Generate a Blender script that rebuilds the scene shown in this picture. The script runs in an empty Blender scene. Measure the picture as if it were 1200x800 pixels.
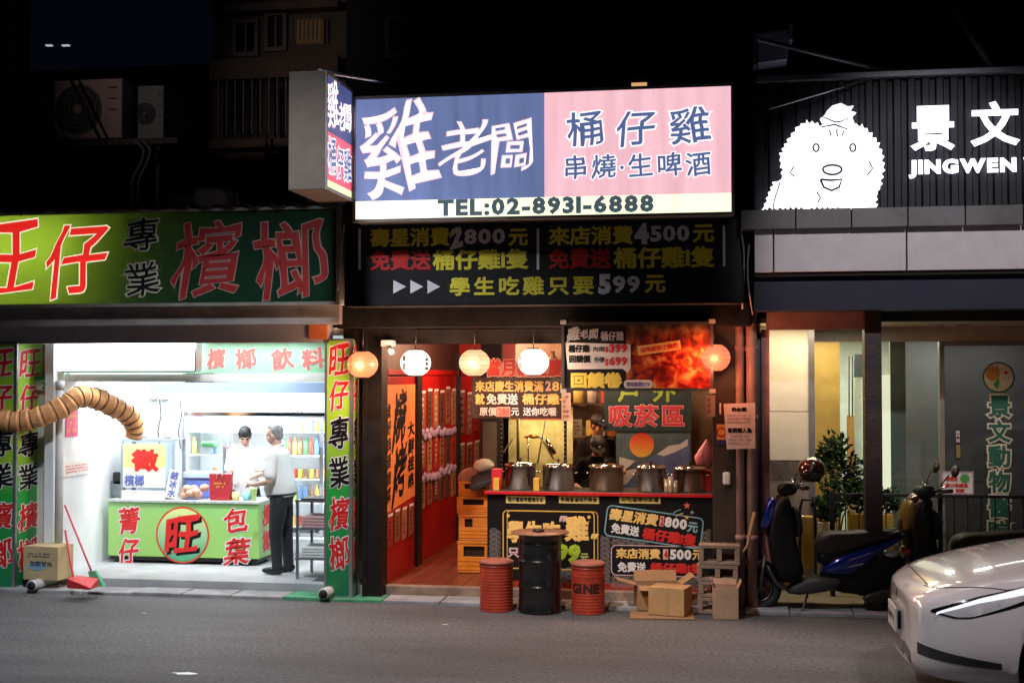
import bpy, bmesh, math, random
from mathutils import Vector, Matrix
from mathutils.bvhtree import BVHTree
R = math.radians
random.seed(7)
S = bpy.context.scene
COL = S.collection

# ------------------------------------------------------------------ camera, world, exposure
F = 1500.0
CAM = Vector((0, -12.5, 2.35))
cd = bpy.data.cameras.new('camera'); cd.sensor_width = 36; cd.lens = F / 1200 * 36; cd.clip_end = 500
cam = bpy.data.objects.new('camera', cd); COL.objects.link(cam)
cam.location = CAM
cam.rotation_euler = (R(90) + math.atan(40 / F), 0, math.atan(250 / F))
S.camera = cam
RM = cam.rotation_euler.to_matrix()
cd.dof.use_dof = False
w = bpy.data.worlds.new('World'); S.world = w; w.use_nodes = True
bg = w.node_tree.nodes['Background']
bg.inputs[0].default_value = (0.25, 0.35, 0.8, 1); bg.inputs[1].default_value = 0.004
S.view_settings.view_transform = 'Standard'; S.view_settings.look = 'None'
S.view_settings.exposure = 0.0; S.view_settings.gamma = 1.0
S.cycles.use_denoising = True
S.cycles.max_bounces = 7; S.cycles.diffuse_bounces = 4; S.cycles.glossy_bounces = 4
S.cycles.transmission_bounces = 6; S.cycles.transparent_max_bounces = 12
S.cycles.sample_clamp_indirect = 4.0; S.cycles.caustics_reflective = False; S.cycles.caustics_refractive = False

def P(px, py, Y):
    d = RM @ Vector(((px - 600) / F, (400 - py) / F, -1))
    return CAM + d * ((Y - CAM.y) / d.y)
def G(px, py, z=0.0):
    d = RM @ Vector(((px - 600) / F, (400 - py) / F, -1))
    return CAM + d * ((z - CAM.z) / d.z)
def PR(x0, y0, x1, y1, Y):
    mx, my = (x0 + x1) / 2, (y0 + y1) / 2
    return (P(x0, my, Y).x, P(mx, y1, Y).z, P(x1, my, Y).x, P(mx, y0, Y).z)
def PX(px, Y, py=560): return P(px, py, Y).x
def PZ(py, Y, px=600): return P(px, py, Y).z

# ------------------------------------------------------------------ lamps that light the place
def area(name, loc, rot, sx, sy, power, col):
    l = bpy.data.lights.new(name, 'AREA'); l.shape = 'RECTANGLE'; l.size = sx; l.size_y = sy
    l.energy = power; l.color = col
    o = bpy.data.objects.new(name, l); COL.objects.link(o); o.location = loc; o.rotation_euler = rot
    return o
def point(name, loc, power, col, r=0.05):
    l = bpy.data.lights.new(name, 'POINT'); l.energy = power; l.color = col; l.shadow_soft_size = r
    o = bpy.data.objects.new(name, l); COL.objects.link(o); o.location = loc
    return o
def spot(name, loc, target, power, col, size, r=0.1, blend=.6):
    l = bpy.data.lights.new(name, 'SPOT'); l.energy = power; l.color = col; l.spot_size = R(size); l.spot_blend = blend
    l.shadow_soft_size = r
    o = bpy.data.objects.new(name, l); COL.objects.link(o); o.location = loc
    o.rotation_euler = (Vector(target) - Vector(loc)).to_track_quat('-Z', 'Y').to_euler()
    return o
# street lamps over the road, out of the frame; the last pair are added fills
spot('street_and_fill_light', (-4.0, -5.0, 8.5), (-4.3, -3.2, 0), 2900, (0.86, 0.91, 1.0), 80, .3, .5)
spot('street_and_fill_light', (4.0, -6.5, 8.5), (2.8, -4.0, 0), 1500, (1, 0.88, 0.92), 52, .3, .9)
spot('street_and_fill_light', (2.6, -10.0, 7.5), (1.9, 0, 3.5), 1900, (1, .94, .97), 20, .2, .6)
spot('street_and_fill_light', (-2.6, -9.5, 7.0), (-1.3, .6, .55), 1500, (1, .76, .52), 17, .25, .8)  # fill spot added to brighten the counter print, stools and cartons
spot('street_and_fill_light', (-9.0, -9.0, 7.0), (-5.4, 2.5, 6.1), 330, (1, .78, .72), 24, .3, .8)  # fill spot added to lift the air conditioners and the apartment wall

# ------------------------------------------------------------------ materials
MATS = {}
def mat(name, col, rough=.6, metal=0., var=.12, scale=6., bump=0., emit=None, es=0., spec=.5, coat=0., alpha=1., stretch=(1, 1, 1), bscale=None):
    if name in MATS: return MATS[name]
    m = bpy.data.materials.new(name); m.use_nodes = True; MATS[name] = m
    nt = m.node_tree; N = nt.nodes; L = nt.links
    b = N['Principled BSDF']
    tc = N.new('ShaderNodeTexCoord'); mp = N.new('ShaderNodeMapping'); mp.inputs['Scale'].default_value = stretch
    L.new(tc.outputs['Object'], mp.inputs[0])
    nz = N.new('ShaderNodeTexNoise'); nz.inputs['Scale'].default_value = scale; nz.inputs['Detail'].default_value = 5
    nz.inputs['Roughness'].default_value = .65
    L.new(mp.outputs[0], nz.inputs['Vector'])
    rp = N.new('ShaderNodeValToRGB')
    rp.color_ramp.elements[0].position = .3; rp.color_ramp.elements[1].position = .7
    rp.color_ramp.elements[0].color = (*[max(0, c * (1 - var)) for c in col], 1)
    rp.color_ramp.elements[1].color = (*[min(1, c * (1 + var)) for c in col], 1)
    L.new(nz.outputs[0], rp.inputs[0]); L.new(rp.outputs[0], b.inputs['Base Color'])
    b.inputs['Metallic'].default_value = metal
    mr = N.new('ShaderNodeMapRange'); mr.inputs[3].default_value = max(.02, rough - .08); mr.inputs[4].default_value = min(1, rough + .08)
    L.new(nz.outputs[0], mr.inputs[0]); L.new(mr.outputs[0], b.inputs['Roughness'])
    b.inputs['Specular IOR Level'].default_value = spec
    b.inputs['Coat Weight'].default_value = coat; b.inputs['Coat Roughness'].default_value = .05
    if alpha < 1: b.inputs['Alpha'].default_value = alpha
    if bump:
        n2 = N.new('ShaderNodeTexNoise'); n2.inputs['Scale'].default_value = bscale or scale * 6; n2.inputs['Detail'].default_value = 6
        L.new(mp.outputs[0], n2.inputs['Vector'])
        bp = N.new('ShaderNodeBump'); bp.inputs['Strength'].default_value = bump; bp.inputs['Distance'].default_value = .01
        L.new(n2.outputs[0], bp.inputs['Height']); L.new(bp.outputs[0], b.inputs['Normal'])
    if emit:
        b.inputs['Emission Color'].default_value = (*emit, 1); b.inputs['Emission Strength'].default_value = es
    return m
def emis(name, col, s=1.0, k=1.0):
    return mat(name, tuple(min(.8, c)*k for c in col), .5, emit=col, es=s, var=.04)
def glass(name, tint=(1, 1, 1), refl=.06, opac=0.0, ocol=(.1, .1, .1)):
    if name in MATS: return MATS[name]
    m = bpy.data.materials.new(name); m.use_nodes = True; MATS[name] = m
    nt = m.node_tree; N = nt.nodes; L = nt.links; N.clear()
    out = N.new('ShaderNodeOutputMaterial'); t = N.new('ShaderNodeBsdfTransparent'); t.inputs[0].default_value = (*tint, 1)
    g = N.new('ShaderNodeBsdfGlossy'); g.inputs['Roughness'].default_value = .03
    fr = N.new('ShaderNodeFresnel'); fr.inputs[0].default_value = 1.5
    m1 = N.new('ShaderNodeMixShader'); L.new(fr.outputs[0], m1.inputs[0]); L.new(t.outputs[0], m1.inputs[1]); L.new(g.outputs[0], m1.inputs[2])
    last = m1
    if opac > 0:
        d = N.new('ShaderNodeBsdfDiffuse'); d.inputs[0].default_value = (*ocol, 1)
        m2 = N.new('ShaderNodeMixShader'); m2.inputs[0].default_value = opac
        L.new(m1.outputs[0], m2.inputs[1]); L.new(d.outputs[0], m2.inputs[2]); last = m2
    L.new(last.outputs[0], out.inputs[0])
    return m
def translucent(name, col, frac=.75, tcol=None):
    if name in MATS: return MATS[name]
    m = bpy.data.materials.new(name); m.use_nodes = True; MATS[name] = m
    nt = m.node_tree; N = nt.nodes; L = nt.links; N.clear()
    out = N.new('ShaderNodeOutputMaterial'); t = N.new('ShaderNodeBsdfTranslucent')
    d = N.new('ShaderNodeBsdfPrincipled'); d.inputs['Roughness'].default_value = .4
    mx = N.new('ShaderNodeMixShader'); mx.inputs[0].default_value = frac
    tc = N.new('ShaderNodeTexCoord'); nz = N.new('ShaderNodeTexNoise'); nz.inputs['Scale'].default_value = 3.0; nz.inputs['Detail'].default_value = 6
    mp = N.new('ShaderNodeMapping'); mp.inputs['Scale'].default_value = (6, 1, .4)
    L.new(tc.outputs['Object'], mp.inputs[0]); L.new(mp.outputs[0], nz.inputs['Vector'])
    mc = N.new('ShaderNodeMix'); mc.data_type = 'RGBA'
    mc.inputs[6].default_value = (*[c * .82 for c in col], 1); mc.inputs[7].default_value = (*col, 1)
    L.new(nz.outputs[0], mc.inputs[0])
    t.inputs[0].default_value = (*(tcol or col), 1); L.new(mc.outputs[2], d.inputs['Base Color'])
    L.new(d.outputs[0], mx.inputs[1]); L.new(t.outputs[0], mx.inputs[2]); L.new(mx.outputs[0], out.inputs[0])
    return m
def vgrad(name, stops, z0, z1, rough=.4, coat=.3):
    """printed vertical colour gradient between two heights (object space)"""
    m = mat(name, stops[0][1], rough, coat=coat)
    nt = m.node_tree; N = nt.nodes; L = nt.links; b = N['Principled BSDF']
    tc = N.new('ShaderNodeTexCoord'); sp = N.new('ShaderNodeSeparateXYZ'); L.new(tc.outputs['Object'], sp.inputs[0])
    mr = N.new('ShaderNodeMapRange'); mr.inputs[1].default_value = z0; mr.inputs[2].default_value = z1
    L.new(sp.outputs[2], mr.inputs[0])
    rp = N.new('ShaderNodeValToRGB'); L.new(mr.outputs[0], rp.inputs[0])
    cr = rp.color_ramp
    cr.elements[0].position = stops[0][0]; cr.elements[0].color = (*stops[0][1], 1)
    cr.elements[1].position = stops[-1][0]; cr.elements[1].color = (*stops[-1][1], 1)
    for p, c in stops[1:-1]:
        e = cr.elements.new(p); e.color = (*c, 1)
    L.new(rp.outputs[0], b.inputs['Base Color'])
    return m

def asphalt():
    m = bpy.data.materials.new('asphalt'); m.use_nodes = True
    nt = m.node_tree; N = nt.nodes; L = nt.links; b = N['Principled BSDF']
    tc = N.new('ShaderNodeTexCoord')
    def noise(sc, det=6, st=(1, 1, 1)):
        mp = N.new('ShaderNodeMapping'); mp.inputs['Scale'].default_value = st; L.new(tc.outputs['Object'], mp.inputs[0])
        n = N.new('ShaderNodeTexNoise'); n.inputs['Scale'].default_value = sc; n.inputs['Detail'].default_value = det; n.inputs['Roughness'].default_value = .6
        L.new(mp.outputs[0], n.inputs['Vector']); return n
    def ramp(src, a, ca, c, cc):
        r = N.new('ShaderNodeValToRGB'); r.color_ramp.elements[0].position = a; r.color_ramp.elements[1].position = c
        r.color_ramp.elements[0].color = (*ca, 1); r.color_ramp.elements[1].color = (*cc, 1); L.new(src, r.inputs[0]); return r
    big = ramp(noise(.5, 5, (.25, 1.2, 1)).outputs[0], .36, (.055, .054, .056), .64, (.12, .118, .122))
    fine = ramp(noise(28, 9).outputs[0], .32, (.5, .5, .5), .7, (1.5, 1.5, 1.5))
    vor = N.new('ShaderNodeTexVoronoi'); vor.inputs['Scale'].default_value = 55; L.new(tc.outputs['Object'], vor.inputs['Vector'])
    pk = ramp(vor.outputs['Distance'], .09, (1, 1, 1), .16, (0, 0, 0))
    sel = N.new('ShaderNodeTexWhiteNoise'); L.new(vor.outputs['Position'], sel.inputs['Vector'])
    gt = N.new('ShaderNodeMath'); gt.operation = 'GREATER_THAN'; gt.inputs[1].default_value = .72; L.new(sel.outputs['Value'], gt.inputs[0])
    mm = N.new('ShaderNodeMath'); mm.operation = 'MULTIPLY'; L.new(gt.outputs[0], mm.inputs[0]); L.new(pk.outputs[0], mm.inputs[1])
    m1 = N.new('ShaderNodeMix'); m1.data_type = 'RGBA'; m1.blend_type = 'MULTIPLY'; m1.inputs[0].default_value = 1
    L.new(big.outputs[0], m1.inputs[6]); L.new(fine.outputs[0], m1.inputs[7])
    m2 = N.new('ShaderNodeMix'); m2.data_type = 'RGBA'; L.new(mm.outputs[0], m2.inputs[0]); L.new(m1.outputs[2], m2.inputs[6]); m2.inputs[7].default_value = (.26, .25, .25, 1)
    # cracks and tar seams
    v2 = N.new('ShaderNodeTexVoronoi'); v2.feature = 'DISTANCE_TO_EDGE'; v2.inputs['Scale'].default_value = .22
    wn = noise(2.0, 5); ad = N.new('ShaderNodeMix'); ad.data_type = 'VECTOR'; ad.inputs[0].default_value = .12
    L.new(tc.outputs['Object'], ad.inputs[4]); L.new(wn.outputs['Color'], ad.inputs[5]); L.new(ad.outputs[1], v2.inputs['Vector'])
    ck = ramp(v2.outputs[0], .002, (.45, .45, .45), .008, (1, 1, 1))
    m3 = N.new('ShaderNodeMix'); m3.data_type = 'RGBA'; m3.blend_type = 'MULTIPLY'; m3.inputs[0].default_value = 1
    L.new(m2.outputs[2], m3.inputs[6]); L.new(ck.outputs[0], m3.inputs[7])
    L.new(m3.outputs[2], b.inputs['Base Color']); b.inputs['Roughness'].default_value = .78; m3.inputs[0].default_value = .1
    bp = N.new('ShaderNodeBump'); bp.inputs['Strength'].default_value = .55; bp.inputs['Distance'].default_value = .006
    L.new(noise(90, 4).outputs[0], bp.inputs['Height']); L.new(bp.outputs[0], b.inputs['Normal'])
    return m

# ------------------------------------------------------------------ mesh builder
class MB:
    def __init__(s): s.v = []; s.f = []; s.sm = []
    def add(s, vs, fs, smooth=False):
        n = len(s.v); s.v += [tuple(p) for p in vs]
        for f in fs: s.f.append(tuple(i + n for i in f)); s.sm.append(smooth)
        return s
    def box(s, x0, x1, y0, y1, z0, z1):
        if x0 > x1: x0, x1 = x1, x0
        if y0 > y1: y0, y1 = y1, y0
        if z0 > z1: z0, z1 = z1, z0
        return s.add([(x0,y0,z0),(x1,y0,z0),(x1,y1,z0),(x0,y1,z0),(x0,y0,z1),(x1,y0,z1),(x1,y1,z1),(x0,y1,z1)],
                     [(0,3,2,1),(4,5,6,7),(0,1,5,4),(1,2,6,5),(2,3,7,6),(3,0,4,7)])
    def obox(s, c, U, V, W, u, v, w_):
        c = Vector(c); U = Vector(U) * u / 2; V = Vector(V) * v / 2; W = Vector(W) * w_ / 2
        pts = [c + a * U + b * V + d * W for d in (-1, 1) for a, b in ((-1,-1),(1,-1),(1,1),(-1,1))]
        return s.add(pts, [(0,3,2,1),(4,5,6,7),(0,1,5,4),(1,2,6,5),(2,3,7,6),(3,0,4,7)])
    def tube(s, path, r, seg=10, caps=True, smooth=True, sc=(1, 1)):
        path = [Vector(p) for p in path]; n = len(path)
        rs = r if isinstance(r, (list, tuple)) else [r] * n
        up = None; vs = []; fs = []
        for i, p in enumerate(path):
            t = (path[min(i+1, n-1)] - path[max(i-1, 0)]).normalized()
            if up is None: up = Vector((0, 0, 1)) if abs(t.z) < .9 else Vector((1, 0, 0))
            a = t.cross(up).normalized(); b = a.cross(t).normalized(); up = b
            for k in range(seg):
                an = 2 * math.pi * k / seg
                vs.append(p + a * math.cos(an) * rs[i] * sc[0] + b * math.sin(an) * rs[i] * sc[1])
        for i in range(n - 1):
            for k in range(seg):
                k2 = (k + 1) % seg
                fs.append((i*seg+k, i*seg+k2, (i+1)*seg+k2, (i+1)*seg+k))
        s.add(vs, fs, smooth)
        if caps:
            o = len(s.v) - len(vs)
            s.f.append(tuple(o + k for k in reversed(range(seg)))); s.sm.append(False)
            s.f.append(tuple(o + (n-1)*seg + k for k in range(seg))); s.sm.append(False)
        return s
    def lathe(s, c, prof, seg=24, smooth=True, axis='z', caps=True):
        vs = []; fs = []
        for r, z in prof:
            for k in range(seg):
                an = 2 * math.pi * k / seg
                a, b = r * math.cos(an), r * math.sin(an)
                q = (a, b, z) if axis == 'z' else ((z, a, b) if axis == 'x' else (a, z, -b))
                vs.append((c[0]+q[0], c[1]+q[1], c[2]+q[2]))
        m = len(prof)
        for i in range(m - 1):
            for k in range(seg):
                k2 = (k+1) % seg; fs.append((i*seg+k, i*seg+k2, (i+1)*seg+k2, (i+1)*seg+k))
        if caps:
            fs.append(tuple(reversed(range(seg)))); fs.append(tuple((m-1)*seg + k for k in range(seg)))
        return s.add(vs, fs, smooth)
    def ell(s, c, r, seg=16, rings=10, M=None):
        vs = []; fs = []; c = Vector(c)
        for i in range(rings + 1):
            ph = math.pi * i / rings
            for k in range(seg):
                th = 2 * math.pi * k / seg
                q = Vector((r[0]*math.sin(ph)*math.cos(th), r[1]*math.sin(ph)*math.sin(th), -r[2]*math.cos(ph)))
                if M is not None: q = M @ q
                vs.append(c + q)
        for i in range(rings):
            for k in range(seg):
                k2 = (k+1) % seg; fs.append((i*seg+k, i*seg+k2, (i+1)*seg+k2, (i+1)*seg+k))
        return s.add(vs, fs, True)
    def prism(s, poly, y0, y1, fr=None):
        """poly in (u,v); extruded from lift y0 to y1 in frame fr (default XZ plane, lift = Y)"""
        n = len(poly)
        if fr is None: g = lambda a, b, l: (a, l, b)
        else: g = lambda a, b, l: fr.at(a, b, l)
        ar = sum(poly[i][0]*poly[(i+1)%n][1] - poly[(i+1)%n][0]*poly[i][1] for i in range(n))
        pl = poly if ar > 0 else list(reversed(poly))
        vs = [g(a, b, y0) for a, b in pl] + [g(a, b, y1) for a, b in pl]
        fs = [tuple(range(n)), tuple(reversed(range(n, 2*n)))] + [(i, i+n, (i+1)%n+n, (i+1)%n) for i in range(n)]
        return s.add(vs, fs)
    def frame(s, fr, u0, v0, u1, v1, t, l0, l1):
        for a, b, c, d in ((u0, v0, u1, v0+t), (u0, v1-t, u1, v1), (u0, v0+t, u0+t, v1-t), (u1-t, v0+t, u1, v1-t)):
            s.fbox(fr, a, b, c, d, l0, l1)
        return s
    def fbox(s, fr, u0, v0, u1, v1, l0, l1):
        return s.prism([(u0, v0), (u1, v0), (u1, v1), (u0, v1)], l0, l1, fr)
    def build(s, name, m, parent=None, bevel=0, kind=None, label=None, cat=None, group=None, sub=0, fixn=True, origin=None):
        me = bpy.data.meshes.new(name)
        off = Vector((0, 0, 0))
        if parent is not None:
            off = world_of(parent)
        elif origin is not None: off = Vector(origin)
        elif s.v:
            xs = [p[0] for p in s.v]; ys = [p[1] for p in s.v]; zs = [p[2] for p in s.v]
            off = Vector(((min(xs)+max(xs))/2, (min(ys)+max(ys))/2, min(zs))) if kind != 'structure' else off
        me.from_pydata([(p[0]-off.x, p[1]-off.y, p[2]-off.z) for p in s.v], [], s.f)
        me.polygons.foreach_set('use_smooth', s.sm)
        if fixn:
            bm = bmesh.new(); bm.from_mesh(me); bmesh.ops.recalc_face_normals(bm, faces=bm.faces); bm.to_mesh(me); bm.free()
        me.materials.append(m)
        o = bpy.data.objects.new(name, me); COL.objects.link(o)
        if parent is not None: o.parent = parent
        else: o.location = off
        o['w'] = list(off)
        if bevel:
            b = o.modifiers.new('bevel', 'BEVEL'); b.width = bevel; b.segments = 2; b.limit_method = 'ANGLE'; b.angle_limit = R(50)
        if sub:
            b = o.modifiers.new('sub', 'SUBSURF'); b.levels = sub; b.render_levels = sub
        tag(o, label, cat, group, kind)
        return o
def world_of(o): return Vector(o['w'])
def tag(o, label=None, cat=None, group=None, kind=None):
    if label: o['label'] = label
    if cat: o['category'] = cat
    if group: o['group'] = group
    if kind: o['kind'] = kind
    return o
def thing(name, loc, label, cat, group=None):
    o = bpy.data.objects.new(name, None); COL.objects.link(o); o.location = loc; o['w'] = list(loc); o.empty_display_size = .1
    return tag(o, label, cat, group)
def dup(o, loc=None, parent=None):
    c = o.copy(); COL.objects.link(c)
    if parent is not None: c.parent = parent
    for ch in list(o.children): dup(ch, None, c)
    if loc is not None: c.location = loc
    return c
class Fr:
    def __init__(s, O, U, V, N): s.O = Vector(O); s.U = Vector(U).normalized(); s.V = Vector(V).normalized(); s.N = Vector(N).normalized()
    def at(s, a, b, l=0): return s.O + s.U * a + s.V * b + s.N * l
def FY(Y): return Fr((0, Y, 0), (1, 0, 0), (0, 0, 1), (0, -1, 0))     # faces the street
def FX(X): return Fr((X, 0, 0), (0, 1, 0), (0, 0, 1), (1, 0, 0))      # faces right

# ------------------------------------------------------------------ lettering
GL = {}
def glyph(ch, b, res):
    k = (ch, b, res)
    if k not in GL:
        c = bpy.data.curves.new('t', 'FONT'); c.body = ch; c.size = 1; c.resolution_u = res
        thin = 0
        if b < 0: c.offset = b; b = 0
        if b: c.bevel_depth = b; c.bevel_resolution = 0
        o = bpy.data.objects.new('t', c); m = o.to_mesh()
        v = [tuple(q.co) for q in m.vertices]; f = [tuple(p.vertices) for p in m.polygons]
        if b:
            keep = [p for p in f if not all(v[i][2] < -b * .5 for i in p)]
            keep = [p for p in keep if not (min(v[i][2] for i in p) < -b * .5)]
            us = sorted({i for p in keep for i in p}); mp = {i: n for n, i in enumerate(us)}
            v = [v[i] for i in us]; f = [tuple(mp[i] for i in p) for p in keep]
            v = [(x, y, max(0, z) / b) for x, y, z in v]
        else: v = [(x, y, 1.0) for x, y, z in v]
        o.to_mesh_clear(); bpy.data.objects.remove(o); bpy.data.curves.remove(c)
        GL[k] = (v, f)
    return GL[k]
def text(s, rect, fr, m, parent, lift=.003, b=.022, vert=False, slant=0., brush=0., res=2, outline=None, gap=0., name='lettering', rot=0., keep=False, depth=.0012, sizes=None, shape=None, bolds=None):
    """lettering fitted into rect (u0,v0,u1,v1) of a frame"""
    jobs = []
    if outline: jobs.append((outline[0], outline[1], lift, 'outline'))
    jobs.append((m, b, lift + (.0022 if outline else 0), name))
    lay = []; x = 0; y = 0; ext = []
    rnd = random.Random(s)
    for i, ch in enumerate(s):
        if ch == ' ':
            if vert: y -= .5
            else: x += .45
            continue
        v, f = glyph(ch, 0, 2)
        if not v: continue
        xs = [q[0] for q in v]; ys = [q[1] for q in v]
        sz = sizes[i] if sizes else 1.
        cjk = ord(ch) > 0x2000
        if vert:
            lay.append((ch, -.5 * sz, y, sz, rnd.random())); ext.append((-.47*sz, y - .08*sz, .47*sz, y + .84*sz)); y -= 1.08 * sz + gap
        elif cjk:
            lay.append((ch, x, (1-sz)*.38, sz, rnd.random())); ext.append((x + min(xs)*sz, (1-sz)*.38 + min(ys)*sz, x + max(xs)*sz, (1-sz)*.38 + max(ys)*sz)); x += 1.0 * sz + gap
        else:
            lay.append((ch, x - min(xs)*sz + .06, 0, sz, rnd.random())); ext.append((x + .06, min(ys)*sz, x + .06 + (max(xs)-min(xs))*sz, max(ys)*sz)); x += (max(xs) - min(xs))*sz + .13 + gap * .5
    e = (min(q[0] for q in ext), min(q[1] for q in ext), max(q[2] for q in ext), max(q[3] for q in ext))
    pad = max(b, 0)
    e = (e[0]-pad, e[1]-pad, e[2]+pad, e[3]+pad)
    su = (rect[2]-rect[0]) / (e[2]-e[0]); sv = (rect[3]-rect[1]) / (e[3]-e[1])
    if keep:
        k = min(su, sv); su = sv = k
    cu, cv = (rect[0]+rect[2])/2, (rect[1]+rect[3])/2; ce = ((e[0]+e[2])/2, (e[1]+e[3])/2)
    out = []
    for mm, bb, lf, nm in jobs:
        mb = MB()
        for ch, gx, gy, sz, ph in lay:
            v, f = glyph(ch, bb, res)
            pts = []
            for (a, c, z) in v:
                if brush:
                    a2 = a + brush * (.05 * math.sin(5 * c + ph * 6) + .02 * math.sin(17 * c + ph * 9))
                    c = c + brush * (.16 * (a - .5) + .03 * math.sin(7 * a + ph * 7)); a = a2
                a += slant * (c - .35)
                U = (gx + a * sz - ce[0]) * su; V = (gy + c * sz - ce[1]) * sv
                if rot: U, V = U * math.cos(rot) - V * math.sin(rot), U * math.sin(rot) + V * math.cos(rot)
                pts.append(fr.at(cu + U, cv + V, lf + z * depth))
            mb.add(pts, f)
        out.append(mb.build(nm, mm, parent, fixn=False))
    if parent is None: return out[-1]
    return out[-1]
def scribble(rect, fr, m, parent, rows, name='small_print', lift=.003, seed=1, vert=False):
    """rows of small characters on a notice, too small to read in the photo"""
    rnd = random.Random(seed); mb = MB(); u0, v0, u1, v1 = rect
    h = (v1 - v0) / rows
    for r in range(rows):
        y = v1 - (r + .5) * h; x = u0
        while x < u1 - h * .4:
            wd = h * rnd.uniform(.35, .62)
            if rnd.random() > .12:
                mb.fbox(fr, x, y - h*.28, x + wd*.35, y + h*.28, lift, lift + .0006)
                mb.fbox(fr, x + wd*.35, y - h*.05, min(x + wd, u1), y + h*.09, lift, lift + .0005)
                mb.fbox(fr, x + wd*.35, y + h*.18, min(x + wd, u1), y + h*.28, lift, lift + .0005)
            x += wd + h * .15
    return mb.build(name, m, parent)
def rrect(u0, v0, u1, v1, r, n=6):
    pts = []
    for cx, cy, a0 in ((u1-r, v1-r, 0), (u0+r, v1-r, 90), (u0+r, v0+r, 180), (u1-r, v0+r, 270)):
        for k in range(n + 1):
            a = R(a0 + 90 * k / n); pts.append((cx + r*math.cos(a), cy + r*math.sin(a)))
    return pts
def outline_loop(fr, pts, t, m, parent, lift=.003, name='border_line'):
    mb = MB(); n = len(pts); c = Vector((sum(p[0] for p in pts)/n, sum(p[1] for p in pts)/n)); ins = []
    for i in range(n):
        p = Vector(pts[i]); a = Vector(pts[i-1]); b = Vector(pts[(i+1) % n])
        d = (b - a).normalized(); nn = Vector((-d.y, d.x))
        if nn.dot(c - p) < 0: nn = -nn
        ins.append(p + nn * t)
    vs = [fr.at(*p, lift) for p in pts] + [fr.at(p.x, p.y, lift) for p in ins]
    mb.add(vs, [(i, (i+1) % n, (i+1) % n + n, i + n) for i in range(n)])
    return mb.build(name, m, parent)
def rotp(pts, c, a):
    return [(c[0] + (x-c[0])*math.cos(a) - (y-c[1])*math.sin(a), c[1] + (x-c[0])*math.sin(a) + (y-c[1])*math.cos(a)) for x, y in pts]
def disc(c, r, n=28): return [(c[0] + r*math.cos(2*math.pi*k/n), c[1] + r*math.sin(2*math.pi*k/n)) for k in range(n)]

# shared materials
white_p = mat('white_paint', (.8, .8, .79), .5, var=.05)
black_p = mat('black_paint', (.014, .013, .013), .45, bump=.1)
dark_steel = mat('dark_brown_steel', (.014, .010, .009), .55, var=.35, bump=.15, spec=.2)
steel = mat('stainless_steel', (.75, .72, .7), .13, 1, var=.08, stretch=(1, 1, 12))
alu = mat('aluminium_frame', (.55, .55, .56), .35, .9, var=.08)
concrete = mat('concrete', (.34, .32, .3), .85, var=.3, scale=3, bump=.5)
tile_c = mat('pavement_slab', (.3, .3, .31), .8, var=.3, scale=4, bump=.5, bscale=60)
red_print = mat('red_print', (.62, .018, .015), .45, var=.08)
dkred_print = mat('dark_red_print', (.25, .012, .012), .5)
yel_print = mat('yellow_print', (.78, .52, .05), .5, var=.08)
gold_print = mat('gold_print', (.7, .42, .07), .5)
white_print = mat('white_print', (.75, .73, .72), .5)
black_print = mat('black_print', (.008, .007, .008), .6, spec=.2)
grey_print = mat('grey_print', (.36, .34, .36), .5)
cyan_print = mat('pale_cyan_print', (.22, .42, .5), .5)
paper = mat('paper', (.78, .74, .7), .8, var=.08, bump=.1)
tape_y = mat('yellow_label_paper', (.8, .6, .2), .7)
cardboard = mat('cardboard', (.46, .26, .11), .85, var=.15, scale=5, bump=.15)
rubber = mat('rubber', (.015, .015, .016), .8)
chrome = mat('chrome', (.8, .8, .8), .08, 1, var=.02)

def T(s, x0, y0, x1, y1, Y, m, parent, **k): return text(s, PR(x0, y0, x1, y1, Y), FY(Y), m, parent, **k)

# ================================================================== GROUND
MB().box(-60, 60, -45, 60, -.4, -.012).build('ground', concrete, kind='structure', label='concrete ground under the street and the shops', origin=(0,0,0))
MB().add([(-60,-45,0),(60,-45,0),(60,.42,0),(-60,.42,0)], [(0,1,2,3)]).build('road', asphalt(), kind='structure', label='grey asphalt road in front of the shops', origin=(0,0,0))
# drain cover slabs along the shop fronts
pv = MB().box(-8, 9, .42, .78, -.1, .006).build('pavement', concrete, kind='structure', label='strip of worn concrete slabs between road and shops', origin=(0,0,0))
x = PX(-60, .5, 705); i = 0
xr = PX(432, .5, 705)
green_slab = mat('worn_green_paint', (.07, .28, .15), .8, var=.35, scale=5, bump=.4)
while x < 7.5:
    wd = .52 + .12 * random.random()
    z = .03 + .012 * random.random()
    gr = x > PX(285, .5, 705) and x + wd < PX(470, .5, 705)
    o = MB().box(x + .008, x + wd - .008, .4 + .01*random.random(), .755, -.05, z).build('slab', green_slab if gr and i % 2 == 0 or gr else tile_c, pv, bevel=.008)
    x += wd; i += 1
Yf = .78
XL0 = PX(-60, .6); XM = PX(424, .6); XR = PX(866, .6); XE = 7.2
floor_l = mat('smooth_concrete_floor', (.42, .43, .44), .55, var=.2, scale=2.5, bump=.25)
MB().box(XL0 - 1, XM, Yf, 6, -.05, .115).build('shop_floor', floor_l, kind='structure', label='pale concrete floor of the bright betel nut shop', origin=(0,0,0))
fl = MB().box(XM, XR, Yf, 12, -.05, .108).build('restaurant_floor', concrete, kind='structure', label='raised floor of the restaurant with dark red boards', origin=(0,0,0))
redwood = mat('dark_red_floor_boards', (.2, .045, .02), .32, var=.35, scale=3, stretch=(4, .5, 1), bump=.2)
xx = XM + .02
while xx < XR - .1:
    MB().box(xx + .004, min(xx + .196, XR), Yf + .1, 12, .10, .12).build('floor_board', redwood, fl, bevel=.003); xx += .2
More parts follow.
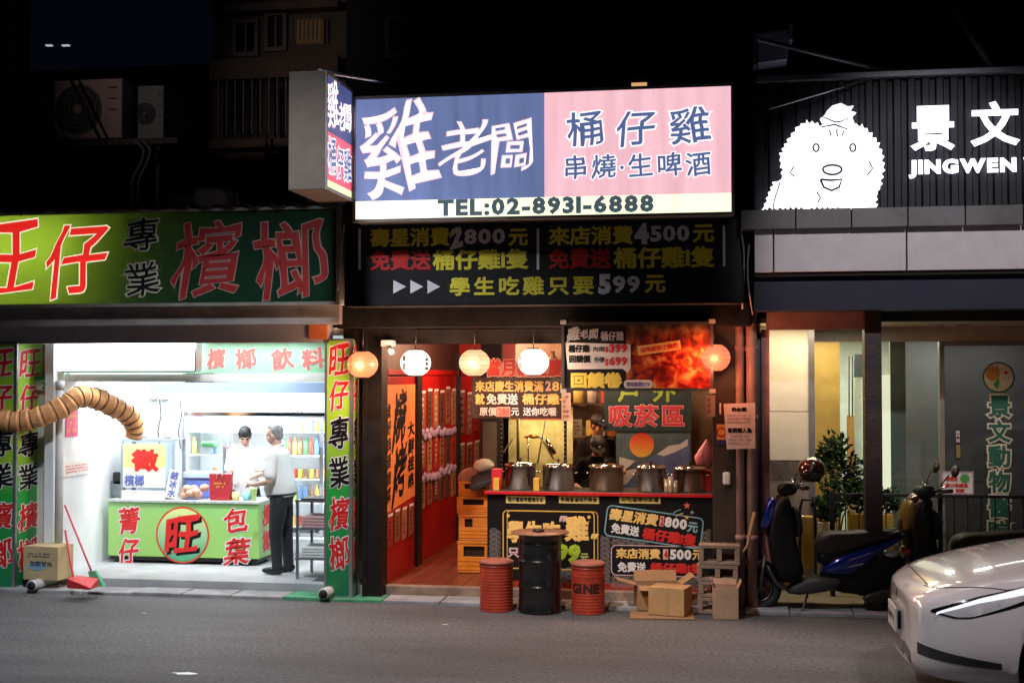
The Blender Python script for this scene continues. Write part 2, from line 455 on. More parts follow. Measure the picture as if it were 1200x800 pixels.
MB().box(XM, XR, Yf - .012, Yf + .1, -.05, .125).build('doorstep', mat('worn_step', (.25, .17, .12), .8, var=.35, bump=.5), fl, bevel=.012)
MB().box(XR, XE, Yf, 6.5, -.05, .06).build('forecourt', mat('forecourt_tiles', (.38, .33, .24), .6, var=.2, bump=.2), kind='structure', label='tiled forecourt in front of the animal clinic', origin=(0,0,0))
for k in range(4):
    p = G(random.uniform(60, 900), random.uniform(714, 735))
    MB().ell((p.x, p.y, .008), (.02 + .02*random.random(), .012, .006), 7, 4).build('litter', paper, label=['crumpled white paper scrap on the road by the bright shop', 'small white scrap on the road edge'][k > 0], cat='litter', group='paper scraps on the road')
MB().prism([(.1*math.cos(a*.7)*(1+.3*math.sin(a*2.1)), .035*math.sin(a*.7)*(1+.3*math.cos(a*3))) for a in range(9)], 0, .004, Fr(G(217, 789), (1,0,0), (0,1,0), (0,0,1))).build('paint_splash', white_p, kind='structure', label='small white paint patch on the asphalt')

# ================================================================== LEFT SHOP
ls = thing('betel_nut_shop', (PX(200, .6), .6, 0), 'open bright white shop with green sign pillars on the left', 'shop')
shop_white = mat('glossy_white_wall', (.78, .8, .82), .35, var=.05, bump=.06)
zc = 2.78
# left inner wall
MB().box(PX(60, .75)-.1, PX(60, .75), .78, 3.0, .115, zc).build('wall', shop_white, ls)
MB().box(XL0-1, PX(215, 2.95), 2.9, 3.0, .115, zc).build('wall', mat('grey_white_wall', (.6, .62, .66), .5, var=.08), ls)
MB().box(PX(215, 2.95), PX(424, .6), 3.9, 4.0, .115, zc).build('wall', shop_white, ls)
MB().box(PX(404, .8), PX(404, .8)+.06, .8, 3.9, .115, zc).build('wall', shop_white, ls)
MB().box(XL0-1, PX(424, .6), .66, 4.0, zc, zc+.08).build('ceiling', shop_white, ls)
beam_m = mat('stained_grey_beam', (.2, .185, .175), .7, var=.35, scale=2.5, bump=.3, stretch=(1, 1, 3))
r = PR(-80, 357, 398, 381, .3)
MB().box(r[0], r[2], .3, .62, r[1], r[3]).build('beam', beam_m, ls, bevel=.006)
r = PR(-80, 381, 385, 401, .5)
MB().box(r[0], r[2], .5, .66, r[1]-.01, r[3]+.02).build('shutter_box', mat('pale_shutter_metal', (.45, .45, .5), .4, .2, var=.08), ls)
r2 = PR(362, 378, 383, 397, .46)
MB().box(r2[0], r2[2], .46, .5, r2[1], r2[3]).build('orange_plate', mat('orange_plastic', (.55, .16, .05), .5), ls)
# projecting corrugated roof edge above the green sign
mb = MB(); z0 = PZ(246, .3, 200)
vs = []; n = 120; xa, xb = XL0 - 1, PX(404, .6)
for k in range(n + 1):
    xk = xa + (xb - xa) * k / n; zz = z0 + .02 * math.sin(k * 1.1)
    vs += [(xk, .15, zz), (xk, 4.5, zz + .35)]
mb.add(vs, [(2*k, 2*k+2, 2*k+3, 2*k+1) for k in range(n)], True)
vs2 = [(p[0], p[1], p[2]+.012) for p in vs]
mb.add(vs2, [(2*k, 2*k+1, 2*k+3, 2*k+2) for k in range(n)], True)
mb.build('roof', mat('rusty_roof_sheet', (.06, .05, .045), .6, .4, var=.4), ls)

# big green sign
gs = thing('green_shop_sign', (PX(180, .2), .2, PZ(357, .2)), 'long green shop sign with big red characters, glowing at its left end', 'sign')
r = PR(-80, 249, 395, 356, .2)
face = translucent('green_sign_film', (.01, .06, .035), .6, (.36, .44, .12))
MB().box(r[0], r[2], .2, .206, r[1], r[3]).build('sign_face', face, gs)
mb = MB().box(r[0], r[2], .21, .6, r[1]-.015, r[1]-.002).box(r[0], r[2], .21, .6, r[3]+.002, r[3]+.02).box(r[0], r[2], .58, .6, r[1], r[3])
mb.build('sign_box', mat('white_box_inside', (.7, .7, .7), .6), gs)
MB().frame(FY(.2), r[0]-.02, r[1]-.03, r[2]+.03, r[3]+.03, .035, -.01, .02).build('sign_frame', mat('aged_aluminium', (.32, .3, .28), .45, .6, var=.2), gs)
MB().box(r[2]+.03, r[2]+.045, .2, .6, r[1]-.03, r[3]+.03).build('side_panel', mat('grey_side_panel', (.5, .5, .48), .45, .3), gs)
tb = PX(95, .4, 300)
MB().tube([(r[0], .45, r[3]-.12), (tb, .45, r[3]-.12)], .016, 8).build('fluorescent_tube', emis('green_white_tube', (.95, 1, .8), 14), gs)
MB().tube([(r[0], .45, r[1]+.15), (tb - .1, .45, r[1]+.15)], .016, 8).build('fluorescent_tube', emis('green_white_tube', (.95, 1, .8), 14), gs)
area('tube_light', ((r[0]+tb)/2, .47, (r[1]+r[3])/2+.12), (R(90), 0, 0), tb - r[0] + .1, .35, 42, (.98, 1, .85))
lit_red = emis('lit_red_film', (.72, .02, .015), 1.)
wl = mat('pale_pink_outline', (.3, .17, .14), .5)
wll = emis('lit_pale_outline', (.85, .8, .55), 1.)
kw = dict(b=.008, brush=.9, res=6)
T('旺', -38, 264, 42, 346, .2, lit_red, gs, outline=(wll, .024), **kw)
T('仔', 53, 262, 126, 346, .2, lit_red, gs, outline=(wll, .024), **kw)
T('檳', 203, 259, 282, 348, .2, dkred_print, gs, outline=(wl, .022), **kw)
T('榔', 298, 258, 381, 349, .2, dkred_print, gs, outline=(wl, .022), **kw)
T('專', 147, 256, 186, 294, .2, black_print, gs, outline=(mat('pale_small_outline', (.5, .46, .36)), .045), **kw)
T('業', 147, 308, 186, 346, .2, black_print, gs, outline=(mat('pale_small_outline', (.5, .46, .36)), .045), **kw)

# green light-box pillars
def pillar(px0, px1, py0, py1, Y, dep, lab, letters, sidelet, lsz):
    r = PR(px0, py0, px1, py1, Y)
    t = thing('sign_pillar', (r[0], Y, r[1]), lab, 'sign pillar', 'green sign pillars of the bright shop')
    g = vgrad('pillar_print', [(0, (.008, .16, .07)), (.4, (.02, .36, .05)), (.6, (.4, .62, .03)), (1, (.3, .62, .05))], r[1], r[3])
    b = MB().box(r[0], r[2], Y, Y + dep, r[1], r[3]).build('pillar_panel', g, t)
    # object space of the panel starts at the base of the pillar
    g2 = g.node_tree
    for nd in g2.nodes:
        if nd.bl_idname == 'ShaderNodeMapRange' and nd.inputs[1].default_value == r[1]:
            nd.inputs[1].default_value = 0; nd.inputs[2].default_value = r[3] - r[1]
    m = MB().box(r[2]-.022, r[2]+.014, Y-.014, Y+.02, r[1]-.01, r[3]+.01).box(r[0]-.014, r[0]+.01, Y-.014, Y+.02, r[1]-.01, r[3]+.01)
    m.box(r[0]+.01, r[2]-.022, Y-.012, Y+.015, r[1]-.012, r[1]+.01).box(r[0]+.01, r[2]-.022, Y-.012, Y+.015, r[3]-.01, r[3]+.012)
    m.box(r[2]-.02, r[2]+.014, Y+dep-.02, Y+dep+.01, r[1]-.01, r[3]+.01)
    m.build('corner_trim', alu, t)
    for ch, a, c, mm in letters:
        T(ch, lsz[0], a, lsz[1], c, Y, mm, t, outline=(white_print, .05), b=.02, brush=.9, res=4)
    for ch, a, c, mm in sidelet:
        z1, z0 = PZ(a, Y + dep/2, px1), PZ(c, Y + dep/2, px1)
        text(ch, (Y + .06, z0, Y + dep - .07, z1), FX(r[2]), mm, t, outline=(white_print, .05), b=.02, brush=.9)
    return t, r
L6 = [('旺', 404, 440, red_print), ('仔', 445, 480, red_print), ('專', 488, 526, black_print), ('業', 535, 571, black_print), ('檳', 582, 621, red_print), ('榔', 628, 667, red_print)]
pillar(382, 412, 398, 699, .5, .24, 'green sign pillar with red and black characters right of the white shop', L6, L6, (386, 409))
L7 = [('旺', 410, 442, red_print), ('仔', 450, 482, red_print), ('專', 505, 535, black_print), ('業', 543, 572, black_print), ('檳', 588, 620, red_print), ('榔', 630, 665, red_print)]
pillar(-24, 18, 402, 699, .5, .55, 'green sign pillar cut by the left edge of the photo', L7, L7, (-16, 15))
# white pipe stubs that the pillars stand on
for px, lab in ((382, 'short white pipe end under the right green pillar'), (42, 'short white pipe end beside the printed carton')):
    p = P(px, 704, .42)
    MB().tube([(p.x, .34, .09), (p.x + .02, .75, .09)], .055, 16).lathe((p.x, .338, .09), [(.058, -.012), (.058, .03)], 16, axis='y').build('drain_pipe', mat('grey_pipe_plastic', (.5, .5, .5), .5), label=lab, cat='pipe', group='pipe stubs by the pillars')
    MB().lathe((p.x, .335, .09), [(.046, -.012), (.046, .008)], 16, axis='y').build('mouth_shade_disc', rubber, [o for o in COL.objects if o.name.startswith('drain_pipe')][-1])  # dark disc stands in for the shade inside the pipe

# light box and valance sign inside the opening
r = PR(55, 401, 228, 434, .85)
fx = thing('fluorescent_light_box', ((r[0]+r[2])/2, .85, r[1]), 'long white fluorescent light box under the shutter, burning white', 'lamp')
MB().box(r[0], r[2], .85, 1.0, r[1], r[3]).build('diffuser', emis('fluorescent_diffuser', (.95, .98, 1), 4.2), fx, bevel=.01)
MB().box(r[0]-.02, r[0], .84, 1.01, r[1]-.01, r[3]+.01).box(r[2], r[2]+.02, .84, 1.01, r[1]-.01, r[3]+.01).box(r[0], r[2], .86, 1.0, r[1]-.02, r[1]-.001).build('housing', alu, fx)
r = PR(36, 402, 384, 437, 1.06)
vs_ = thing('valance_sign', ((r[0]+r[2])/2, 1.06, r[1]), 'pale green and white inner sign with faint red characters under the shutter', 'sign')
MB().box(r[0], r[2], 1.06, 1.16, r[1], r[3]).build('sign_face', mat('pale_mint_film', (.36, .66, .46), .4, var=.1), vs_)
for ch, a, c in (('旺', 26+18, 62), ('檳', 243, 264), ('榔', 276, 300), ('飲', 318, 344), ('料', 354, 380)):
    T(ch, a, 408, c, 432, 1.06, mat('faded_red_print', (.7, .16, .14), .5), vs_, outline=(white_print, .06), b=.035, brush=.8)
mb = MB().prism(disc(((PX(226, 1.06, 420)), PZ(419, 1.06, 220)), .12), 0.003, .004, FY(1.06)); mb.build('round_emblem', mat('faded_red_print', (.75, .3, .28)), vs_)
mb = MB().prism(disc(((PX(226, 1.06, 420)), PZ(419, 1.06, 220)), .108), 0.005, .006, FY(1.06)); mb.build('round_emblem_centre', mat('pale_lime', (.7, .85, .5)), vs_)
r = PR(72, 438, 384, 447, 1.1)
MB().box(r[0], r[2], 1.03, 1.3, r[1], r[3]).build('ledge', white_p, vs_)
r = PR(176, 448, 384, 460, 1.9)
MB().box(r[0], r[2], 1.9, 1.95, r[1], r[3]).build('gap_strip', mat('blue_grey_strip', (.16, .19, .32), .5), label='blue grey strip for the dark gap under the white ledge in the bright shop', cat='rail')  # shade of the open gap put in as a dark strip
area('shop_tube_and_fill_light', (PX(210, 1.5), 1.25, zc - .06), (0, 0, 0), 2.6, .25, 130, (.93, .97, 1))
area('shop_tube_and_fill_light', (PX(250, 2.4), 2.2, zc - .06), (0, 0, 0), 2.0, .2, 60, (.93, .97, 1))
area('shop_tube_and_fill_light', (PX(230, .8), .8, 2.72), (0, 0, 0), 2.6, .06, 26, (.95, .98, 1))  # extra tube added close to the valance sign to brighten it
for yy, nm in ((.8, 'added outermost'), (1.25, 'front'), (2.2, 'rear')):
    MB().box(PX(210, yy)-1.3, PX(210, yy)+1.3, yy-.07, yy+.07, zc-.045, zc-.002).build('ceiling_light', white_p, label=f'white fluorescent batten on the bright shop ceiling, the {nm} one', cat='ceiling light', group='ceiling battens of the bright shop')

# fridge with three glass doors
Yg = 2.98
r = PR(210, 458, 385, 458, Yg); x0, x1 = r[0], r[2]; zt = PZ(459, Yg, 300)
fr_ = thing('drinks_fridge', ((x0+x1)/2, Yg, .115), 'tall white three door glass fridge with drinks behind the counter', 'fridge')
fridge_w = mat('fridge_white', (.72, .76, .8), .35, var=.04)
MB().box(x0, x0+.03, Yg, Yg+.65, .12, zt).box(x1-.03, x1, Yg, Yg+.65, .12, zt).box(x0+.03, x1-.03, Yg+.61, Yg+.65, .12, zt).box(x0+.03, x1-.03, Yg, Yg+.61, .12, .3).box(x0+.03, x1-.03, Yg, Yg+.61, zt-.3, zt).build('cabinet', fridge_w, fr_, bevel=.006)
MB().box(x0+.01, x1-.01, Yg-.03, Yg, PZ(487, Yg, 300), PZ(483, Yg, 300)).build('trim_strip', steel, fr_)
mb = MB()
for k in range(3): mb.lathe((x1-.45+.05*k, Yg-.002, PZ(485.5, Yg, 350)+.04), [(.008, -.01), (.008, .005)], 8, axis='y')
mb.build('indicator', black_p, fr_)
area('fridge_light', ((x0+x1)/2, Yg+.1, zt-.33), (0, 0, 0), 1.4, .06, 60, (.9, .97, 1))
for k in range(4): area('fridge_light', (x0+.06+k*(x1-x0-.12)/3, Yg+.06, 1.1), (R(90), 0, 0), .03, 1.4, 7, (.92, .97, 1))
dz0, dz1 = .33, PZ(489, Yg, 300)
for k in range(3):
    a = x0 + .04 + k * (x1-x0-.08)/3; b = a + (x1-x0-.08)/3 - .02
    d = MB().frame(FY(Yg-.03), a, dz0, b, dz1, .045, -.03, 0).build('door', mat('grey_white_frame', (.6, .63, .68), .35, .3), fr_, bevel=.004)
    MB().box(a+.045, b-.045, Yg-.02, Yg-.014, dz0+.045, dz1-.045).build('pane', glass('fridge_glass', (.97, .99, 1)), d)
    MB().box(b-.035, b-.012, Yg-.065, Yg-.03, 1.0, 1.45).build('handle', alu, d)
for k in range(5):
    z = .42 + .3 * k
    MB().box(x0+.035, x1-.035, Yg+.2, Yg+.58, z, z+.015).build('shelf', white_p, fr_)
cols = [(.6, .08, .05), (.1, .4, .12), (.75, .65, .1), (.15, .3, .6), (.8, .8, .8), (.85, .45, .1), (.6, .75, .2), (.3, .15, .08)]
bm_ = [mat(f'drink_colour_{"abcdefgh"[i]}', c, .3, coat=.4) for i, c in enumerate(cols)]
kind = ['red', 'green', 'yellow', 'blue', 'white', 'orange', 'lime', 'brown']
bt = {}; ORD = ['', 'first', 'second', 'third', 'fourth', 'fifth', 'sixth', 'seventh', 'eighth', 'ninth', 'tenth', 'eleventh', 'twelfth', 'thirteenth', 'fourteenth', 'fifteenth']
for k in range(5):
    z = .44 + .3 * k
    xx = x0 + .09; nn_ = 0; row = ['bottom', 'second', 'middle', 'fourth', 'top'][k]
    while xx < x1 - .08:
        c = random.randrange(8); tall = k in (1, 3)
        if xx > x0 + (x1-x0)*.66 or random.random() < .12:
            nn_ += 1
            prof = [(.028, 0), (.03, .01), (.03, .14), (.012, .19), (.012, .22)] if tall else [(.028, 0), (.031, .01), (.031, .105), (.026, .118)]
            sh = bt.get((c, tall))
            if sh is None:
                sh = MB().lathe((0, 0, 0), prof, 10).build('drink_bottle' if tall else 'drink_can', bm_[c], origin=(0,0,0)); bt[(c, tall)] = sh; o = sh
            else:
                o = sh.copy(); COL.objects.link(o)
            o.location = (xx, Yg + .28, z)
            tag(o, f'{kind[c]} {"bottle" if tall else "can"}, {ORD[nn_]} from the left on the {row} shelf of the glass fridge', 'bottle' if tall else 'can', 'drinks in the glass fridge')
        xx += .072
for (px, py, c, lab) in ((272, 524, 0, 'red tray packet behind the middle fridge door'), (246, 520, 1, 'pale green bag behind the left fridge door')):
    p = P(px, py, Yg + .2)
    MB().box(p.x-.1, p.x+.1, Yg+.12, Yg+.3, p.z-.035, p.z+.035).build('food_packet', bm_[c], bevel=.02, label=lab, cat='packet')

# counter
Yc = 1.9
x0, x1 = PX(127, Yc, 630), PX(303, Yc, 630); zt = PZ(586, Yc, 215)
ct = thing('green_counter', ((x0+x1)/2, Yc, .115), 'green and yellow printed shop counter with a round red emblem', 'counter')
gp = vgrad('counter_print', [(0, (.3, .55, .12)), (.5, (.32, .58, .16)), (1, (.22, .55, .22))], 0, 1, .4)
MB().box(x0, x1, Yc, Yc+.52, .2, zt-.03).build('front_panel', gp, ct)
MB().box(x0-.01, x1+.02, Yc-.02, Yc+.6, zt-.03, zt).build('countertop', mat('speckled_grey_top', (.45, .47, .46), .35, var=.25, scale=30), ct, bevel=.004)
MB().box(x0+.02, x1-.02, Yc+.03, Yc+.5, .15, .2).build('base_frame', black_p, ct)
for a in (x0+.06, x1-.1):
    for yb in (Yc+.05, Yc+.42): MB().box(a, a+.05, yb, yb+.05, .115, .15).build('foot', black_p, ct)
cc = (PX(214, Yc, 626), PZ(626.5, Yc, 214)); rd = .335
MB().prism(disc(cc, rd, 48), .002, .004, FY(Yc)).build('emblem_ring', mat('ring_red', (.6, .05, .02)), ct)
gm = vgrad('emblem_fill', [(0, (.02, .3, .16)), (.55, (.35, .6, .3)), (1, (.7, .8, .3))], cc[1]-rd, cc[1]+rd)
MB().prism(disc(cc, rd-.022, 48), .005, .006, FY(Yc)).build('emblem_centre', gm, ct)
for nd in gm.node_tree.nodes:
    if nd.bl_idname == 'ShaderNodeMapRange' and nd.inputs[1].default_value != 0 and abs(nd.inputs[2].default_value - (cc[1]+rd)) < 1e-4:
        nd.inputs[1].default_value = cc[1]-rd-.115; nd.inputs[2].default_value = cc[1]+rd-.115
T('旺', 197, 608, 236, 651, Yc, black_print, ct, lift=.008, b=.03, brush=.9, name='lettering_shadow')
T('旺', 194, 605, 233, 648, Yc, red_print, ct, lift=.012, b=.03, brush=.9)
for ch, a, b_, c, d in (('菁', 139, 594, 163, 625), ('仔', 139, 630, 163, 661), ('包', 263, 594, 291, 623), ('葉', 263, 630, 293, 661)):
    T(ch, a, b_, c, d, Yc, red_print, ct, outline=(white_print, .06), b=.025, brush=.9, res=4)
text('檳', (Yc+.12, .55, Yc+.4, .82), FX(x1), red_print, ct, outline=(white_print, .08), b=.05, brush=.8)
text('榔', (Yc+.12, .26, Yc+.4, .52), FX(x1), red_print, ct, outline=(white_print, .08), b=.05, brush=.8)
CTZ = zt
# glass case with recruiting poster
Yk = Yc + .12
r = PR(143, 516, 199, 584, Yk)
gc = thing('glass_case', ((r[0]+r[2])/2, Yk, CTZ), 'grey framed glass case on the counter behind the yellow recruiting poster', 'display case')
MB().frame(FY(Yk), r[0]-.02, CTZ+.002, r[2]+.06, r[3]+.02, .035, -.02, 0).box(r[0]-.02, r[2]+.06, Yk+.02, Yk+.34, r[3], r[3]+.02).box(r[2]+.025, r[2]+.06, Yk+.3, Yk+.34, CTZ, r[3]).box(r[0]-.02, r[0]+.015, Yk+.3, Yk+.34, CTZ, r[3]).build('frame', mat('grey_case_frame', (.3, .34, .42), .4), gc)
MB().box(r[0], r[2]+.03, Yk+.002, Yk+.006, CTZ+.03, r[3]).build('pane', glass('case_glass', (.85, .92, 1)), gc)
r = PR(144, 520, 194, 571, Yk-.03)
po = thing('recruiting_poster', ((r[0]+r[2])/2, Yk-.03, r[1]), 'yellow and white poster with one big red character on the glass case', 'poster')
MB().box(r[0], r[2], Yk-.03, Yk-.022, r[1], r[3]).build('sheet', vgrad('poster_yellow', [(0, (.75, .75, .7)), (.42, (.78, .76, .65)), (.5, (.8, .74, .25)), (1, (.8, .76, .3))], 0, r[3]-r[1]), po)
T('徵', 154, 526, 186, 552, Yk-.03, red_print, po, b=.05)
T('檳榔', 146, 556, 169, 569, Yk-.03, mat('blue_ink', (.12, .15, .45)), po, b=.03)
MB().box(r[0], r[2], Yk-.06, Yk-.01, CTZ, CTZ+.1).build('paper_pad', paper, label='stack of pale paper under the recruiting poster', cat='paper stack')
fs = Fr(P(203, 567, Yk-.05), (math.cos(R(-10)), 0, math.sin(R(-10))), (-math.sin(R(-10)), 0, math.cos(R(-10))), (0, -1, 0))
st = thing('ice_water_sticker', tuple(P(203, 584, Yk-.05)), 'tilted white slip with blue handwriting beside the recruiting poster', 'notice')
MB().prism([(-.075, -.17), (.075, -.17), (.075, .17), (-.075, .17)], 0, .004, fs).build('sheet', paper, st)
text('結冰水', (-.05, -.155, .05, .155), fs, mat('blue_ink', (.12, .15, .45)), st, vert=True, b=.04, lift=.006, slant=.1)
def box_thing(name, px0, py0, px1, py1, Y, dep, m, lab, cat, zbase=None, bevel=.01):
    r = PR(px0, py0, px1, py1, Y); zb = r[1] if zbase is None else zbase
    return MB().box(r[0], r[2], Y, Y+dep, zb, r[3]).build(name, m, bevel=bevel, label=lab, cat=cat)
box_thing('black_box', 132, 553, 143, 563, Yc+.25, .08, black_p, 'small black speaker box at the left end of the counter', 'box', CTZ+.15)
box_thing('steel_tin', 127, 563, 142, 584, Yc+.25, .12, mat('dull_steel', (.3, .32, .35), .3, .8), 'grey steel tin at the left end of the counter', 'tin', CTZ)
o = box_thing('blue_crate', 217, 556, 250, 584, Yc+.3, .25, mat('blue_plastic', (.12, .2, .6), .4), 'blue plastic tub with pale lid behind the red paper bag', 'tub', CTZ)
rr = PR(215, 553, 252, 560, Yc+.3); MB().box(rr[0], rr[2], Yc+.28, Yc+.57, rr[1], rr[3]).build('lid', mat('pale_blue_lid', (.5, .65, .85), .4), o, bevel=.01)
# peach coloured bags of nuts
mb = MB(); c = P(226, 577, Yc+.1)
for k in range(12): mb.ell((c.x + random.uniform(-.13, .12), Yc+.12+random.uniform(-.05, .08), CTZ+.05+random.uniform(0, .09)), (.06, .05, .045), 9, 6)
mb.build('nut_bag', mat('peach_plastic_bag', (.62, .32, .22), .5, bump=.4, bscale=20), label='lumpy peach coloured bag of nuts left of the red paper bag', cat='bag')
# red paper bag with handles
r = PR(245, 555, 270, 584, Yc+.06)
rb = thing('red_paper_bag', ((r[0]+r[2])/2, Yc+.1, CTZ), 'dark red paper bag with gold print standing on the counter', 'bag')
MB().prism([(r[0]+.01, CTZ), (r[2]-.01, CTZ), (r[2], r[3]), (r[0], r[3])], -.0, -.09, FY(Yc+.06)).build('bag_body', mat('dark_red_paper', (.38, .02, .03), .55, bump=.3), rb, bevel=.003)
cx = (r[0]+r[2])/2
MB().tube([(cx-.04, Yc+.055, r[3]-.06), (cx-.03, Yc+.05, r[3]+.0), (cx, Yc+.045, r[3]+.03), (cx+.03, Yc+.05, r[3]), (cx+.04, Yc+.055, r[3]-.06)], .004, 6).build('handle', paper, rb)
scribble((cx-.07, CTZ+.14, cx+.07, CTZ+.22), FY(Yc+.06), gold_print, rb, 2)
for px, c, lab in ((276, (.7, .6, .25), 'small pale yellow tub right of the red bag'), (289, (.2, .5, .5), 'small teal jar on the counter before the woman'), (297, (.5, .65, .25), 'lime green cup at the right end of the counter')):
    p = P(px, 584, Yc+.12)
    MB().lathe((p.x, Yc+.12, CTZ), [(.035, 0), (.045, .005), (.048, .07), (.04, .075), (.04, .1)] if px < 295 else [(.03, 0), (.042, .14), (.044, .15)], 14).build('counter_jar', mat('jar_'+lab.split()[1 if px==297 else 2], c, .4), label=lab, cat='jar')
# two small pale figurines on the case: a frog-green one and a fortune figure
for px, m2, lab in ((168, mat('soft_green', (.3, .55, .2)), 'small white and green figurine on top of the glass case'), (196, mat('soft_pink', (.7, .35, .3)), 'small white and pink figurine on top of the glass case')):
    p = P(px, 515, Yk+.15); zb = PR(143, 516, 199, 584, Yk)[3] + .02
    t = thing('figurine', (p.x, Yk+.15, zb), lab, 'figurine')
    MB().ell((p.x, Yk+.15, zb+.05), (.08, .05, .052)).ell((p.x, Yk+.15, zb+.125), (.045, .042, .042)).build('body', white_p, t)
    MB().ell((p.x-.03, Yk+.13, zb+.17), (.014, .01, .018), 8, 6).ell((p.x+.03, Yk+.13, zb+.17), (.014, .01, .018), 8, 6).ell((p.x, Yk+.103, zb+.07), (.03, .01, .02), 8, 6).build('trim', m2, t)
# wall notices, shelf things, switch boxes
fw = FX(PX(60, .75))
for (y0, y1, z0, z1, m2, lab) in ((1.05, 1.32, 1.65, 1.95, mat('pink_card', (.7, .1, .2), .6), 'pink red card hanging on the white side wall'),
                                 (1.0, 1.6, 1.2, 1.36, paper, 'white notice with red print on the white side wall')):
    t = thing('wall_notice', (PX(60, .75), (y0+y1)/2, z0), lab, 'notice')
    MB().fbox(fw, y0, z0, y1, z1, .003, .01).build('sheet', m2, t)
    scribble((y0+.04, z0+.03, y1-.04, z1-.03), fw, red_print if m2 is paper else gold_print, t, 3, lift=.011)
for px, lab in ((180, 'small white spot lamp on the grey wall, left one'), (194, 'small white switch box on the grey wall')):
    p = P(px, 462, 2.88)
    MB().box(p.x-.05, p.x+.05, 2.8, 2.9, p.z-.06, p.z+.06).lathe((p.x, 2.8, p.z), [(.035, -.04), (.045, 0)], 12, axis='y').build('wall_fitting', white_p, label=lab, cat='fitting', bevel=.01)
mb = MB()
for px in (187, 211):
    a = P(px, 468, 2.87); mb.tube([a, a + Vector((.02, 0, -.2)), a + Vector((-.02, 0, -.4)), a + Vector((.01, 0, -.62))], .006, 6)
mb.build('cable', black_p, label='two thin cables hanging down the grey wall beside the fridge', cat='cable')
# number plate and white door board, grey downpipe, sliding shutter
r = PR(37, 456, 56, 700, .95)
MB().box(r[0], r[2], .95, 1.0, .115, r[3]).build('door_board', mat('cream_board', (.62, .62, .58), .5), label='narrow cream board behind the house number plate', cat='board', bevel=.004)
r = PR(37, 441, 66, 457, .9)
t = thing('number_plate', (r[0], .9, r[1]), 'small pale green house number plate reading 25', 'plate')
MB().box(r[0], r[2], .9, .91, r[1], r[3]).build('plate', mat('plate_white', (.6, .7, .66), .4), t)
rr = PR(37, 441, 66, 445.5, .899); MB().box(rr[0], rr[2], .896, .899, rr[1], rr[3]).build('green_band', mat('plate_green', (.03, .3, .15), .4), t)
T('25', 49, 447, 59, 456, .9, mat('plate_ink', (.03, .2, .15)), t, b=.03)
T('23', 39, 0+448, 0+47, 455, .9, paper, t, b=.02) if False else None
a = P(70.5, 446, .8)
MB().tube([(a.x, .8, .115), (a.x, .8, a.z)], .045, 14).lathe((a.x, .8, a.z-.1), [(.05, 0), (.05, .1)], 14).build('downpipe', mat('grey_pipe_plastic', (.5, .5, .5)), label='grey vertical pipe left of the white side wall', cat='pipe')
# printed carton beside left pillar
def carton(name, cx, cy, z, lx, ly, lz, ang, m, lab, flaps=(), grp=None, thick=.006, openbox=False):
    t = thing(name, (cx, cy, z), lab, 'carton', grp)
    a = R(ang); U = Vector((math.cos(a), math.sin(a), 0)); V = Vector((-math.sin(a), math.cos(a), 0)); W = Vector((0, 0, 1)); c = Vector((cx, cy, z))
    mb = MB()
    mb.obox(c + W*.004, U, V, W, lx, ly, .008)
    for s in (-1, 1):
        mb.obox(c + V*s*(ly/2-thick/2) + W*(lz/2), U, V, W, lx, thick, lz-.002)
        mb.obox(c + U*s*(lx/2-thick/2) + W*(lz/2), U, V, W, thick, ly-2*thick-.001, lz-.002)
    mb.build('carton_body', m, t)
    if not openbox:
        MB().obox(c + W*(lz+.003), U, V, W, lx, ly/2-.004, .005).build('lid_flap', m, t) if False else None
        for s in (-1, 1): MB().obox(c + V*s*(ly/4) + W*(lz+.002), U, V, W, lx-.002, ly/2-.003, .005).build('lid_flap', m, t)
    for side, tilt, ln in flaps:
        T0 = R(tilt)
        D = {'f': -V, 'b': V, 'l': -U, 'r': U}[side]; Ax = U if side in 'fb' else V
        base = c + D*((ly if side in 'fb' else lx)/2) + W*(lz)
        dr = (D*math.cos(T0) + W*math.sin(T0)).normalized(); nn = Ax.cross(dr)
        MB().obox(base + dr*(ln/2+.003), Ax, dr, nn, (lx if side in 'fb' else ly)-.01, ln, .005).build('flap', m, t)
    return t, Fr(c - V*(ly/2), U, W, -V)
p = P(47, 696, .45)
t, f = carton('printed_carton', p.x+.0, .62, .05+.075, .42, .3, .36, -4, mat('tan_carton', (.5, .38, .2), .8, var=.1), 'tan carton with blue print leaning at the left green pillar')
MB().prism([(q[0]*1.6-.04, q[1]*.6+.15) for q in disc((0, 0), .07, 20)], .002, .003, f).build('blue_print', mat('pale_blue_ink', (.2, .4, .55)), t)
text('油飯甘水', (-.13, .15, .15, .21), f, mat('dark_ink', (.06, .08, .1)), t, lift=.005, b=.03)
scribble((-.16, .24, .12, .3), f, mat('dark_ink', (.06, .08, .1)), t, 2)
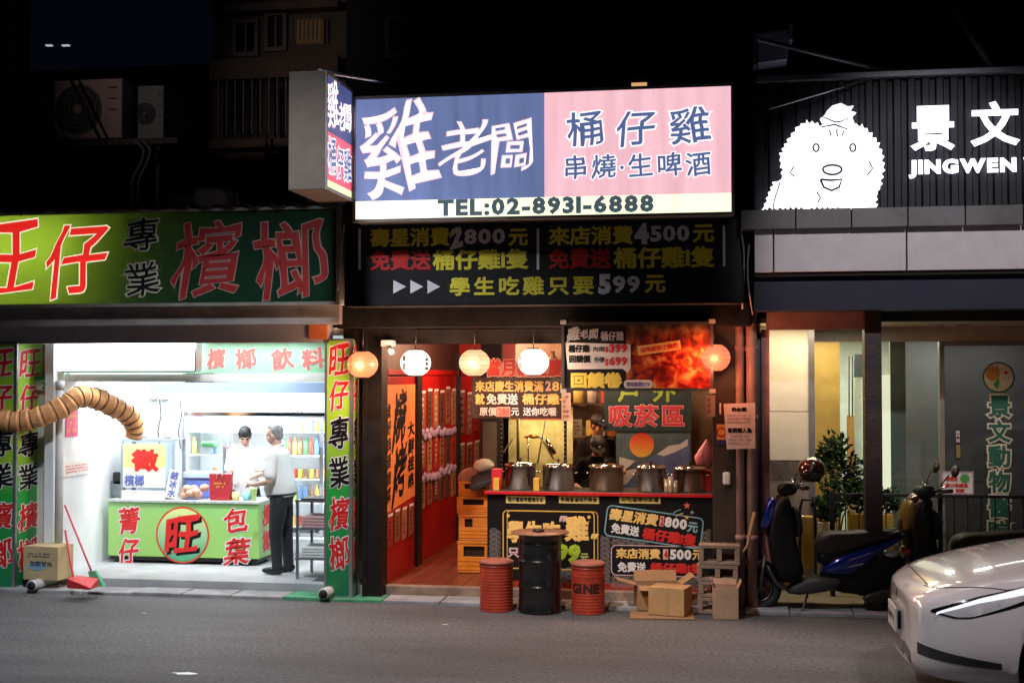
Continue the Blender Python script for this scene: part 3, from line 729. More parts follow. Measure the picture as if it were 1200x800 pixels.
# broom and red dustpan
p0 = P(76, 592, .82); p1 = G(108, 686, .12)
bt_ = thing('broom', (p1.x, p1.y, .12), 'thin red handled broom with a green and red brush', 'broom')
MB().tube([p0, (p1.x, p1.y, .25)], .011, 8).build('handle', mat('red_handle', (.6, .05, .08), .4), bt_)
d = Vector((.06, -.01, -.03))
MB().add([(p1.x-.05, p1.y, .27), (p1.x+.03, p1.y, .28), (p1.x+.14, p1.y-.02, .12), (p1.x-.0, p1.y-.02, .12), (p1.x-.05, p1.y+.04, .27), (p1.x+.03, p1.y+.04, .28), (p1.x+.14, p1.y+.04, .12), (p1.x, p1.y+.04, .12)],
         [(0,1,2,3),(4,7,6,5),(0,4,5,1),(1,5,6,2),(2,6,7,3),(3,7,4,0)]).build('brush', mat('green_bristles', (.1, .4, .22), .8, bump=.8, bscale=60), bt_)
MB().box(p1.x-.02, p1.x+.05, p1.y-.03, p1.y-.02, .125, .2).build('brush_tag', mat('red_plastic', (.6, .03, .04), .4), bt_)
p = G(90, 690, .12)
dp = thing('dustpan', (p.x, p.y, .12), 'red plastic dustpan on the floor by the broom', 'dustpan')
MB().add([(p.x-.14, p.y+.05, .12), (p.x+.16, p.y-.02, .12), (p.x+.14, p.y+.2, .12), (p.x-.12, p.y+.22, .12), (p.x-.14, p.y+.05, .22), (p.x+.16, p.y-.02, .14), (p.x+.14, p.y+.2, .21), (p.x-.12, p.y+.22, .23)],
         [(0,1,2,3),(0,4,5,1),(1,5,6,2),(2,6,7,3),(3,7,4,0),(4,7,6,5)]).build('pan', mat('red_plastic', (.6, .03, .04), .4), dp, bevel=.006)
MB().tube([(p.x-.1, p.y+.12, .2), (PX(77, .85), .85, .62)], .012, 8).build('handle', mat('red_plastic', (.6, .03, .04), .4), dp)
# ribbed orange hose
pts = [(-30, 487, .45), (0, 491, .5), (25, 493, .55), (50, 487, .6), (75, 476, .7), (92, 465, .8), (110, 466, .95), (130, 475, 1.1), (147, 484, 1.25), (157, 497, 1.35), (157, 511, 1.4)]
pw = [P(*q) for q in pts]
def spline(pw, n):
    out = []
    for i in range(len(pw)-1):
        a, b, c, d = pw[max(i-1, 0)], pw[i], pw[i+1], pw[min(i+2, len(pw)-1)]
        for k in range(n):
            t = k/n
            out.append(.5*((2*b) + (-a+c)*t + (2*a-5*b+4*c-d)*t*t + (-a+3*b-3*c+d)*t*t*t))
    return out + [pw[-1]]
sp = spline(pw, 16)
hs = thing('flexible_duct', tuple(pw[0]), 'ribbed orange flexible duct slung across the left shop front', 'duct')
rr0 = random.Random(3); rj = [rr0.uniform(-.008, .008) for _ in range(60)]
rad = [(.108 + rj[i//8] + .022*((i % 8)/8.)**1.5) * (1 if i < len(sp)-30 else 1-.25*(i-len(sp)+30)/30) for i in range(len(sp))]
MB().tube(sp, rad, 22).build('duct_skin', mat('orange_duct', (.85, .4, .16), .5, var=.2, scale=12, bump=.5, bscale=30), hs)
MB().ell(sp[-1] - Vector((0, 0, -.01)), (.07, .07, .012), 16, 6).build('end_shade_cap', black_p, hs)  # dark cap in place of the shade inside the open duct
for i in range(0, len(sp), 8):
    t_ = (sp[min(i+1, len(sp)-1)] - sp[max(i-1, 0)]).normalized(); a = t_.cross(Vector((0,0,1))).normalized(); b = a.cross(t_)
    a = (a + t_*.18).normalized()
    MB().tube([sp[i] + (a*math.cos(k*math.pi/9) + b*math.sin(k*math.pi/9))*(rad[i]+.006) for k in range(19)], .007, 5, caps=False).build('coil_ring', mat('dark_coil', (.12, .06, .03), .5), hs)
# steel side cart between counter and pillar
x0, x1 = PX(347, 1.05), PX(402, 1.05); Yt = 1.05
ct2 = thing('steel_trolley', ((x0+x1)/2, Yt, .115), 'grey steel trolley with trays between the man and the green pillar', 'trolley')
for a in (x0, x1-.03):
    for b in (Yt, Yt+.5): MB().box(a, a+.028, b, b+.028, .118, .98).build('leg', mat('dull_steel', (.3, .32, .35)), ct2)
for z in (.96, .66, .33): MB().box(x0-.01, x1+.01, Yt-.01, Yt+.54, z, z+.02).build('shelf', mat('dull_steel', (.3, .32, .35)), ct2)
MB().box(x0+.05, x1-.03, Yt+.02, Yt+.4, .982, 1.0).build('tray', steel, ct2)
for z, m2, lab, wz in ((.68, mat('pink_tray', (.7, .4, .4)), 'pink tray pile on the middle shelf of the trolley', .13), (.35, white_p, 'stack of white trays on the lower shelf of the trolley', .12)):
    t = thing('tray_stack', ((x0+x1)/2, Yt+.2, z), lab, 'trays')
    for k in range(4): MB().box(x0+.05, x1-.06, Yt+.03, Yt+.4, z+.001+k*wz/4, z+(k+.8)*wz/4).build('tray', m2, t, bevel=.004)
box_thing('black_bin', 364, 683, 384, 699, .95, .3, black_p, 'black box under the steel trolley', 'box', .117)

# ================================================================== RESTAURANT
rs = thing('restaurant', (PX(640, .6), .6, 0), 'dark fronted restaurant with red corridor wall between the two shops', 'restaurant')
r = PR(425, 372, 447, 703, .6)
MB().box(r[0], r[2], .6, .85, .0, r[3]).box(r[0]-.0, r[0]+.05, .58, .6, 0, r[3]).build('post', dark_steel, rs, bevel=.006)
r = PR(835, 372, 862, 703, .6)
MB().box(r[0], r[2], .6, .95, .0, r[3]).build('post', mat('brown_pillar_paint', (.045, .028, .02), .5, var=.3, bump=.2), rs, bevel=.006)
XPr = r[0]
r = PR(400, 357, 880, 402, .55)
MB().box(r[0], r[2], .4, .75, r[1]+.16, r[3]).build('header_beam', mat('dark_header_paint', (.006, .005, .005), .6, var=.5, bump=.3, spec=.15), rs, bevel=.008)
MB().box(r[0], r[2], .62, .8, r[1], r[1]+.155).build('lower_beam', dark_steel, rs, bevel=.008)
r = PR(447, 398, 660, 404, .6)
# ceiling and its ribs
ZC = 2.95
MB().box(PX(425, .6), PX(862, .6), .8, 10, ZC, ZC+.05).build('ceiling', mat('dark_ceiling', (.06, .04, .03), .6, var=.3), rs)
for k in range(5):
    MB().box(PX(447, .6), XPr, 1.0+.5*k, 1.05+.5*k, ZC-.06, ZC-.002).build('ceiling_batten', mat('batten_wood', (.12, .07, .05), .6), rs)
XW = PX(448, .8)
redw = mat('red_wall_paint', (.42, .012, .01), .35, var=.25, scale=2, bump=.1)
def wy(px): # depth of the corridor wall at an image column
    X = XW; lo, hi = .6, 14
    for _ in range(40):
        m_ = (lo+hi)/2
        if P(px, 560, m_).x < X: lo = m_     # X at this column grows left as depth grows
        else: hi = m_
    return m_
def wy(px):
    d = RM @ Vector(((px - 600) / F, -160 / F, -1)); return CAM.y + d.y * (XW / d.x)
ya, yb, yc, yd, ye = .86, wy(484), wy(489), wy(533), wy(562)
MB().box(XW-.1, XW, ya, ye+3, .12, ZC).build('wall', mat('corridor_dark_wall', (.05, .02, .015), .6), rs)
fw = FX(XW)
def wpanel(y0, y1, z0, z1, lab):
    t = thing('red_wall_panel', (XW, y0, z0), lab, 'wall panel', 'red panels on the corridor wall')
    MB().fbox(fw, y0, z0, y1, z1, .001, .02).build('board', redw, t, bevel=.003)
    return t
ztop = 2.34
w1 = wpanel(ya, yb, .12, ztop, 'red wall panel behind the orange calligraphy banner')
w2 = wpanel(yc, yd, .12, ztop+.05, 'red wall panel covered with rows of hanging menu strips')
w3 = wpanel(yd+.1, ye, .12, ztop+.05, 'farthest red wall panel with dark framed strips')
for a, b in ((yb, yc), (yd, yd+.1)):
    MB().box(XW+.0, XW+.06, a, b, .12, ZC-.3).build('post', black_p, rs, bevel=.004)
fwp = FX(XW+.02)
# orange banner with brush calligraphy
ob = thing('orange_banner', (XW, ya+.05, 1.0), 'orange banner with black brush calligraphy on the corridor wall', 'banner')
zt_, zb_ = 2.25, .93
MB().prism([(ya-.0, zb_-.06), (yb-.02, zb_+.02), (yb-.02, zt_), (ya, zt_)], .002, .008, fwp).build('cloth', mat('orange_cloth', (.8, .24, .06), .7, var=.06, bump=.15), ob)
L_ = yb - ya
text('燒烤', (ya+.2*L_, zb_+.05, ya+.66*L_, zt_-.06), fwp, black_print, ob, vert=True, b=.03, brush=1.8, lift=.011, gap=-.1)
text('大鮮桂串', (ya+.72*L_, zb_+.12, ya+.95*L_, zt_-.42), fwp, black_print, ob, vert=True, b=.04, brush=.9, lift=.011)
text('魚好肉酒加菜', (ya+.02*L_, zb_+.05, ya+.14*L_, zt_-.2), fwp, black_print, ob, vert=True, b=.03, brush=1.2, lift=.011)
# menu strips: three rows on panel two, one row below the banner, frames on panel three
strip_m = [mat('strip_wood', (.28, .11, .05), .6), mat('strip_tan', (.36, .2, .1), .6), mat('strip_red', (.32, .04, .02), .6), mat('strip_dark', (.1, .06, .04), .6)]
def strips(parent, y0, y1, n, z0, z1, seed, dirt=0, names='menu_strip'):
    rnd = random.Random(seed)
    for k in range(n):
        a = y0 + (y1-y0)*k/n + .01; wd = (y1-y0)/n*.62; dz = rnd.uniform(-.03, .03)
        o = MB().prism([(a, z0+dz-.02), (a+wd, z0+dz), (a+wd, z1+dz+.02), (a, z1+dz)], .02+.004, .034, fw).build(names, strip_m[rnd.randrange(4)], parent)
        scribble((a+wd*.25, z0+dz+.05, a+wd*.75, z1+dz-.04), fw, black_print if rnd.random() > .3 else white_print, o, 5, seed=k+seed, lift=.036)
        MB().prism([(a, z1+dz-.0), (a+wd, z1+dz), (a+wd, z1+dz+.03), (a, z1+dz+.03)], .035, .04, fw).build('white_tip', paper, o)
strips(w2, yc+.03, yd, 6, 1.72, 2.16, 1); strips(w2, yc+.03, yd, 6, 1.2, 1.6, 2); strips(w2, yc+.03, yd, 6, .78, 1.08, 3)
for z in (1.64, 1.12):
    mb = MB()
    for k in range(18): mb.ell((XW+.045, yc+.1+k*(yd-yc-.2)/18, z+random.uniform(-.04, .04)), (.015, .09, .05), 7, 5)
    mb.build('paper_garland', mat('lilac_paper', (.4, .33, .5), .8), w2, kind='stuff')
strips(w1, ya+.03, yb-.02, 4, .5, .82, 5)
strips(w3, yd+.12, ye-.02, 3, 1.55, 2.1, 6); strips(w3, yd+.12, ye-.02, 3, .9, 1.4, 7)
MB().fbox(fw, ya, ztop+.02, ye, ztop+.08, 0, .05).build('rail', redw, rs)
# red lintel deep in the corridor and dark back
MB().box(XW, PX(587, 1.3), 4.8, 4.9, 2.45, ZC).build('inner_lintel', redw, rs)
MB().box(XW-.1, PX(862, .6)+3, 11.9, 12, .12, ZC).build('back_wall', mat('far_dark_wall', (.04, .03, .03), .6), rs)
# dark partition between corridor and kitchen
r = PR(563, 470, 586, 600, 2.2)
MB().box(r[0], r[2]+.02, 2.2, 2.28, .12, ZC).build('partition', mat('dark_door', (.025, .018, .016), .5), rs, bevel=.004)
rr = PR(566, 494, 582, 572, 2.2)
pn = MB().box(rr[0], rr[2], 2.185, 2.198, rr[1], rr[3]).build('grey_noticeboard', mat('grey_board', (.16, .12, .11), .6), rs)
# kitchen back wall
YB = 3.4
MB().box(PX(586, 2.28), PX(862, .6)+.2, YB, YB+.08, .12, ZC).build('kitchen_wall', mat('greasy_kitchen_wall', (.2, .13, .08), .5, var=.4, scale=4), rs)
MB().box(PX(862, .6)-.06, PX(862, .6), .95, YB, .12, ZC).build('side_wall', mat('greasy_kitchen_wall', (.2, .13, .08), .5), rs)

# lanterns
def lantern(px, py, Y, lit, s, lab, marks=None):
    c = P(px, py, Y)
    t = thing('paper_lantern', (c.x, Y, c.z-.15), lab, 'lantern', 'paper lanterns hanging over the restaurant front')
    prof = []
    n = 24
    for k in range(n+1):
        ph = math.pi*(.12 + .76*k/n)
        rr_ = .158*math.sin(ph) * (1 + (.014 if k % 2 else -.008)); prof.append((rr_, -.142*math.cos(ph)))
    MB().lathe(c, prof, 28, caps=False).build('paper_shell', emis(f'lantern_paper_{lit}', {'warm': (1, .27, .1), 'white': (1, .86, .76), 'cream': (1, .42, .22), 'red': (1, .2, .09)}[lit], s, .06), t)
    for k in range(1, 7):
        ph = math.pi*(.12 + .76*k/7); rr_ = .16*math.sin(ph)
        MB().tube([(c.x+rr_*math.cos(q_*math.pi/14), Y+rr_*math.sin(q_*math.pi/14), c.z-.142*math.cos(ph)) for q_ in range(29)], .0022, 4, caps=False).build('wire_rib', mat('rib_paper', (.35, .12, .06), .7), t)
    for sgn in (-1, 1):
        MB().lathe((c.x, Y, c.z+sgn*.132), [(.066, -.01), (.07, 0), (.066, .01)], 16).build('end_ring', black_p, t)
    MB().tube([(c.x, Y, c.z+.14), (c.x+.005, Y+.01, ZC-.05)], .005, 6).build('hanging_cord', black_p, t)
    if marks:
        for (a, b_, mm, sd) in marks:
            f = Fr(c, (math.cos(R(a)), math.sin(R(a)), 0), (0, 0, 1), (math.sin(R(a)), -math.cos(R(a)), 0))
            text(b_, (-.028, -.075, .028, .075), f, mm, t, vert=True, b=.04, lift=.158)
    point('lantern_fill', (c.x, Y-.2, c.z-.02), 24.0*s if lit != 'white' else 20.0*s, (1, .3, .13) if lit == 'red' else ((1, .5, .28) if lit != 'white' else (1, .64, .42)), .12)  # fill light added in front of the shell, not a bulb inside
    return t
brown_ink = mat('brown_ink', (.25, .07, .03)); red_ink = mat('faded_red_ink', (.7, .12, .1))
lantern(425, 427, .3, 'warm', 1.5, 'orange paper lantern in front of the right green sign pillar', [(-35, '串燒', brown_ink, 1)])
lantern(487, 425, .42, 'white', 2.4, 'white hot paper lantern above the orange calligraphy banner', [(-35, '啤酒', black_print, 1), (60, '生', black_print, 1)])
lantern(556, 425, .42, 'cream', 1.6, 'orange and white paper lantern left of the red header letters', [(25, '桶仔雞', red_ink, 1)])
lantern(625, 424, .42, 'white', 2.6, 'white hot paper lantern left of the food photo banner', [(-50, '串燒', red_ink, 1)])
lantern(837, 419, .42, 'red', 1.5, 'red glowing paper lantern half behind the food photo banner')
# header letters and black promotional banner
hb = thing('birthday_header', (PX(613, .85), .85, 2.4), 'red cut out header letters above the black promotion banner', 'sign')
mb = MB(); rr = PR(572, 424, 662, 441, .86); MB().box(rr[0], rr[2], .86, .875, rr[1], rr[3]).build('backing_board', mat('pink_acrylic', (.7, .25, .2), .4), hb)
T('當月壽星慶', 570, 420, 661, 441, .86, mat('header_red', (.68, .05, .03)), hb, outline=(mat('pink_halo', (.8, .45, .38)), .075), b=.04)
pb = thing('promotion_banner', (PX(610, .8), .8, 2.0), 'black promotion banner with gold characters between two lanterns', 'banner')
rr = PR(553, 442, 669, 490, .82); MB().box(rr[0], rr[2], .82, .832, rr[1], rr[3]).build('cloth', mat('dark_brown_vinyl', (.05, .022, .018), .4, bump=.1), pb)
gold_l = mat('bright_gold', (.85, .55, .16), .5)
T('來店慶生消費滿', 557, 446, 637, 459, .82, gold_l, pb, b=.035); T('2', 639, 446, 646, 458, .82, mat('pink_halo', (.8, .45, .38)), pb, b=.05); T('80', 647, 447, 665, 458, .82, gold_l, pb, b=.03)
T('就', 557, 461, 568, 474, .82, gold_l, pb, b=.035); T('免費送', 570, 461, 607, 474, .82, white_print, pb, b=.035); T('桶仔雞+1', 612, 461, 667, 474, .82, gold_l, pb, b=.035)
rr = PR(582, 476.5, 598, 488, .82); MB().box(rr[0], rr[2], .816, .8185, rr[1], rr[3]).build('price_patch', mat('pink_patch', (.75, .4, .34)), pb)
T('原價', 562, 477, 582, 487, .82, white_print, pb, b=.02); T('288', 584, 478, 597, 487, .815, red_ink, pb, b=.03); T('元 送你吃喔', 599, 477, 652, 487, .82, white_print, pb, b=.025)

# food photo banner
def food_mat():
    m = mat('food_photo_print', (.5, .05, .02), .35, coat=.4); nt = m.node_tree; N = nt.nodes; L = nt.links; b = N['Principled BSDF']
    tc = N.new('ShaderNodeTexCoord'); sp_ = N.new('ShaderNodeSeparateXYZ'); L.new(tc.outputs['Object'], sp_.inputs[0])
    n = N.new('ShaderNodeTexNoise'); n.inputs['Scale'].default_value = 9; n.inputs['Detail'].default_value = 9; n.inputs['Distortion'].default_value = .8; L.new(tc.outputs['Object'], n.inputs['Vector'])
    r_ = N.new('ShaderNodeValToRGB'); cr = r_.color_ramp; L.new(n.outputs[0], r_.inputs[0])
    cr.elements[0].position = .3; cr.elements[0].color = (.08, .006, .004, 1); cr.elements[1].position = .72; cr.elements[1].color = (.85, .45, .15, 1)
    for p_, c_ in ((.42, (.2, .012, .006)), (.52, (.5, .03, .01)), (.6, (.7, .14, .03))):
        e = cr.elements.new(p_); e.color = (*c_, 1)
    # dark corner fading from the left and the top
    ma = N.new('ShaderNodeMapRange'); ma.inputs[1].default_value = -.62; ma.inputs[2].default_value = .25; L.new(sp_.outputs[0], ma.inputs[0])
    mz = N.new('ShaderNodeMapRange'); mz.inputs[1].default_value = .66; mz.inputs[2].default_value = .38; L.new(sp_.outputs[2], mz.inputs[0])
    mm = N.new('ShaderNodeMath'); mm.operation = 'MULTIPLY'; L.new(ma.outputs[0], mm.inputs[0]); L.new(mz.outputs[0], mm.inputs[1])
    n2 = N.new('ShaderNodeTexNoise'); n2.inputs['Scale'].default_value = 9; L.new(tc.outputs['Object'], n2.inputs['Vector'])
    r2_ = N.new('ShaderNodeValToRGB'); r2_.color_ramp.elements[0].position = .4; r2_.color_ramp.elements[0].color = (.015, .01, .008, 1); r2_.color_ramp.elements[1].position = .7; r2_.color_ramp.elements[1].color = (.12, .1, .04, 1); L.new(n2.outputs[0], r2_.inputs[0])
    mx = N.new('ShaderNodeMix'); mx.data_type = 'RGBA'; L.new(mm.outputs[0], mx.inputs[0]); L.new(r2_.outputs[0], mx.inputs[6]); L.new(r_.outputs[0], mx.inputs[7])
    L.new(mx.outputs[2], b.inputs['Base Color']); return m
YQ = .32
rr = PR(658, 377, 836, 458, YQ)
fb = thing('food_photo_banner', ((rr[0]+rr[2])/2, YQ, rr[1]), 'black framed banner with roast chicken photo and prices 399 and 699', 'banner')
n = 14; mb = MB(); mb2 = MB()
MB().box(rr[0]+.02, (rr[0]*.57+rr[2]*.43), YQ, YQ+.006, rr[1]+.02, rr[3]-.02).build('black_half', mat('black_vinyl', (.016, .012, .012), .35, bump=.1), fb)
mb.box((rr[0]*.57+rr[2]*.43), rr[2]-.02, YQ, YQ+.006, rr[1]+.02, rr[3]-.02)
o = mb.build('photo_half', food_mat(), fb)
for nd in o.data.materials[0].node_tree.nodes: pass
MB().frame(FY(YQ), rr[0], rr[1], rr[2], rr[3], .03, -.015, .012).build('frame', mat('banner_frame', (.09, .08, .08), .35, .5), fb)
for a, b_ in ((rr[0], rr[3]), (rr[2]-.03, rr[3]), (rr[0], rr[1]), (rr[2]-.03, rr[1])):
    MB().box(a-.01, a+.05, YQ-.018, YQ+.02, b_-.02, b_+.02).build('corner_clip', mat('pale_tape', (.4, .36, .32), .5), fb)
MB().tube([(rr[0]+.05, YQ+.02, rr[3]), (rr[0]+.02, .5, ZC)], .008, 6).build('hanging_bar', black_p, fb)
MB().tube([(rr[2]-.05, YQ+.02, rr[3]), (rr[2]-.02, .5, ZC)], .008, 6).build('hanging_bar', black_p, fb)
T('雞老闆', 665, 383, 701, 399, YQ, grey_print, fb, brush=1, b=.03, sizes=[1.25, .8, .95]); T('桶仔雞', 704, 388, 731, 399, YQ, grey_print, fb, b=.02)
a = PR(662, 401, 739, 432, YQ)
MB().prism([(a[0], a[3]), (a[2], a[3]-.02), (a[2], a[1]), (a[2]-.03, a[1]-.04), (a[2]-.08, a[1]), (a[0]+.03, a[1]-.005)], .002, .004, FY(YQ)).build('price_panel', mat('cream_print', (.72, .62, .55)), fb)
T('桶仔雞', 666, 404, 691, 413, YQ, black_print, fb, b=.05, lift=.006); T('內用', 695, 406, 708, 412, YQ, black_print, fb, b=.02, lift=.006); T('$', 709, 406, 713, 413, YQ, red_print, fb, b=.05, lift=.006); T('399', 714, 403, 735, 413, YQ, red_print, fb, b=.05, lift=.006)
T('回饋價', 667, 416, 692, 425, YQ, black_print, fb, b=.05, lift=.006); T('外帶', 696, 418, 708, 425, YQ, black_print, fb, b=.02, lift=.006); T('$', 709, 420, 713, 429, YQ, red_print, fb, b=.05, lift=.006); T('699', 714, 418, 735, 428, YQ, red_print, fb, b=.05, lift=.006)
T('回饋卷', 669, 436, 729, 455, YQ, mat('banner_yellow', (.85, .6, .08)), fb, b=.06)
a = PR(731, 445, 765, 455, YQ); MB().prism(rrect(*a, .04), .002, .004, FY(YQ)).build('label_pill', mat('cream_print', (.72, .62, .55)), fb)
T('辣味無限KTV', 734, 447, 762, 453, YQ, mat('violet_ink', (.1, .05, .2)), fb, b=.02, lift=.006)
a = PR(747, 402, 798, 413, YQ); cc_ = ((a[0]+a[2])/2, (a[1]+a[3])/2)
MB().prism(rotp([(a[0], a[1]), (a[2], a[1]), (a[2], a[3]), (a[0], a[3])], cc_, R(8)), .002, .004, FY(YQ)).build('yellow_ribbon', mat('ribbon_yellow', (.85, .45, .1)), fb)
text('採用新鮮土雞肉', (a[0]+.03, a[1]+.02, a[2]-.03, a[3]-.02), FY(YQ), red_print, fb, rot=R(8), lift=.006, b=.02)

# smoking area cloth, mural cloth
rr = PR(708, 462, 810, 505, 2.6)
sa = thing('smoking_area_sign', ((rr[0]+rr[2])/2, 2.6, rr[1]), 'dark teal cloth sign with red smoking area characters behind the pots', 'sign')
MB().box(rr[0], rr[2], 2.6, 2.61, rr[1], rr[3]).build('cloth', mat('dark_teal_cloth', (.01, .03, .035), .7, bump=.3), sa)
T('吸菸區', 714, 474, 802, 500, 2.6, mat('soft_red', (.5, .03, .06)), sa, outline=(mat('pale_rose', (.6, .4, .42)), .05), b=.028, gap=.1)
T('戶外', 724, 446, 792, 471, 2.6, mat('leaf_print', (.25, .35, .04)), sa, b=.03, gap=.5)
rr_ = PR(708, 442, 810, 462, 2.6); MB().box(rr_[0], rr_[2], 2.6, 2.61, rr[3]+.001, rr_[3]).build('upper_cloth', mat('dark_teal_cloth', (.01, .03, .035)), sa)
rr = PR(722, 505, 810, 572, 2.62)
mu = thing('sunset_cloth', ((rr[0]+rr[2])/2, 2.62, rr[1]), 'blue cloth with orange sunset and snowy mountain behind the pots', 'wall hanging')
MB().box(rr[0], rr[2], 2.62, 2.628, rr[1], rr[3]).build('cloth', mat('washed_blue_cloth', (.07, .11, .15), .8, var=.4, scale=3, bump=.3), mu)
c = (PX(752, 2.62, 520), PZ(521, 2.62, 752))
sm = vgrad('sun_print', [(0, (.75, .5, .12)), (.5, (.75, .2, .05)), (1, (.5, .02, .02))], 0, .28)
MB().prism(disc(c, .145, 24), .002, .004, FY(2.62)).build('sun', sm, mu)
for nd in sm.node_tree.nodes:
    if nd.bl_idname == 'ShaderNodeMapRange' and abs(nd.inputs[2].default_value-.28) < 1e-6:
        nd.inputs[1].default_value = c[1]-.14-rr[1]; nd.inputs[2].default_value = c[1]+.14-rr[1]
def q(px, py, Y=2.62): v = P(px, py, Y); return (v.x, v.z)
MB().prism([q(728, 560), q(757, 541), q(775, 528), q(790, 522), q(808, 512), q(808, 572), q(724, 572)], .005, .006, FY(2.62)).build('mountain_print', mat('mountain_blue', (.08, .12, .3), .8, var=.4), mu)
MB().prism([q(770, 532), q(784, 522), q(797, 520), q(806, 514), q(806, 522), q(790, 530), q(778, 534)], .008, .009, FY(2.62)).build('snow_print', mat('snow_print', (.5, .5, .55), .8), mu)
MB().prism([q(726, 535), q(745, 540), q(730, 552), q(750, 548), q(735, 566), q(724, 570)], .008, .009, FY(2.62)).build('foam_print', mat('snow_print', (.5, .5, .55), .8), mu)

# kitchen shelf with jars, hood, glass cabinet
kr = thing('kitchen_rack', (PX(700, 3.2), 3.2, .12), 'kitchen rack with jars and boxes behind the cooks', 'rack')
xa_, xb_ = PX(640, 3.1), PX(735, 3.1)
for a in (xa_, xb_): MB().box(a, a+.04, 3.0, 3.3, .125, 2.5).build('upright', steel, kr)
for z in (1.2, 1.6, 2.0, 2.35): MB().box(xa_+.04, xb_, 3.0, 3.3, z, z+.02).build('shelf', steel, kr)
kc = [((.6, .2, .04), 'orange'), ((.65, .5, .12), 'yellow'), ((.5, .04, .03), 'red'), ((.55, .5, .42), 'cream'), ((.1, .25, .08), 'green'), ((.12, .07, .04), 'brown')]
for z in (1.22, 1.62, 2.02, 2.37):
    xx = xa_ + .08; nn_ = 0
    rown = {1.22: 'lowest', 1.62: 'second', 2.02: 'third', 2.37: 'top'}[z]
    while xx < xb_-.08:
        nn_ += 1; c_, nm = random.choice(kc); h = random.uniform(.12, .3); w_ = random.uniform(.04, .07)
        mb = MB().lathe((xx, 3.08, z), [(w_, 0), (w_, h*.7), (w_*.55, h*.85), (w_*.55, h)], 12) if random.random() > .4 else MB().box(xx-w_, xx+w_, 3.02, 3.16, z+.001, z+h)
        mb.build('jar', mat('stock_'+nm, c_, .4, coat=.3), label=f'{nm} container, {ORD[nn_]} from the left on the {rown} shelf of the kitchen rack', cat='container', group='stock on the kitchen rack')
        xx += w_*2 + .05
Ycb = 1.75
rr = PR(586, 478, 664, 560, Ycb)
gcab = thing('glass_cabinet', ((rr[0]+rr[2])/2, Ycb, 1.13), 'lit glass cabinet with hanging skewers behind the left pots', 'display cabinet')
mb = MB()
for a in (rr[0], rr[2]-.03): mb.box(a, a+.03, Ycb, Ycb+.03, .5, rr[3])
mb.box(rr[0]+.03, rr[2]-.03, Ycb, Ycb+.03, rr[3]-.03, rr[3]).box(rr[0], rr[2], Ycb, Ycb+.6, rr[3], rr[3]+.02).box(rr[0], rr[0]+.02, Ycb+.03, Ycb+.6, .9, 1.16).build('frame', black_p, gcab)
for a in (rr[0], rr[2]-.03):
    for k in range(14): MB().lathe((a+.015, Ycb-.002, rr[1]+.05+k*.05), [(.007, -.002), (.007, .003)], 8, axis='y').build('slot_hole', paper, gcab) if k % 1 == 0 else None
MB().box(rr[0]+.03, rr[2]-.03, Ycb+.01, Ycb+.014, 1.1, rr[3]-.03).build('pane', glass('cab_glass', (.98, .97, .9)), gcab)
MB().box(rr[0], rr[2], Ycb+.58, Ycb+.6, .9, rr[3]).build('back_panel', mat('olive_back_panel', (.5, .42, .22), .5, var=.35, scale=5), gcab)
MB().box(rr[0]+.03, rr[2]-.03, Ycb+.57, Ycb+.578, rr[3]-.15, rr[3]-.02).build('red_pelmet', mat('dull_red_band', (.4, .07, .04)), gcab)
for (ax, az, bx, bz, rd_, m2, nm) in ((639, 492, 630, 543, .009, paper, 'skewer'), (632, 510, 649, 538, .009, paper, 'skewer'), (602, 512, 590, 530, .009, paper, 'skewer'), (640, 515, 650, 532, .03, steel, 'ladle'), (619, 512, 619, 545, .008, steel, 'hook'), (607, 485, 607, 540, .018, mat('olive_tube', (.5, .5, .25)), 'light_rail')):
    MB().tube([P(ax, az, Ycb+.2), P(bx, bz, Ycb+.2)], rd_, 8).build(nm, m2, gcab)
mb = MB()
for k in range(7): mb.ell(P(617+k*2.5, 511+random.uniform(-1.5, 1.5), Ycb+.25), (.03, .02, .02), 8, 6)
mb.build('hanging_meat', mat('roast_meat', (.5, .2, .06), .4, bump=.5), gcab)
area('cabinet_light', ((rr[0]+rr[2])/2, Ycb+.3, rr[3]-.05), (0, 0, 0), .55, .1, 9, (1, .8, .45))
# hanging blank bottle slip, little notices
for (x0, y0, x1, y1, Y, m2, lab, rows) in ((658, 460, 669, 493, .78, mat('translucent_slip', (.55, .38, .3)), 'narrow pale slip hanging under the left corner of the food banner', 5),
        (827, 463, 838, 488, .58, mat('grey_card', (.4, .3, .27)), 'small card hanging on the brown pillar under the food banner', 3),
        (671, 491, 682, 512, 1.9, mat('cream_card', (.5, .48, .35)), 'pale card leaning beside the kitchen cabinet', 4)):
    rr = PR(x0, y0, x1, y1, Y); t = thing('hanging_slip', ((rr[0]+rr[2])/2, Y, rr[1]), lab, 'notice')
    MB().box(rr[0], rr[2], Y, Y+.005, rr[1], rr[3]).build('sheet', m2, t); scribble((rr[0]+.02, rr[1]+.02, rr[2]-.02, rr[3]-.02), FY(Y), brown_ink, t, rows, seed=x0)
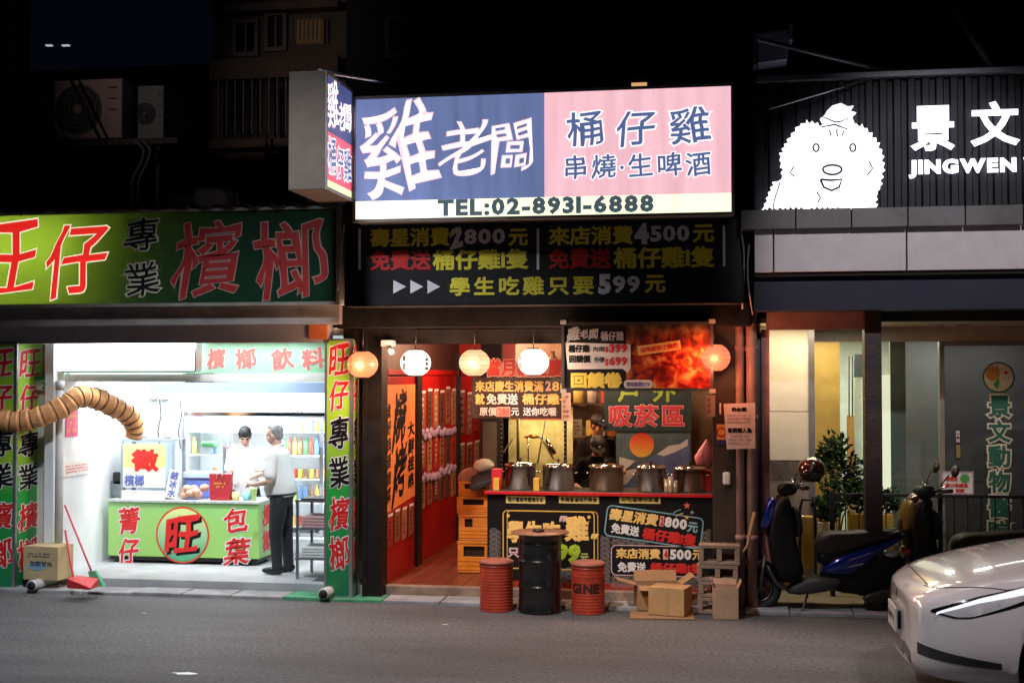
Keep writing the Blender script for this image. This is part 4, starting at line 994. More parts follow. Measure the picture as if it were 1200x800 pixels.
# orange no-smoking sticker, white bell box on pillar
rr = PR(840, 497, 851, 515, .59); t = thing('pillar_sticker', (rr[0], .59, rr[1]), 'orange square sticker with a red ring on the brown pillar', 'sticker')
MB().box(rr[0], rr[2]+.02, .592, .598, rr[1], rr[3]).build('sheet', mat('sticker_orange', (.8, .35, .05)), t)
c = ((rr[0]+rr[2])/2, (rr[1]+rr[3])/2)
MB().add([FY(.59).at(c[0]+math.cos(k*math.pi/10)*(.05 if j else .035), c[1]+math.sin(k*math.pi/10)*(.05 if j else .035), .002) for k in range(20) for j in (0, 1)], [(2*k, (2*k+2) % 40, (2*k+3) % 40, 2*k+1) for k in range(20)]).build('red_ring', red_print, t)
rr = PR(840, 515, 851, 521, .59); MB().box(rr[0], rr[2]+.02, .592, .598, rr[1], rr[3]-.003).build('blue_strip', mat('navy_strip', (.03, .03, .1)), t)
rr = PR(847, 553, 856, 568, .55); MB().box(rr[0], rr[2], .545, .598, rr[1], rr[3]).build('wall_switch', white_p, bevel=.02, label='white oval switch box on the brown pillar', cat='switch')
rr = PR(843, 472, 845, 485, .595); MB().box(rr[0], rr[2], .592, .599, rr[1], rr[3]).build('paper_tag', paper, label='thin white tag on the brown pillar above the orange sticker', cat='tag')

# counter
Yk = .9
x0, x1 = PX(571, Yk, 630), PX(835, Yk, 630); zt = PZ(577, Yk, 700)
kc_ = thing('restaurant_counter', ((x0+x1)/2, Yk, .12), 'black printed counter with red top edge in the restaurant front', 'counter')
MB().box(x0, x1, Yk, Yk+.6, .2, zt-.03).build('front_panel', mat('matte_black_panel', (.006, .005, .005), .6, spec=.2), kc_)
MB().box(x0-.02, x1+.0, Yk-.0301, Yk+.62, zt-.028, zt).build('countertop', mat('dark_counter_top', (.06, .05, .045), .45), kc_, bevel=.004)
MB().box(x0-.025, x1+.002, Yk-.045, Yk-.031, zt-.03, zt+.004).build('red_edge', mat('red_enamel', (.55, .012, .015), .35), kc_, bevel=.003)
MB().box(x0+.02, x1-.02, Yk+.012, Yk+.1, .12, .198).build('base_strip', mat('base_red', (.4, .04, .02), .4), kc_)
f = FY(Yk)
for (a, b_, s_) in ((593, 639, '桶仔雞窯烤甕燒羊味'), (655, 702, '串燒香滷味炸美食'), (726, 774, '好吃值得你來嚐')):
    rr = PR(a, 580.5, b_, 589.5, Yk); o = MB().box(rr[0], rr[2], Yk-.004, Yk-.001, rr[1], rr[3]).build('yellow_label', tape_y, kc_)
    text(s_, (rr[0]+.02, rr[1]+.014, rr[2]-.02, rr[3]-.014), f, black_print, kc_, b=.025, lift=.006)
rr = PR(589, 598, 697, 667, Yk); lp = rrect(*rr, .05)
outline_loop(f, lp, .012, gold_print, kc_, .003)
rr2 = PR(594, 598, 701, 667, Yk); outline_loop(f, rrect(*rr2, .05), .008, gold_print, kc_, .002)
for cx_, cy_ in ((rr[0]+.06, rr[3]-.06), (rr[2]-.06, rr[3]-.06)): MB().prism(disc((cx_, cy_), .018, 14), .002, .004, f).build('gold_dot', yel_print, kc_)
T('學生吃', 594, 610, 657, 636, Yk, gold_l, kc_, b=.045); T('雞', 662, 604, 690, 634, Yk, gold_l, kc_, b=.045)
T('"', 654, 604, 662, 611, Yk, mat('pale_rose', (.6, .4, .42)), kc_, b=.04, slant=.3); T('"', 691, 625, 699, 631, Yk, gold_l, kc_, b=.04, slant=.3)
T('只要', 595, 641, 622, 653, Yk, mat('pale_rose', (.6, .4, .42)), kc_, b=.045); T('599', 637, 637, 680, 659, Yk, mat('lime_print', (.35, .5, .02)), kc_, b=.07, slant=.15); T('元', 680, 648, 690, 658, Yk, mat('olive_print', (.35, .4, .12)), kc_, b=.04)
# tilted cyan plate
an = R(-7.2); cpx, cpy = 766, 617; cv = P(cpx, cpy, Yk); k_ = (PX(800, Yk)-PX(700, Yk))/100
U = Vector((math.cos(an), 0, math.sin(an))); V = Vector((-math.sin(an), 0, math.cos(an)))
ft = Fr(cv, U, V, (0, -1, 0))
def TT(s, a, b_, c, d, m, **kk): return text(s, (a*k_, -d*k_, c*k_, -b_*k_), ft, m, kc_, **kk)
MB().prism(rrect(-57*k_, -18.5*k_, 57*k_, 18.5*k_, .06), .002, .003, ft).build('plate_fill', black_print, kc_)
outline_loop(ft, rrect(-57*k_, -18.5*k_, 57*k_, 18.5*k_, .06), .012, cyan_print, kc_, .005)
TT('壽星消費', -53, -15, 4, -1, gold_l, b=.045, slant=.12, lift=.006)
MB().prism([(6*k_, 2*k_), (11*k_, 2*k_), (11*k_, 14*k_), (6*k_, 14*k_)], .005, .006, ft).build('price_patch', mat('pink_patch', (.75, .4, .34)), kc_)
TT('2', 7, -13, 10.5, -3, red_print, b=.05, lift=.008)
TT('800', 12, -14, 38, -2, white_print, b=.055, lift=.006); TT('元', 39, -12, 51, 0, cyan_print, b=.04, lift=.006)
TT('免費送', -49, 2, -16, 14, white_print, b=.04, lift=.006); TT('桶仔雞1隻', -12, 2, 51, 16, red_print, b=.05, lift=.006)
ft = Fr(P(776, 657, Yk), (1, 0, 0), (0, 0, 1), (0, -1, 0))
MB().prism(rrect(-60*k_, -18*k_, 62*k_, 18*k_, .06), .002, .003, ft).build('plate_fill', black_print, kc_)
outline_loop(ft, rrect(-60*k_, -18*k_, 62*k_, 18*k_, .06), .01, mat('pale_rose', (.6, .4, .42)), kc_, .005)
TT('來店消費', -54, -14, -2, -2, gold_l, b=.04, lift=.006)
MB().prism([(1*k_, 2*k_), (7*k_, 2*k_), (7*k_, 14*k_), (1*k_, 14*k_)], .005, .006, ft).build('price_patch', mat('pink_patch', (.75, .4, .34)), kc_)
TT('4', 2, -13, 6.5, -3, red_print, b=.05, lift=.008)
TT('500', 9, -14, 34, -2, white_print, b=.055, lift=.006); TT('元', 35, -14, 47, -2, gold_l, b=.04, lift=.006)
TT('免費送', -52, 2, -19, 14, white_print, b=.04, lift=.006); TT('桶仔雞1隻', -14, 2, 47, 14, red_print, b=.05, lift=.006)
# little stars
def star(c, r, n=5, a0=90): return [(c[0] + (r if k % 2 == 0 else r*.42)*math.cos(R(a0+k*180/n)), c[1] + (r if k % 2 == 0 else r*.42)*math.sin(R(a0+k*180/n))) for k in range(2*n)]
for px, py, r_, m2 in ((805, 592, .04, red_ink), (811, 600, .024, grey_print), (805, 606, .024, yel_print)):
    MB().prism(star(q(px, py, Yk), r_), .006, .008, f).build('printed_star', m2, kc_)
for k, m2 in enumerate((cyan_print, gold_print)):
    pts_ = [Vector((P(789+t_*9/6+k*3, 601-(t_*7/6)+(t_*t_*.08)+k*3, Yk).x, Yk-.004, P(789+t_*9/6, 601-(t_*7/6)+(t_*t_*.08)+k*4, Yk).z)) for t_ in range(7)]
    MB().tube(pts_, .005, 5).build('printed_swoosh', m2, kc_)
# scallop wave print
mb = MB(); wr = .052
def waves(px0, py0, px1, py1, slope=None):
    a = PR(px0, py0, px1, py1, Yk); row = 0; z = a[1]
    while z < a[3]:
        xx = a[0] + (wr if row % 2 else 0)
        while xx < a[2]:
            for rr_ in (.05, .038, .026, .014):
                pts_ = []
                for k in range(9):
                    t_ = math.pi*k/8; pts_.append((xx+rr_*math.cos(t_), z+rr_*math.sin(t_)*.9))
                for k in range(8):
                    (p1x, p1z), (p2x, p2z) = pts_[k], pts_[k+1]
                    if a[0] < min(p1x, p2x) and max(p1x, p2x) < a[2]:
                        mb.add([f.at(p1x, p1z, .0012), f.at(p2x, p2z, .0012), f.at(p2x*.93+xx*.07, p2z-.003, .0012), f.at(p1x*.93+xx*.07, p1z-.003, .0012)], [(0, 1, 2, 3)])
            xx += wr*2
        z += wr*.5; row += 1
waves(573, 622, 588, 684); waves(703, 630, 716, 684); waves(716, 676, 833, 690); waves(820, 622, 834, 690); waves(716, 634, 760, 640); waves(638, 669, 702, 684)
mb.build('wave_pattern', mat('wave_ink', (.3, .25, .23), .6), kc_, kind='stuff')
KZ = zt
# stock pots
def pot(px, wpx, hpx, lab, m=steel, Y=1.05):
    c = P(px, 577, Y); r_ = wpx/2/((1500)/(12.5+Y)); h = hpx/((1500)/(12.5+Y))
    cx_ = c.x; t = thing('stock_pot', (cx_, Y+r_, KZ), lab, 'pot', 'stock pots on the red counter')
    yy = Y + r_
    MB().lathe((cx_, yy, KZ+.002), [(r_*.97, 0), (r_, .01), (r_, h), (r_*1.05, h), (r_*1.05, h+.008), (r_, h+.01)], 32).build('pot_body', m, t)
    MB().lathe((cx_, yy, KZ+h+.013), [(r_*1.03, 0), (r_*1.03, .006), (r_*.7, .022), (r_*.2, .034), (.01, .035)], 32).build('lid', steel, t)
    MB().lathe((cx_, yy, KZ+h+.048), [(.008, 0), (.01, .012), (.022, .018), (.024, .028), (.014, .034)], 12).build('knob', black_p, t)
    for sg in (-1, 1):
        MB().tube([(cx_+sg*(r_+.0), yy-.05, KZ+h*.75), (cx_+sg*(r_+.04), yy-.045, KZ+h*.76), (cx_+sg*(r_+.04), yy+.045, KZ+h*.76), (cx_+sg*r_, yy+.05, KZ+h*.75)], .006, 6).build('handle', steel, t)
    return t
pot(607, 37, 28, 'leftmost steel stock pot on the red counter')
pot(652, 38, 27, 'steel stock pot in front of the glass cabinet, second from the left')
pot(709, 40, 27, 'copper tinted stock pot in front of the cooks', mat('worn_steel', (.65, .47, .36), .18, 1, var=.15))
pot(762, 34, 27, 'steel stock pot in front of the sunset cloth')
pot(808, 36, 26, 'rightmost steel stock pot near the brown pillar', mat('worn_steel', (.65, .47, .36), .18, 1))
for k, (px, h, lab) in enumerate(((786, .17, 'clear glass tumbler between the two right pots'), (791, .13, 'short glass jar beside the rightmost pot'), (781, .14, 'small cloudy jar right of the sunset side pot'))):
    c = P(px, 577, 1.0); MB().lathe((c.x, 1.0+.02*k, KZ+.001), [(.022, 0), (.026, .01), (.028, h), (.024, h)], 14).build('glass_jar', mat('cloudy_glass', (.5, .4, .28), .1, .3), label=lab, cat='jar')
for px, lab in ((582, 'yellow and red drink carton at the left end of the red counter'), (629, 'small yellow carton between the two left pots')):
    box_thing('drink_carton', px-4, 560, px+3, 577, 1.0, .07, mat('carton_yellow', (.7, .4, .05)), lab, 'carton', KZ, .004)
box_thing('red_box', 576, 549, 588, 577, 1.12, .1, mat('red_plastic', (.6, .03, .04), .4), 'red box behind the drink carton', 'box', KZ, .006)
box_thing('red_cup_box', 822, 551, 834, 566, 1.2, .1, mat('red_plastic', (.6, .03, .04), .4), 'red box at the right end of the red counter', 'box', KZ, .006)
# pink striped bag hanging at the right
c = P(829, 515, 1.0); d = P(815, 544, 1.0); e = P(834, 549, 1.0)
mb = MB(); ring = []
vs = []; n = 16
for j, (cx_, cz_, ra) in enumerate(((c.x, c.z, .012), (c.x-.015, c.z-.08, .05), ((d.x+e.x)/2+.01, d.z+.08, .095), ((d.x+e.x)/2, d.z, .07))):
    for k in range(n):
        t_ = 2*math.pi*k/n; rr_ = ra*(1+.12*math.cos(6*t_)); vs.append((cx_+rr_*math.cos(t_), 1.02+rr_*.6*math.sin(t_), cz_))
mb.add(vs, [(j*n+k, j*n+(k+1) % n, (j+1)*n+(k+1) % n, (j+1)*n+k) for j in range(3) for k in range(n)] + [tuple(range(3*n, 4*n))], True)
mb.build('striped_bag', mat('pink_striped_plastic', (.75, .2, .25), .4, var=.6, scale=10, stretch=(3, 3, .3)), label='pink and white striped plastic bag hanging by the brown pillar', cat='bag')
point('kitchen_fill', (PX(700, 2.2), 2.0, 2.7), 55, (1, .62, .36), .1)  # kitchen fill lights, added without any built bulb
point('kitchen_fill', (PX(690, 1.5), 1.45, 2.3), 8, (1, .62, .36), .08)  # added close by to bring out the cooks' faces
point('kitchen_fill', (PX(790, 1.4), 1.4, 2.75), 32, (1, .6, .36), .1)
point('corridor_fill', (XW+.9, 2.6, 2.75), 120, (1, .5, .3), .1)  # corridor fill lights added for the red wall, no lamp built
point('corridor_fill', (XW+.9, 5.5, 2.75), 40, (1, .55, .4), .1)

# black price board
rr = PR(404, 258, 872, 357, .05)
bb = thing('black_price_board', ((rr[0]+rr[2])/2, .05, rr[1]), 'long unlit black board with yellow, red and white prices under the lit sign', 'sign')
MB().box(rr[0], rr[2], .05, .4, rr[1], rr[3]).build('board', mat('black_board_film', (.005, .005, .006), .5, var=.4, scale=3, bump=.1), bb)
MB().frame(FY(.05), rr[0], rr[1], rr[2], rr[3], .02, -.01, .012).build('frame', dark_steel, bb)
dy = mat('dull_yellow_print', (.8, .68, .04)); dr = mat('dull_red_print', (.5, .015, .015)); dw = mat('dull_white_print', (.75, .7, .75))
B = dict(b=.035)
for a in (420, 629, 847): T('I', a, 264 if a > 800 else 268, a+3, 312 if a > 800 else 316, .05, dw, bb, b=.02, name='divider')
T('壽星消費', 434, 267, 527, 289, .05, dy, bb, **B); T('2', 528, 264, 543, 290, .05, dw, bb, b=.06, brush=1); T('800', 544, 268, 592, 286, .05, dw, bb, b=.04); T('元', 596, 268, 619, 288, .05, dy, bb, **B)
T('免費送', 434, 293, 505, 317, .05, dr, bb, **B); T('桶仔雞1隻', 507, 292, 619, 316, .05, dy, bb, **B)
T('來店消費', 643, 265, 742, 287, .05, dy, bb, **B); T('4', 743, 261, 760, 286, .05, dw, bb, b=.07, brush=.5); T('500', 762, 264, 808, 283, .05, dw, bb, b=.04); T('元', 812, 263, 837, 284, .05, dy, bb, **B)
T('免費送', 643, 291, 716, 315, .05, dr, bb, **B); T('桶仔雞1隻', 719, 289, 837, 314, .05, dy, bb, **B)
T('學生吃雞只要', 527, 324, 696, 346, .05, dy, bb, b=.03, gap=.15); T('5', 701, 321, 716, 345, .05, dw, bb, b=.06); T('99', 718, 323, 750, 343, .05, dw, bb, b=.035); T('元', 756, 322, 780, 343, .05, dy, bb, **B)
for a in (461, 481, 501):
    r_ = PR(a, 328, a+15, 344, .05); MB().prism([(r_[0], r_[1]), (r_[2], (r_[1]+r_[3])/2), (r_[0], r_[3])], .003, .005, FY(.05)).build('arrow', dw, bb)

# main illuminated sign
YM = -.25
rr = PR(416, 108, 858, 254, YM)
ms = thing('illuminated_main_sign', ((rr[0]+rr[2])/2, YM, rr[1]), 'wide illuminated blue and pink restaurant sign with a telephone number', 'sign')
MB().box(rr[0]-.01, rr[2]+.01, YM+.004, YM+.42, rr[1]-.01, rr[3]+.01).build('sign_box', mat('sign_box_metal', (.25, .24, .24), .5, .5), ms)
MB().frame(FY(YM), rr[0]-.02, rr[1]-.02, rr[2]+.02, rr[3]+.02, .03, -.01, .015).build('frame', mat('aged_aluminium', (.32, .3, .28)), ms)
zs = PZ(231, YM, 640); xm = PX(638, YM, 180)
blue_l = (.135, .18, .37)
def film(name, col, s, lo=.8):
    """backlit film: even emission, with faint streaks of the printed vinyl"""
    m = emis(name, col, s); nt = m.node_tree; N = nt.nodes; L = nt.links; b = N['Principled BSDF']
    tc = N.new('ShaderNodeTexCoord'); mp = N.new('ShaderNodeMapping'); mp.inputs['Scale'].default_value = (5, 1, .5); L.new(tc.outputs['Object'], mp.inputs[0])
    n_ = N.new('ShaderNodeTexNoise'); n_.inputs['Scale'].default_value = 1.6; n_.inputs['Detail'].default_value = 4; L.new(mp.outputs[0], n_.inputs['Vector'])
    mr = N.new('ShaderNodeMapRange'); mr.inputs[1].default_value = .3; mr.inputs[2].default_value = .7; mr.inputs[3].default_value = s*lo; mr.inputs[4].default_value = s*1.12
    L.new(n_.outputs[0], mr.inputs[0]); L.new(mr.outputs[0], b.inputs['Emission Strength']); return m
MB().box(rr[0]+.01, xm, YM-.002, YM+.003, zs, rr[3]-.01).build('blue_film', film('blue_film', blue_l, 1.0), ms)
MB().box(xm, rr[2]-.01, YM-.002, YM+.003, zs, rr[3]-.01).build('pink_film', film('pink_film', (.93, .53, .6), 1.0, .9), ms)
MB().box(rr[0]+.01, rr[2]-.01, YM-.002, YM+.003, rr[1]+.01, zs-.001).build('white_film', film('white_film', (.95, 1, .66), 1.25, .95), ms)
blue_t = emis('lit_blue_letter', (.09, .13, .3), 1.); pink_o = emis('lit_white_edge', (1, .95, .98), 1.15); wlit = emis('lit_pale_letter', (.98, .93, .98), 1.05); pk = emis('lit_pink_edge', (.98, .68, .74), 1.0)
for ch, a, b_, c, d in (('雞', 426, 122, 511, 225), ('老', 514, 142, 573, 205), ('闆', 578, 144, 624, 201)):
    T(ch, a, b_, c, d, YM, wlit, ms, lift=.004, b=-.012, brush=1.15, outline=(pk, .008), res=7)
for ch, a, b_, c, d in (('桶', 664, 131, 706, 171), ('仔', 722, 130, 768, 171), ('雞', 785, 126, 832, 168)):
    T(ch, a, b_, c, d, YM, blue_t, ms, lift=.004, b=.01, brush=.6, outline=(pink_o, .045), res=5)
T('串燒·生啤酒', 662, 180, 833, 208, YM, blue_t, ms, lift=.004, b=.015, brush=.4, outline=(pink_o, .05), gap=.12)
T('TEL:02-8931-6888', 513, 231, 766, 251, YM, emis('lit_grey_letter', (.06, .09, .11), 1.), ms, lift=.004, b=.05, gap=.1)
area('sign_glow', ((rr[0]+rr[2])/2, YM-.06, (rr[1]+rr[3])/2), (R(90), 0, 0), rr[2]-rr[0]-.1, 1.1, 30, (1, .86, .95)) if False else None

# perpendicular sign box
Xp = P(413, 178, YM).x; Y0, Y1 = -1.12, YM-.01
z0, z1 = P(371, 222, Y0).z, P(371, 83, Y0).z
Xl = P(338, 150, Y0).x
psn = thing('projecting_sign', (Xp, Y0, z0), 'projecting two sided sign box with pale edge left of the main sign', 'sign')
MB().box(Xl, Xp-.004, Y0, Y1, z0, z1).build('sign_box', mat('beige_box_metal', (.11, .085, .065), .5, .1, var=.15), psn, bevel=.008)
fp = FX(Xp)
MB().frame(fp, Y0, z0, Y1, z1, .03, -.004, .012).build('frame', mat('aged_aluminium', (.32, .3, .28)), psn)
zm = z0 + (z1-z0)*.5; zl = z0 + (z1-z0)*.09
bp_ = film('blue_film_side', (.06, .075, .2), 1.)
pp_ = film('pink_film_side', (.7, .1, .16), 1.)
MB().box(Xp-.004, Xp+.002, Y0+.03, Y1-.03, zm, z1-.03).build('blue_film', bp_, psn)
MB().box(Xp-.004, Xp+.002, Y0+.03, Y1-.03, zl, zm-.001).build('pink_film', pp_, psn)
MB().box(Xp-.004, Xp+.002, Y0+.03, Y1-.03, z0+.03, zl-.001).build('white_film', emis('green_white_film', (.75, .95, .5), 1.), psn)
for ch, a, b_, c, d in (('雞', .06, .56, .45, .95), ('老', .45, .58, .68, .82), ('闆', .68, .6, .93, .84)):
    text(ch, (Y0+a*(Y1-Y0), z0+b_*(z1-z0), Y0+c*(Y1-Y0), z0+d*(z1-z0)), fp, wlit, psn, lift=.004, b=-.008, brush=1., outline=(pk, .012), res=5)
for ch, a, b_, c, d in (('桶', .08, .16, .36, .46), ('仔', .38, .15, .64, .42), ('雞', .66, .16, .94, .44)):
    text(ch, (Y0+a*(Y1-Y0), z0+b_*(z1-z0), Y0+c*(Y1-Y0), z0+d*(z1-z0)), fp, blue_t, psn, lift=.004, b=.015, brush=.5, outline=(pink_o, .06))
MB().tube([P(372, 83, -1.1), P(520, 108, .7)], .018, 8).build('stay_rod', alu, label='long grey stay rod from the projecting sign back to the wall', cat='rod')
MB().tube([(Xp-.1, Y1, z1+.02), (Xp-.1, .6, z1+.02)], .02, 8).build('bracket', dark_steel, psn)

# ================================================================== STREET OBJECTS IN FRONT
# drums
def gpos(px, py, z=0.0): return G(px, py, z)
g = gpos(628, 722)
dr_ = thing('oil_drum', (g.x, g.y+.28, 0), 'tall black oil drum used as a table before the counter', 'drum')
c = (g.x, g.y+.28, 0); h = .78; R0 = .212
prof = [(R0-.01, .0), (R0+.007, .006), (R0+.002, .02)]
for zc_, am, hw in ((.26, .016, .014), (.51, .016, .014), (.68, .006, .01)):
    prof += [(R0+am*.6*(1-math.cos(math.pi*(q_+1)))/2, zc_+hw*1.6*q_) for q_ in (-1, -.66, -.33, 0, .33, .66, 1)]
prof += [(R0, h-.03), (R0+.009, h-.02), (R0+.009, h-.005), (R0-.01, h-.002)]
MB().lathe(c, prof, 48).build('drum_body', mat('glossy_black_enamel', (.008, .008, .009), .3, coat=.5, bump=.05, bscale=5, var=.3), dr_)
MB().lathe((c[0], c[1], h), [(R0+.075, 0), (R0+.08, .006), (R0+.076, .013), (.01, .014)], 48).build('table_top', mat('brown_table_top', (.22, .1, .06), .4), dr_)
MB().lathe((c[0]-.01, c[1]-.03, h+.0145), [(.055, 0), (.06, .02), (.05, .028), (.045, .01)], 20).build('ashtray', black_p, label='black ashtray on top of the black oil drum', cat='ashtray')
def stool(px, py, lab, word=None):
    g = gpos(px, py); r_ = .165; c = (g.x, g.y+r_+.02, 0); h = .46
    t = thing('barrel_stool', c, lab, 'stool', 'red barrel stools beside the black drum')
    prof = [(r_-.005, 0), (r_+.004, .004), (r_, .012)]
    for k in range(14):
        z = .03 + k*.03; prof += [(r_, z), (r_+.0035, z+.008), (r_+.0035, z+.014), (r_, z+.022)] if not (word and 5 < k < 11) else [(r_, z)]
    prof += [(r_+.006, h-.02), (r_+.006, h-.006), (r_-.01, h)]
    MB().lathe(c, prof, 40).build('drum_body', mat('scuffed_red_enamel', (.42, .045, .02), .4, var=.3, scale=5, bump=.15, coat=.2), t)
    MB().lathe((c[0], c[1], h+.001), [(r_-.005, 0), (r_+.012, .012), (r_+.012, .03), (r_-.02, .045), (.01, .048)], 36).build('cushion', mat('brown_red_cushion', (.3, .09, .06), .6, bump=.15), t)
    if word:
        mb = MB(); adv = [-1.35, -.62, -.28, .5]
        for i, ch in enumerate(word):
            v, f_ = glyph(ch, .05, 3); pts = []
            for (x_, y_, z_) in v:
                ang = -math.pi/2 + (adv[i] + x_)*.125/r_
                rr_ = r_+.004+z_*.001; pts.append((c[0]+rr_*math.cos(ang), c[1]+rr_*math.sin(ang), .215+y_*.125))
            mb.add(pts, f_)
        mb.build('lettering', mat('dark_maroon_ink', (.04, .006, .005)), t, fixn=False)
    return t
stool(578, 718, 'red barrel stool left of the black drum, plain sided')
stool(687, 721, 'red barrel stool right of the black drum, with dark lettering', 'GINE')
# yellow crates
g = G(554, 671, .125); cw, cd_ = .36, .3
ym = mat('yellow_crate_plastic', (.75, .24, .02), .45, var=.12, bump=.1)
crw = ['lowest', 'second from the bottom', 'third from the bottom', 'topmost']
zz = .125; hts = [.36, .3, .2, .17]
proto = {}
for i, hh in enumerate(hts):
    cx_ = g.x + (0, .012, -.008, .01)[i]; cy_ = g.y + .17
    t = thing('bottle_crate', (cx_, cy_, zz), f'yellow bottle crate by the counter, {crw[i]} of its stack', 'crate', 'yellow bottle crates stacked by the counter')
    mb = MB(); x0_, x1_, y0_, y1_ = cx_-cw/2, cx_+cw/2, cy_-cd_/2, cy_+cd_/2
    th = .02; ha, hb_ = zz+hh*.5, zz+hh*.82
    mb.box(x0_, x1_, y0_, y1_, zz, zz+.02).box(x0_, x1_, y1_-th, y1_, zz+.02, zz+hh-.006).box(x0_, x0_+th, y0_+th, y1_-th, zz+.02, zz+hh-.006).box(x1_-th, x1_, y0_+th, y1_-th, zz+.02, zz+hh-.006)
    mb.box(x0_, x1_, y0_, y0_+th, zz+.02, ha).box(x0_, x1_, y0_, y0_+th, hb_, zz+hh-.006).box(x0_, x0_+.07, y0_, y0_+th, ha, hb_).box(x1_-.05 if i != 1 else x1_-.2, x1_, y0_, y0_+th, ha, hb_)
    mb.build('crate_shell', ym, t, bevel=.004)
    for k in range(3): MB().box(x0_-.003, x1_+.003, y0_-.006, y0_-.001, zz+.03+k*hh*.14, zz+.036+k*hh*.14).build('rib', ym, t)
    MB().box(x0_-.006, x1_+.006, y0_-.008, y0_-.001, zz+hh-.03, zz+hh-.012).build('rim', ym, t)
    MB().box(x0_+.03, x1_-.03, y0_+.04, y0_+.05, zz+.03, zz+hh-.03).build('dark_content', mat('dark_brown_bottles', (.04, .02, .01), .3), t)
    zz += hh
# white hard bag / cap on crates
def blob(name, pts_r, m, lab, cat, disp=.0):
    mb = MB()
    for c_, r_ in pts_r: mb.ell(c_, r_, 16, 10)
    o = mb.build(name, m, label=lab, cat=cat)
    md = o.modifiers.new('rm', 'REMESH'); md.mode = 'VOXEL'; md.voxel_size = .01; md.use_smooth_shade = True
    sm_ = o.modifiers.new('s', 'SMOOTH'); sm_.iterations = 5
    return o
cx_, cy_ = g.x, g.y+.15
blob('pink_cloth', [((cx_-.03, cy_, zz+.06), (.15, .12, .09)), ((cx_-.1, cy_-.03, zz+.02), (.1, .1, .1))], mat('dusty_pink_cloth', (.42, .18, .13), .9, bump=.4), 'dusty pink bundle of cloth on top of the yellow crates', 'cloth')
hc = P(563, 560, g.y+.1)
hat = thing('white_cap', (hc.x, g.y+.1, zz+.1), 'cream white cap with dark inner brim lying on the crates', 'cap')
MB().ell((cx_+.11, cy_-.06, zz+.17), (.12, .13, .085), 20, 12).build('crown', mat('cream_cloth', (.75, .66, .55), .8, bump=.2), hat)
MB().prism([(-.15, -.02), (.15, .02), (.17, .0), (.1, -.05), (-.12, -.07)], 0, .2, Fr((cx_+.12, cy_-.12, zz+.12), (1, 0, .25), (-.25, 0, 1), (0, -.6, -.5))).build('brim', mat('dark_brim', (.02, .015, .015), .6), hat, bevel=.01)
# cinder blocks
cb = mat('cinder_block', (.28, .19, .14), .95, var=.25, scale=8, bump=.8, bscale=70)
def block(cx_, cy_, z, lab, w_=.4, h_=.19, dy=.19):
    t = thing('cinder_block', (cx_, cy_, z), lab, 'concrete block', 'concrete blocks stacked by the pillar')
    mb = MB(); x0_, x1_ = cx_-w_/2, cx_+w_/2; a = .035
    hx = [(x0_+.05, x0_+w_/2-.025), (x0_+w_/2+.025, x1_-.05)]
    mb.box(x0_, x1_, cy_-dy/2, cy_+dy/2, z, z+a).box(x0_, x1_, cy_-dy/2, cy_+dy/2, z+h_-a-.003, z+h_-.003)
    mb.box(x0_, hx[0][0], cy_-dy/2, cy_+dy/2, z+a, z+h_-a-.003).box(hx[0][1], hx[1][0], cy_-dy/2, cy_+dy/2, z+a, z+h_-a-.003).box(hx[1][1], x1_, cy_-dy/2, cy_+dy/2, z+a, z+h_-a-.003)
    mb.build('block_body', cb, t, bevel=.006); return t
g = G(842, 712, 0); zz = .0
for i, lab in enumerate(('lowest concrete block of the stack by the pillar', 'second concrete block of the stack, behind the small open carton', 'third concrete block of the stack with two square holes', 'topmost concrete block of the stack with two large square holes')):
    block(g.x + (0, .01, -.006, .012)[i], .42, .006 + i*.16, lab, h_=.16 if i < 3 else .2)
# cartons
g = G(805, 726); ca = cardboard
carton('flattened_carton', P(775, 722, .12).x, .2, .0, .62, .44, .012, 4, mat('carton_dark', (.3, .17, .08), .85), 'flattened carton lying under the open brown carton', openbox=True)
t2_, f2_ = carton('brown_carton', P(785, 720, .18).x, .26, .014, .36, .28, .26, -14, ca, 'brown carton with closed flaps lying before the counter')
carton('tilted_carton', P(770, 700, .4).x, .5, .014, .44, .26, .25, 12, mat('carton_mid', (.36, .2, .09), .85), 'taller open carton with raised flap behind the brown carton', flaps=(('l', 15, .2), ('r', 35, .16), ('b', 60, .12), ('f', -20, .1)), openbox=True)
MB().fbox(f2_, -.02, 0, .02, .258, .001, .0025).build('packing_tape', mat('packing_tape', (.42, .27, .13), .3), t2_)
carton('small_open_carton', P(850, 720, .1).x, .2, .0, .24, .2, .3, 3, mat('carton_pinkish', (.5, .29, .18), .85), 'small upright open carton in front of the concrete blocks', flaps=(('l', 75, .08), ('r', 65, .07), ('b', 70, .06)), openbox=True)
# paper notice on the pipes, drain pipes
red_pipe = mat('weathered_pipe', (.34, .2, .16), .6, var=.3, scale=3, bump=.2)
for px, rr_, ytop, lab in ((867, .045, 372, 'thin drain pipe beside the brown pillar'), (881, .055, 368, 'thick drain pipe behind the pinned paper notice')):
    c = P(px, 500, .62)
    mb = MB().tube([(c.x, .62, .0), (c.x, .62, PZ(ytop, .62, px)), (c.x+.05, .72, PZ(ytop-10, .62, px))], rr_, 16)
    for z in (.7, 1.9, 2.6): mb.lathe((c.x, .62, z), [(rr_+.003, 0), (rr_+.008, .003), (rr_+.008, .05), (rr_+.003, .053)], 16)
    mb.build('drain_pipe', red_pipe, label=lab, cat='pipe')
rr = PR(893, 386, 902, 700, .7); MB().box(rr[0], rr[2], .7, .95, 0, rr[3]).build('pink_post', mat('salmon_paint', (.4, .16, .13), .6, var=.25, bump=.2), label='narrow salmon painted post left of the clinic window', cat='post')
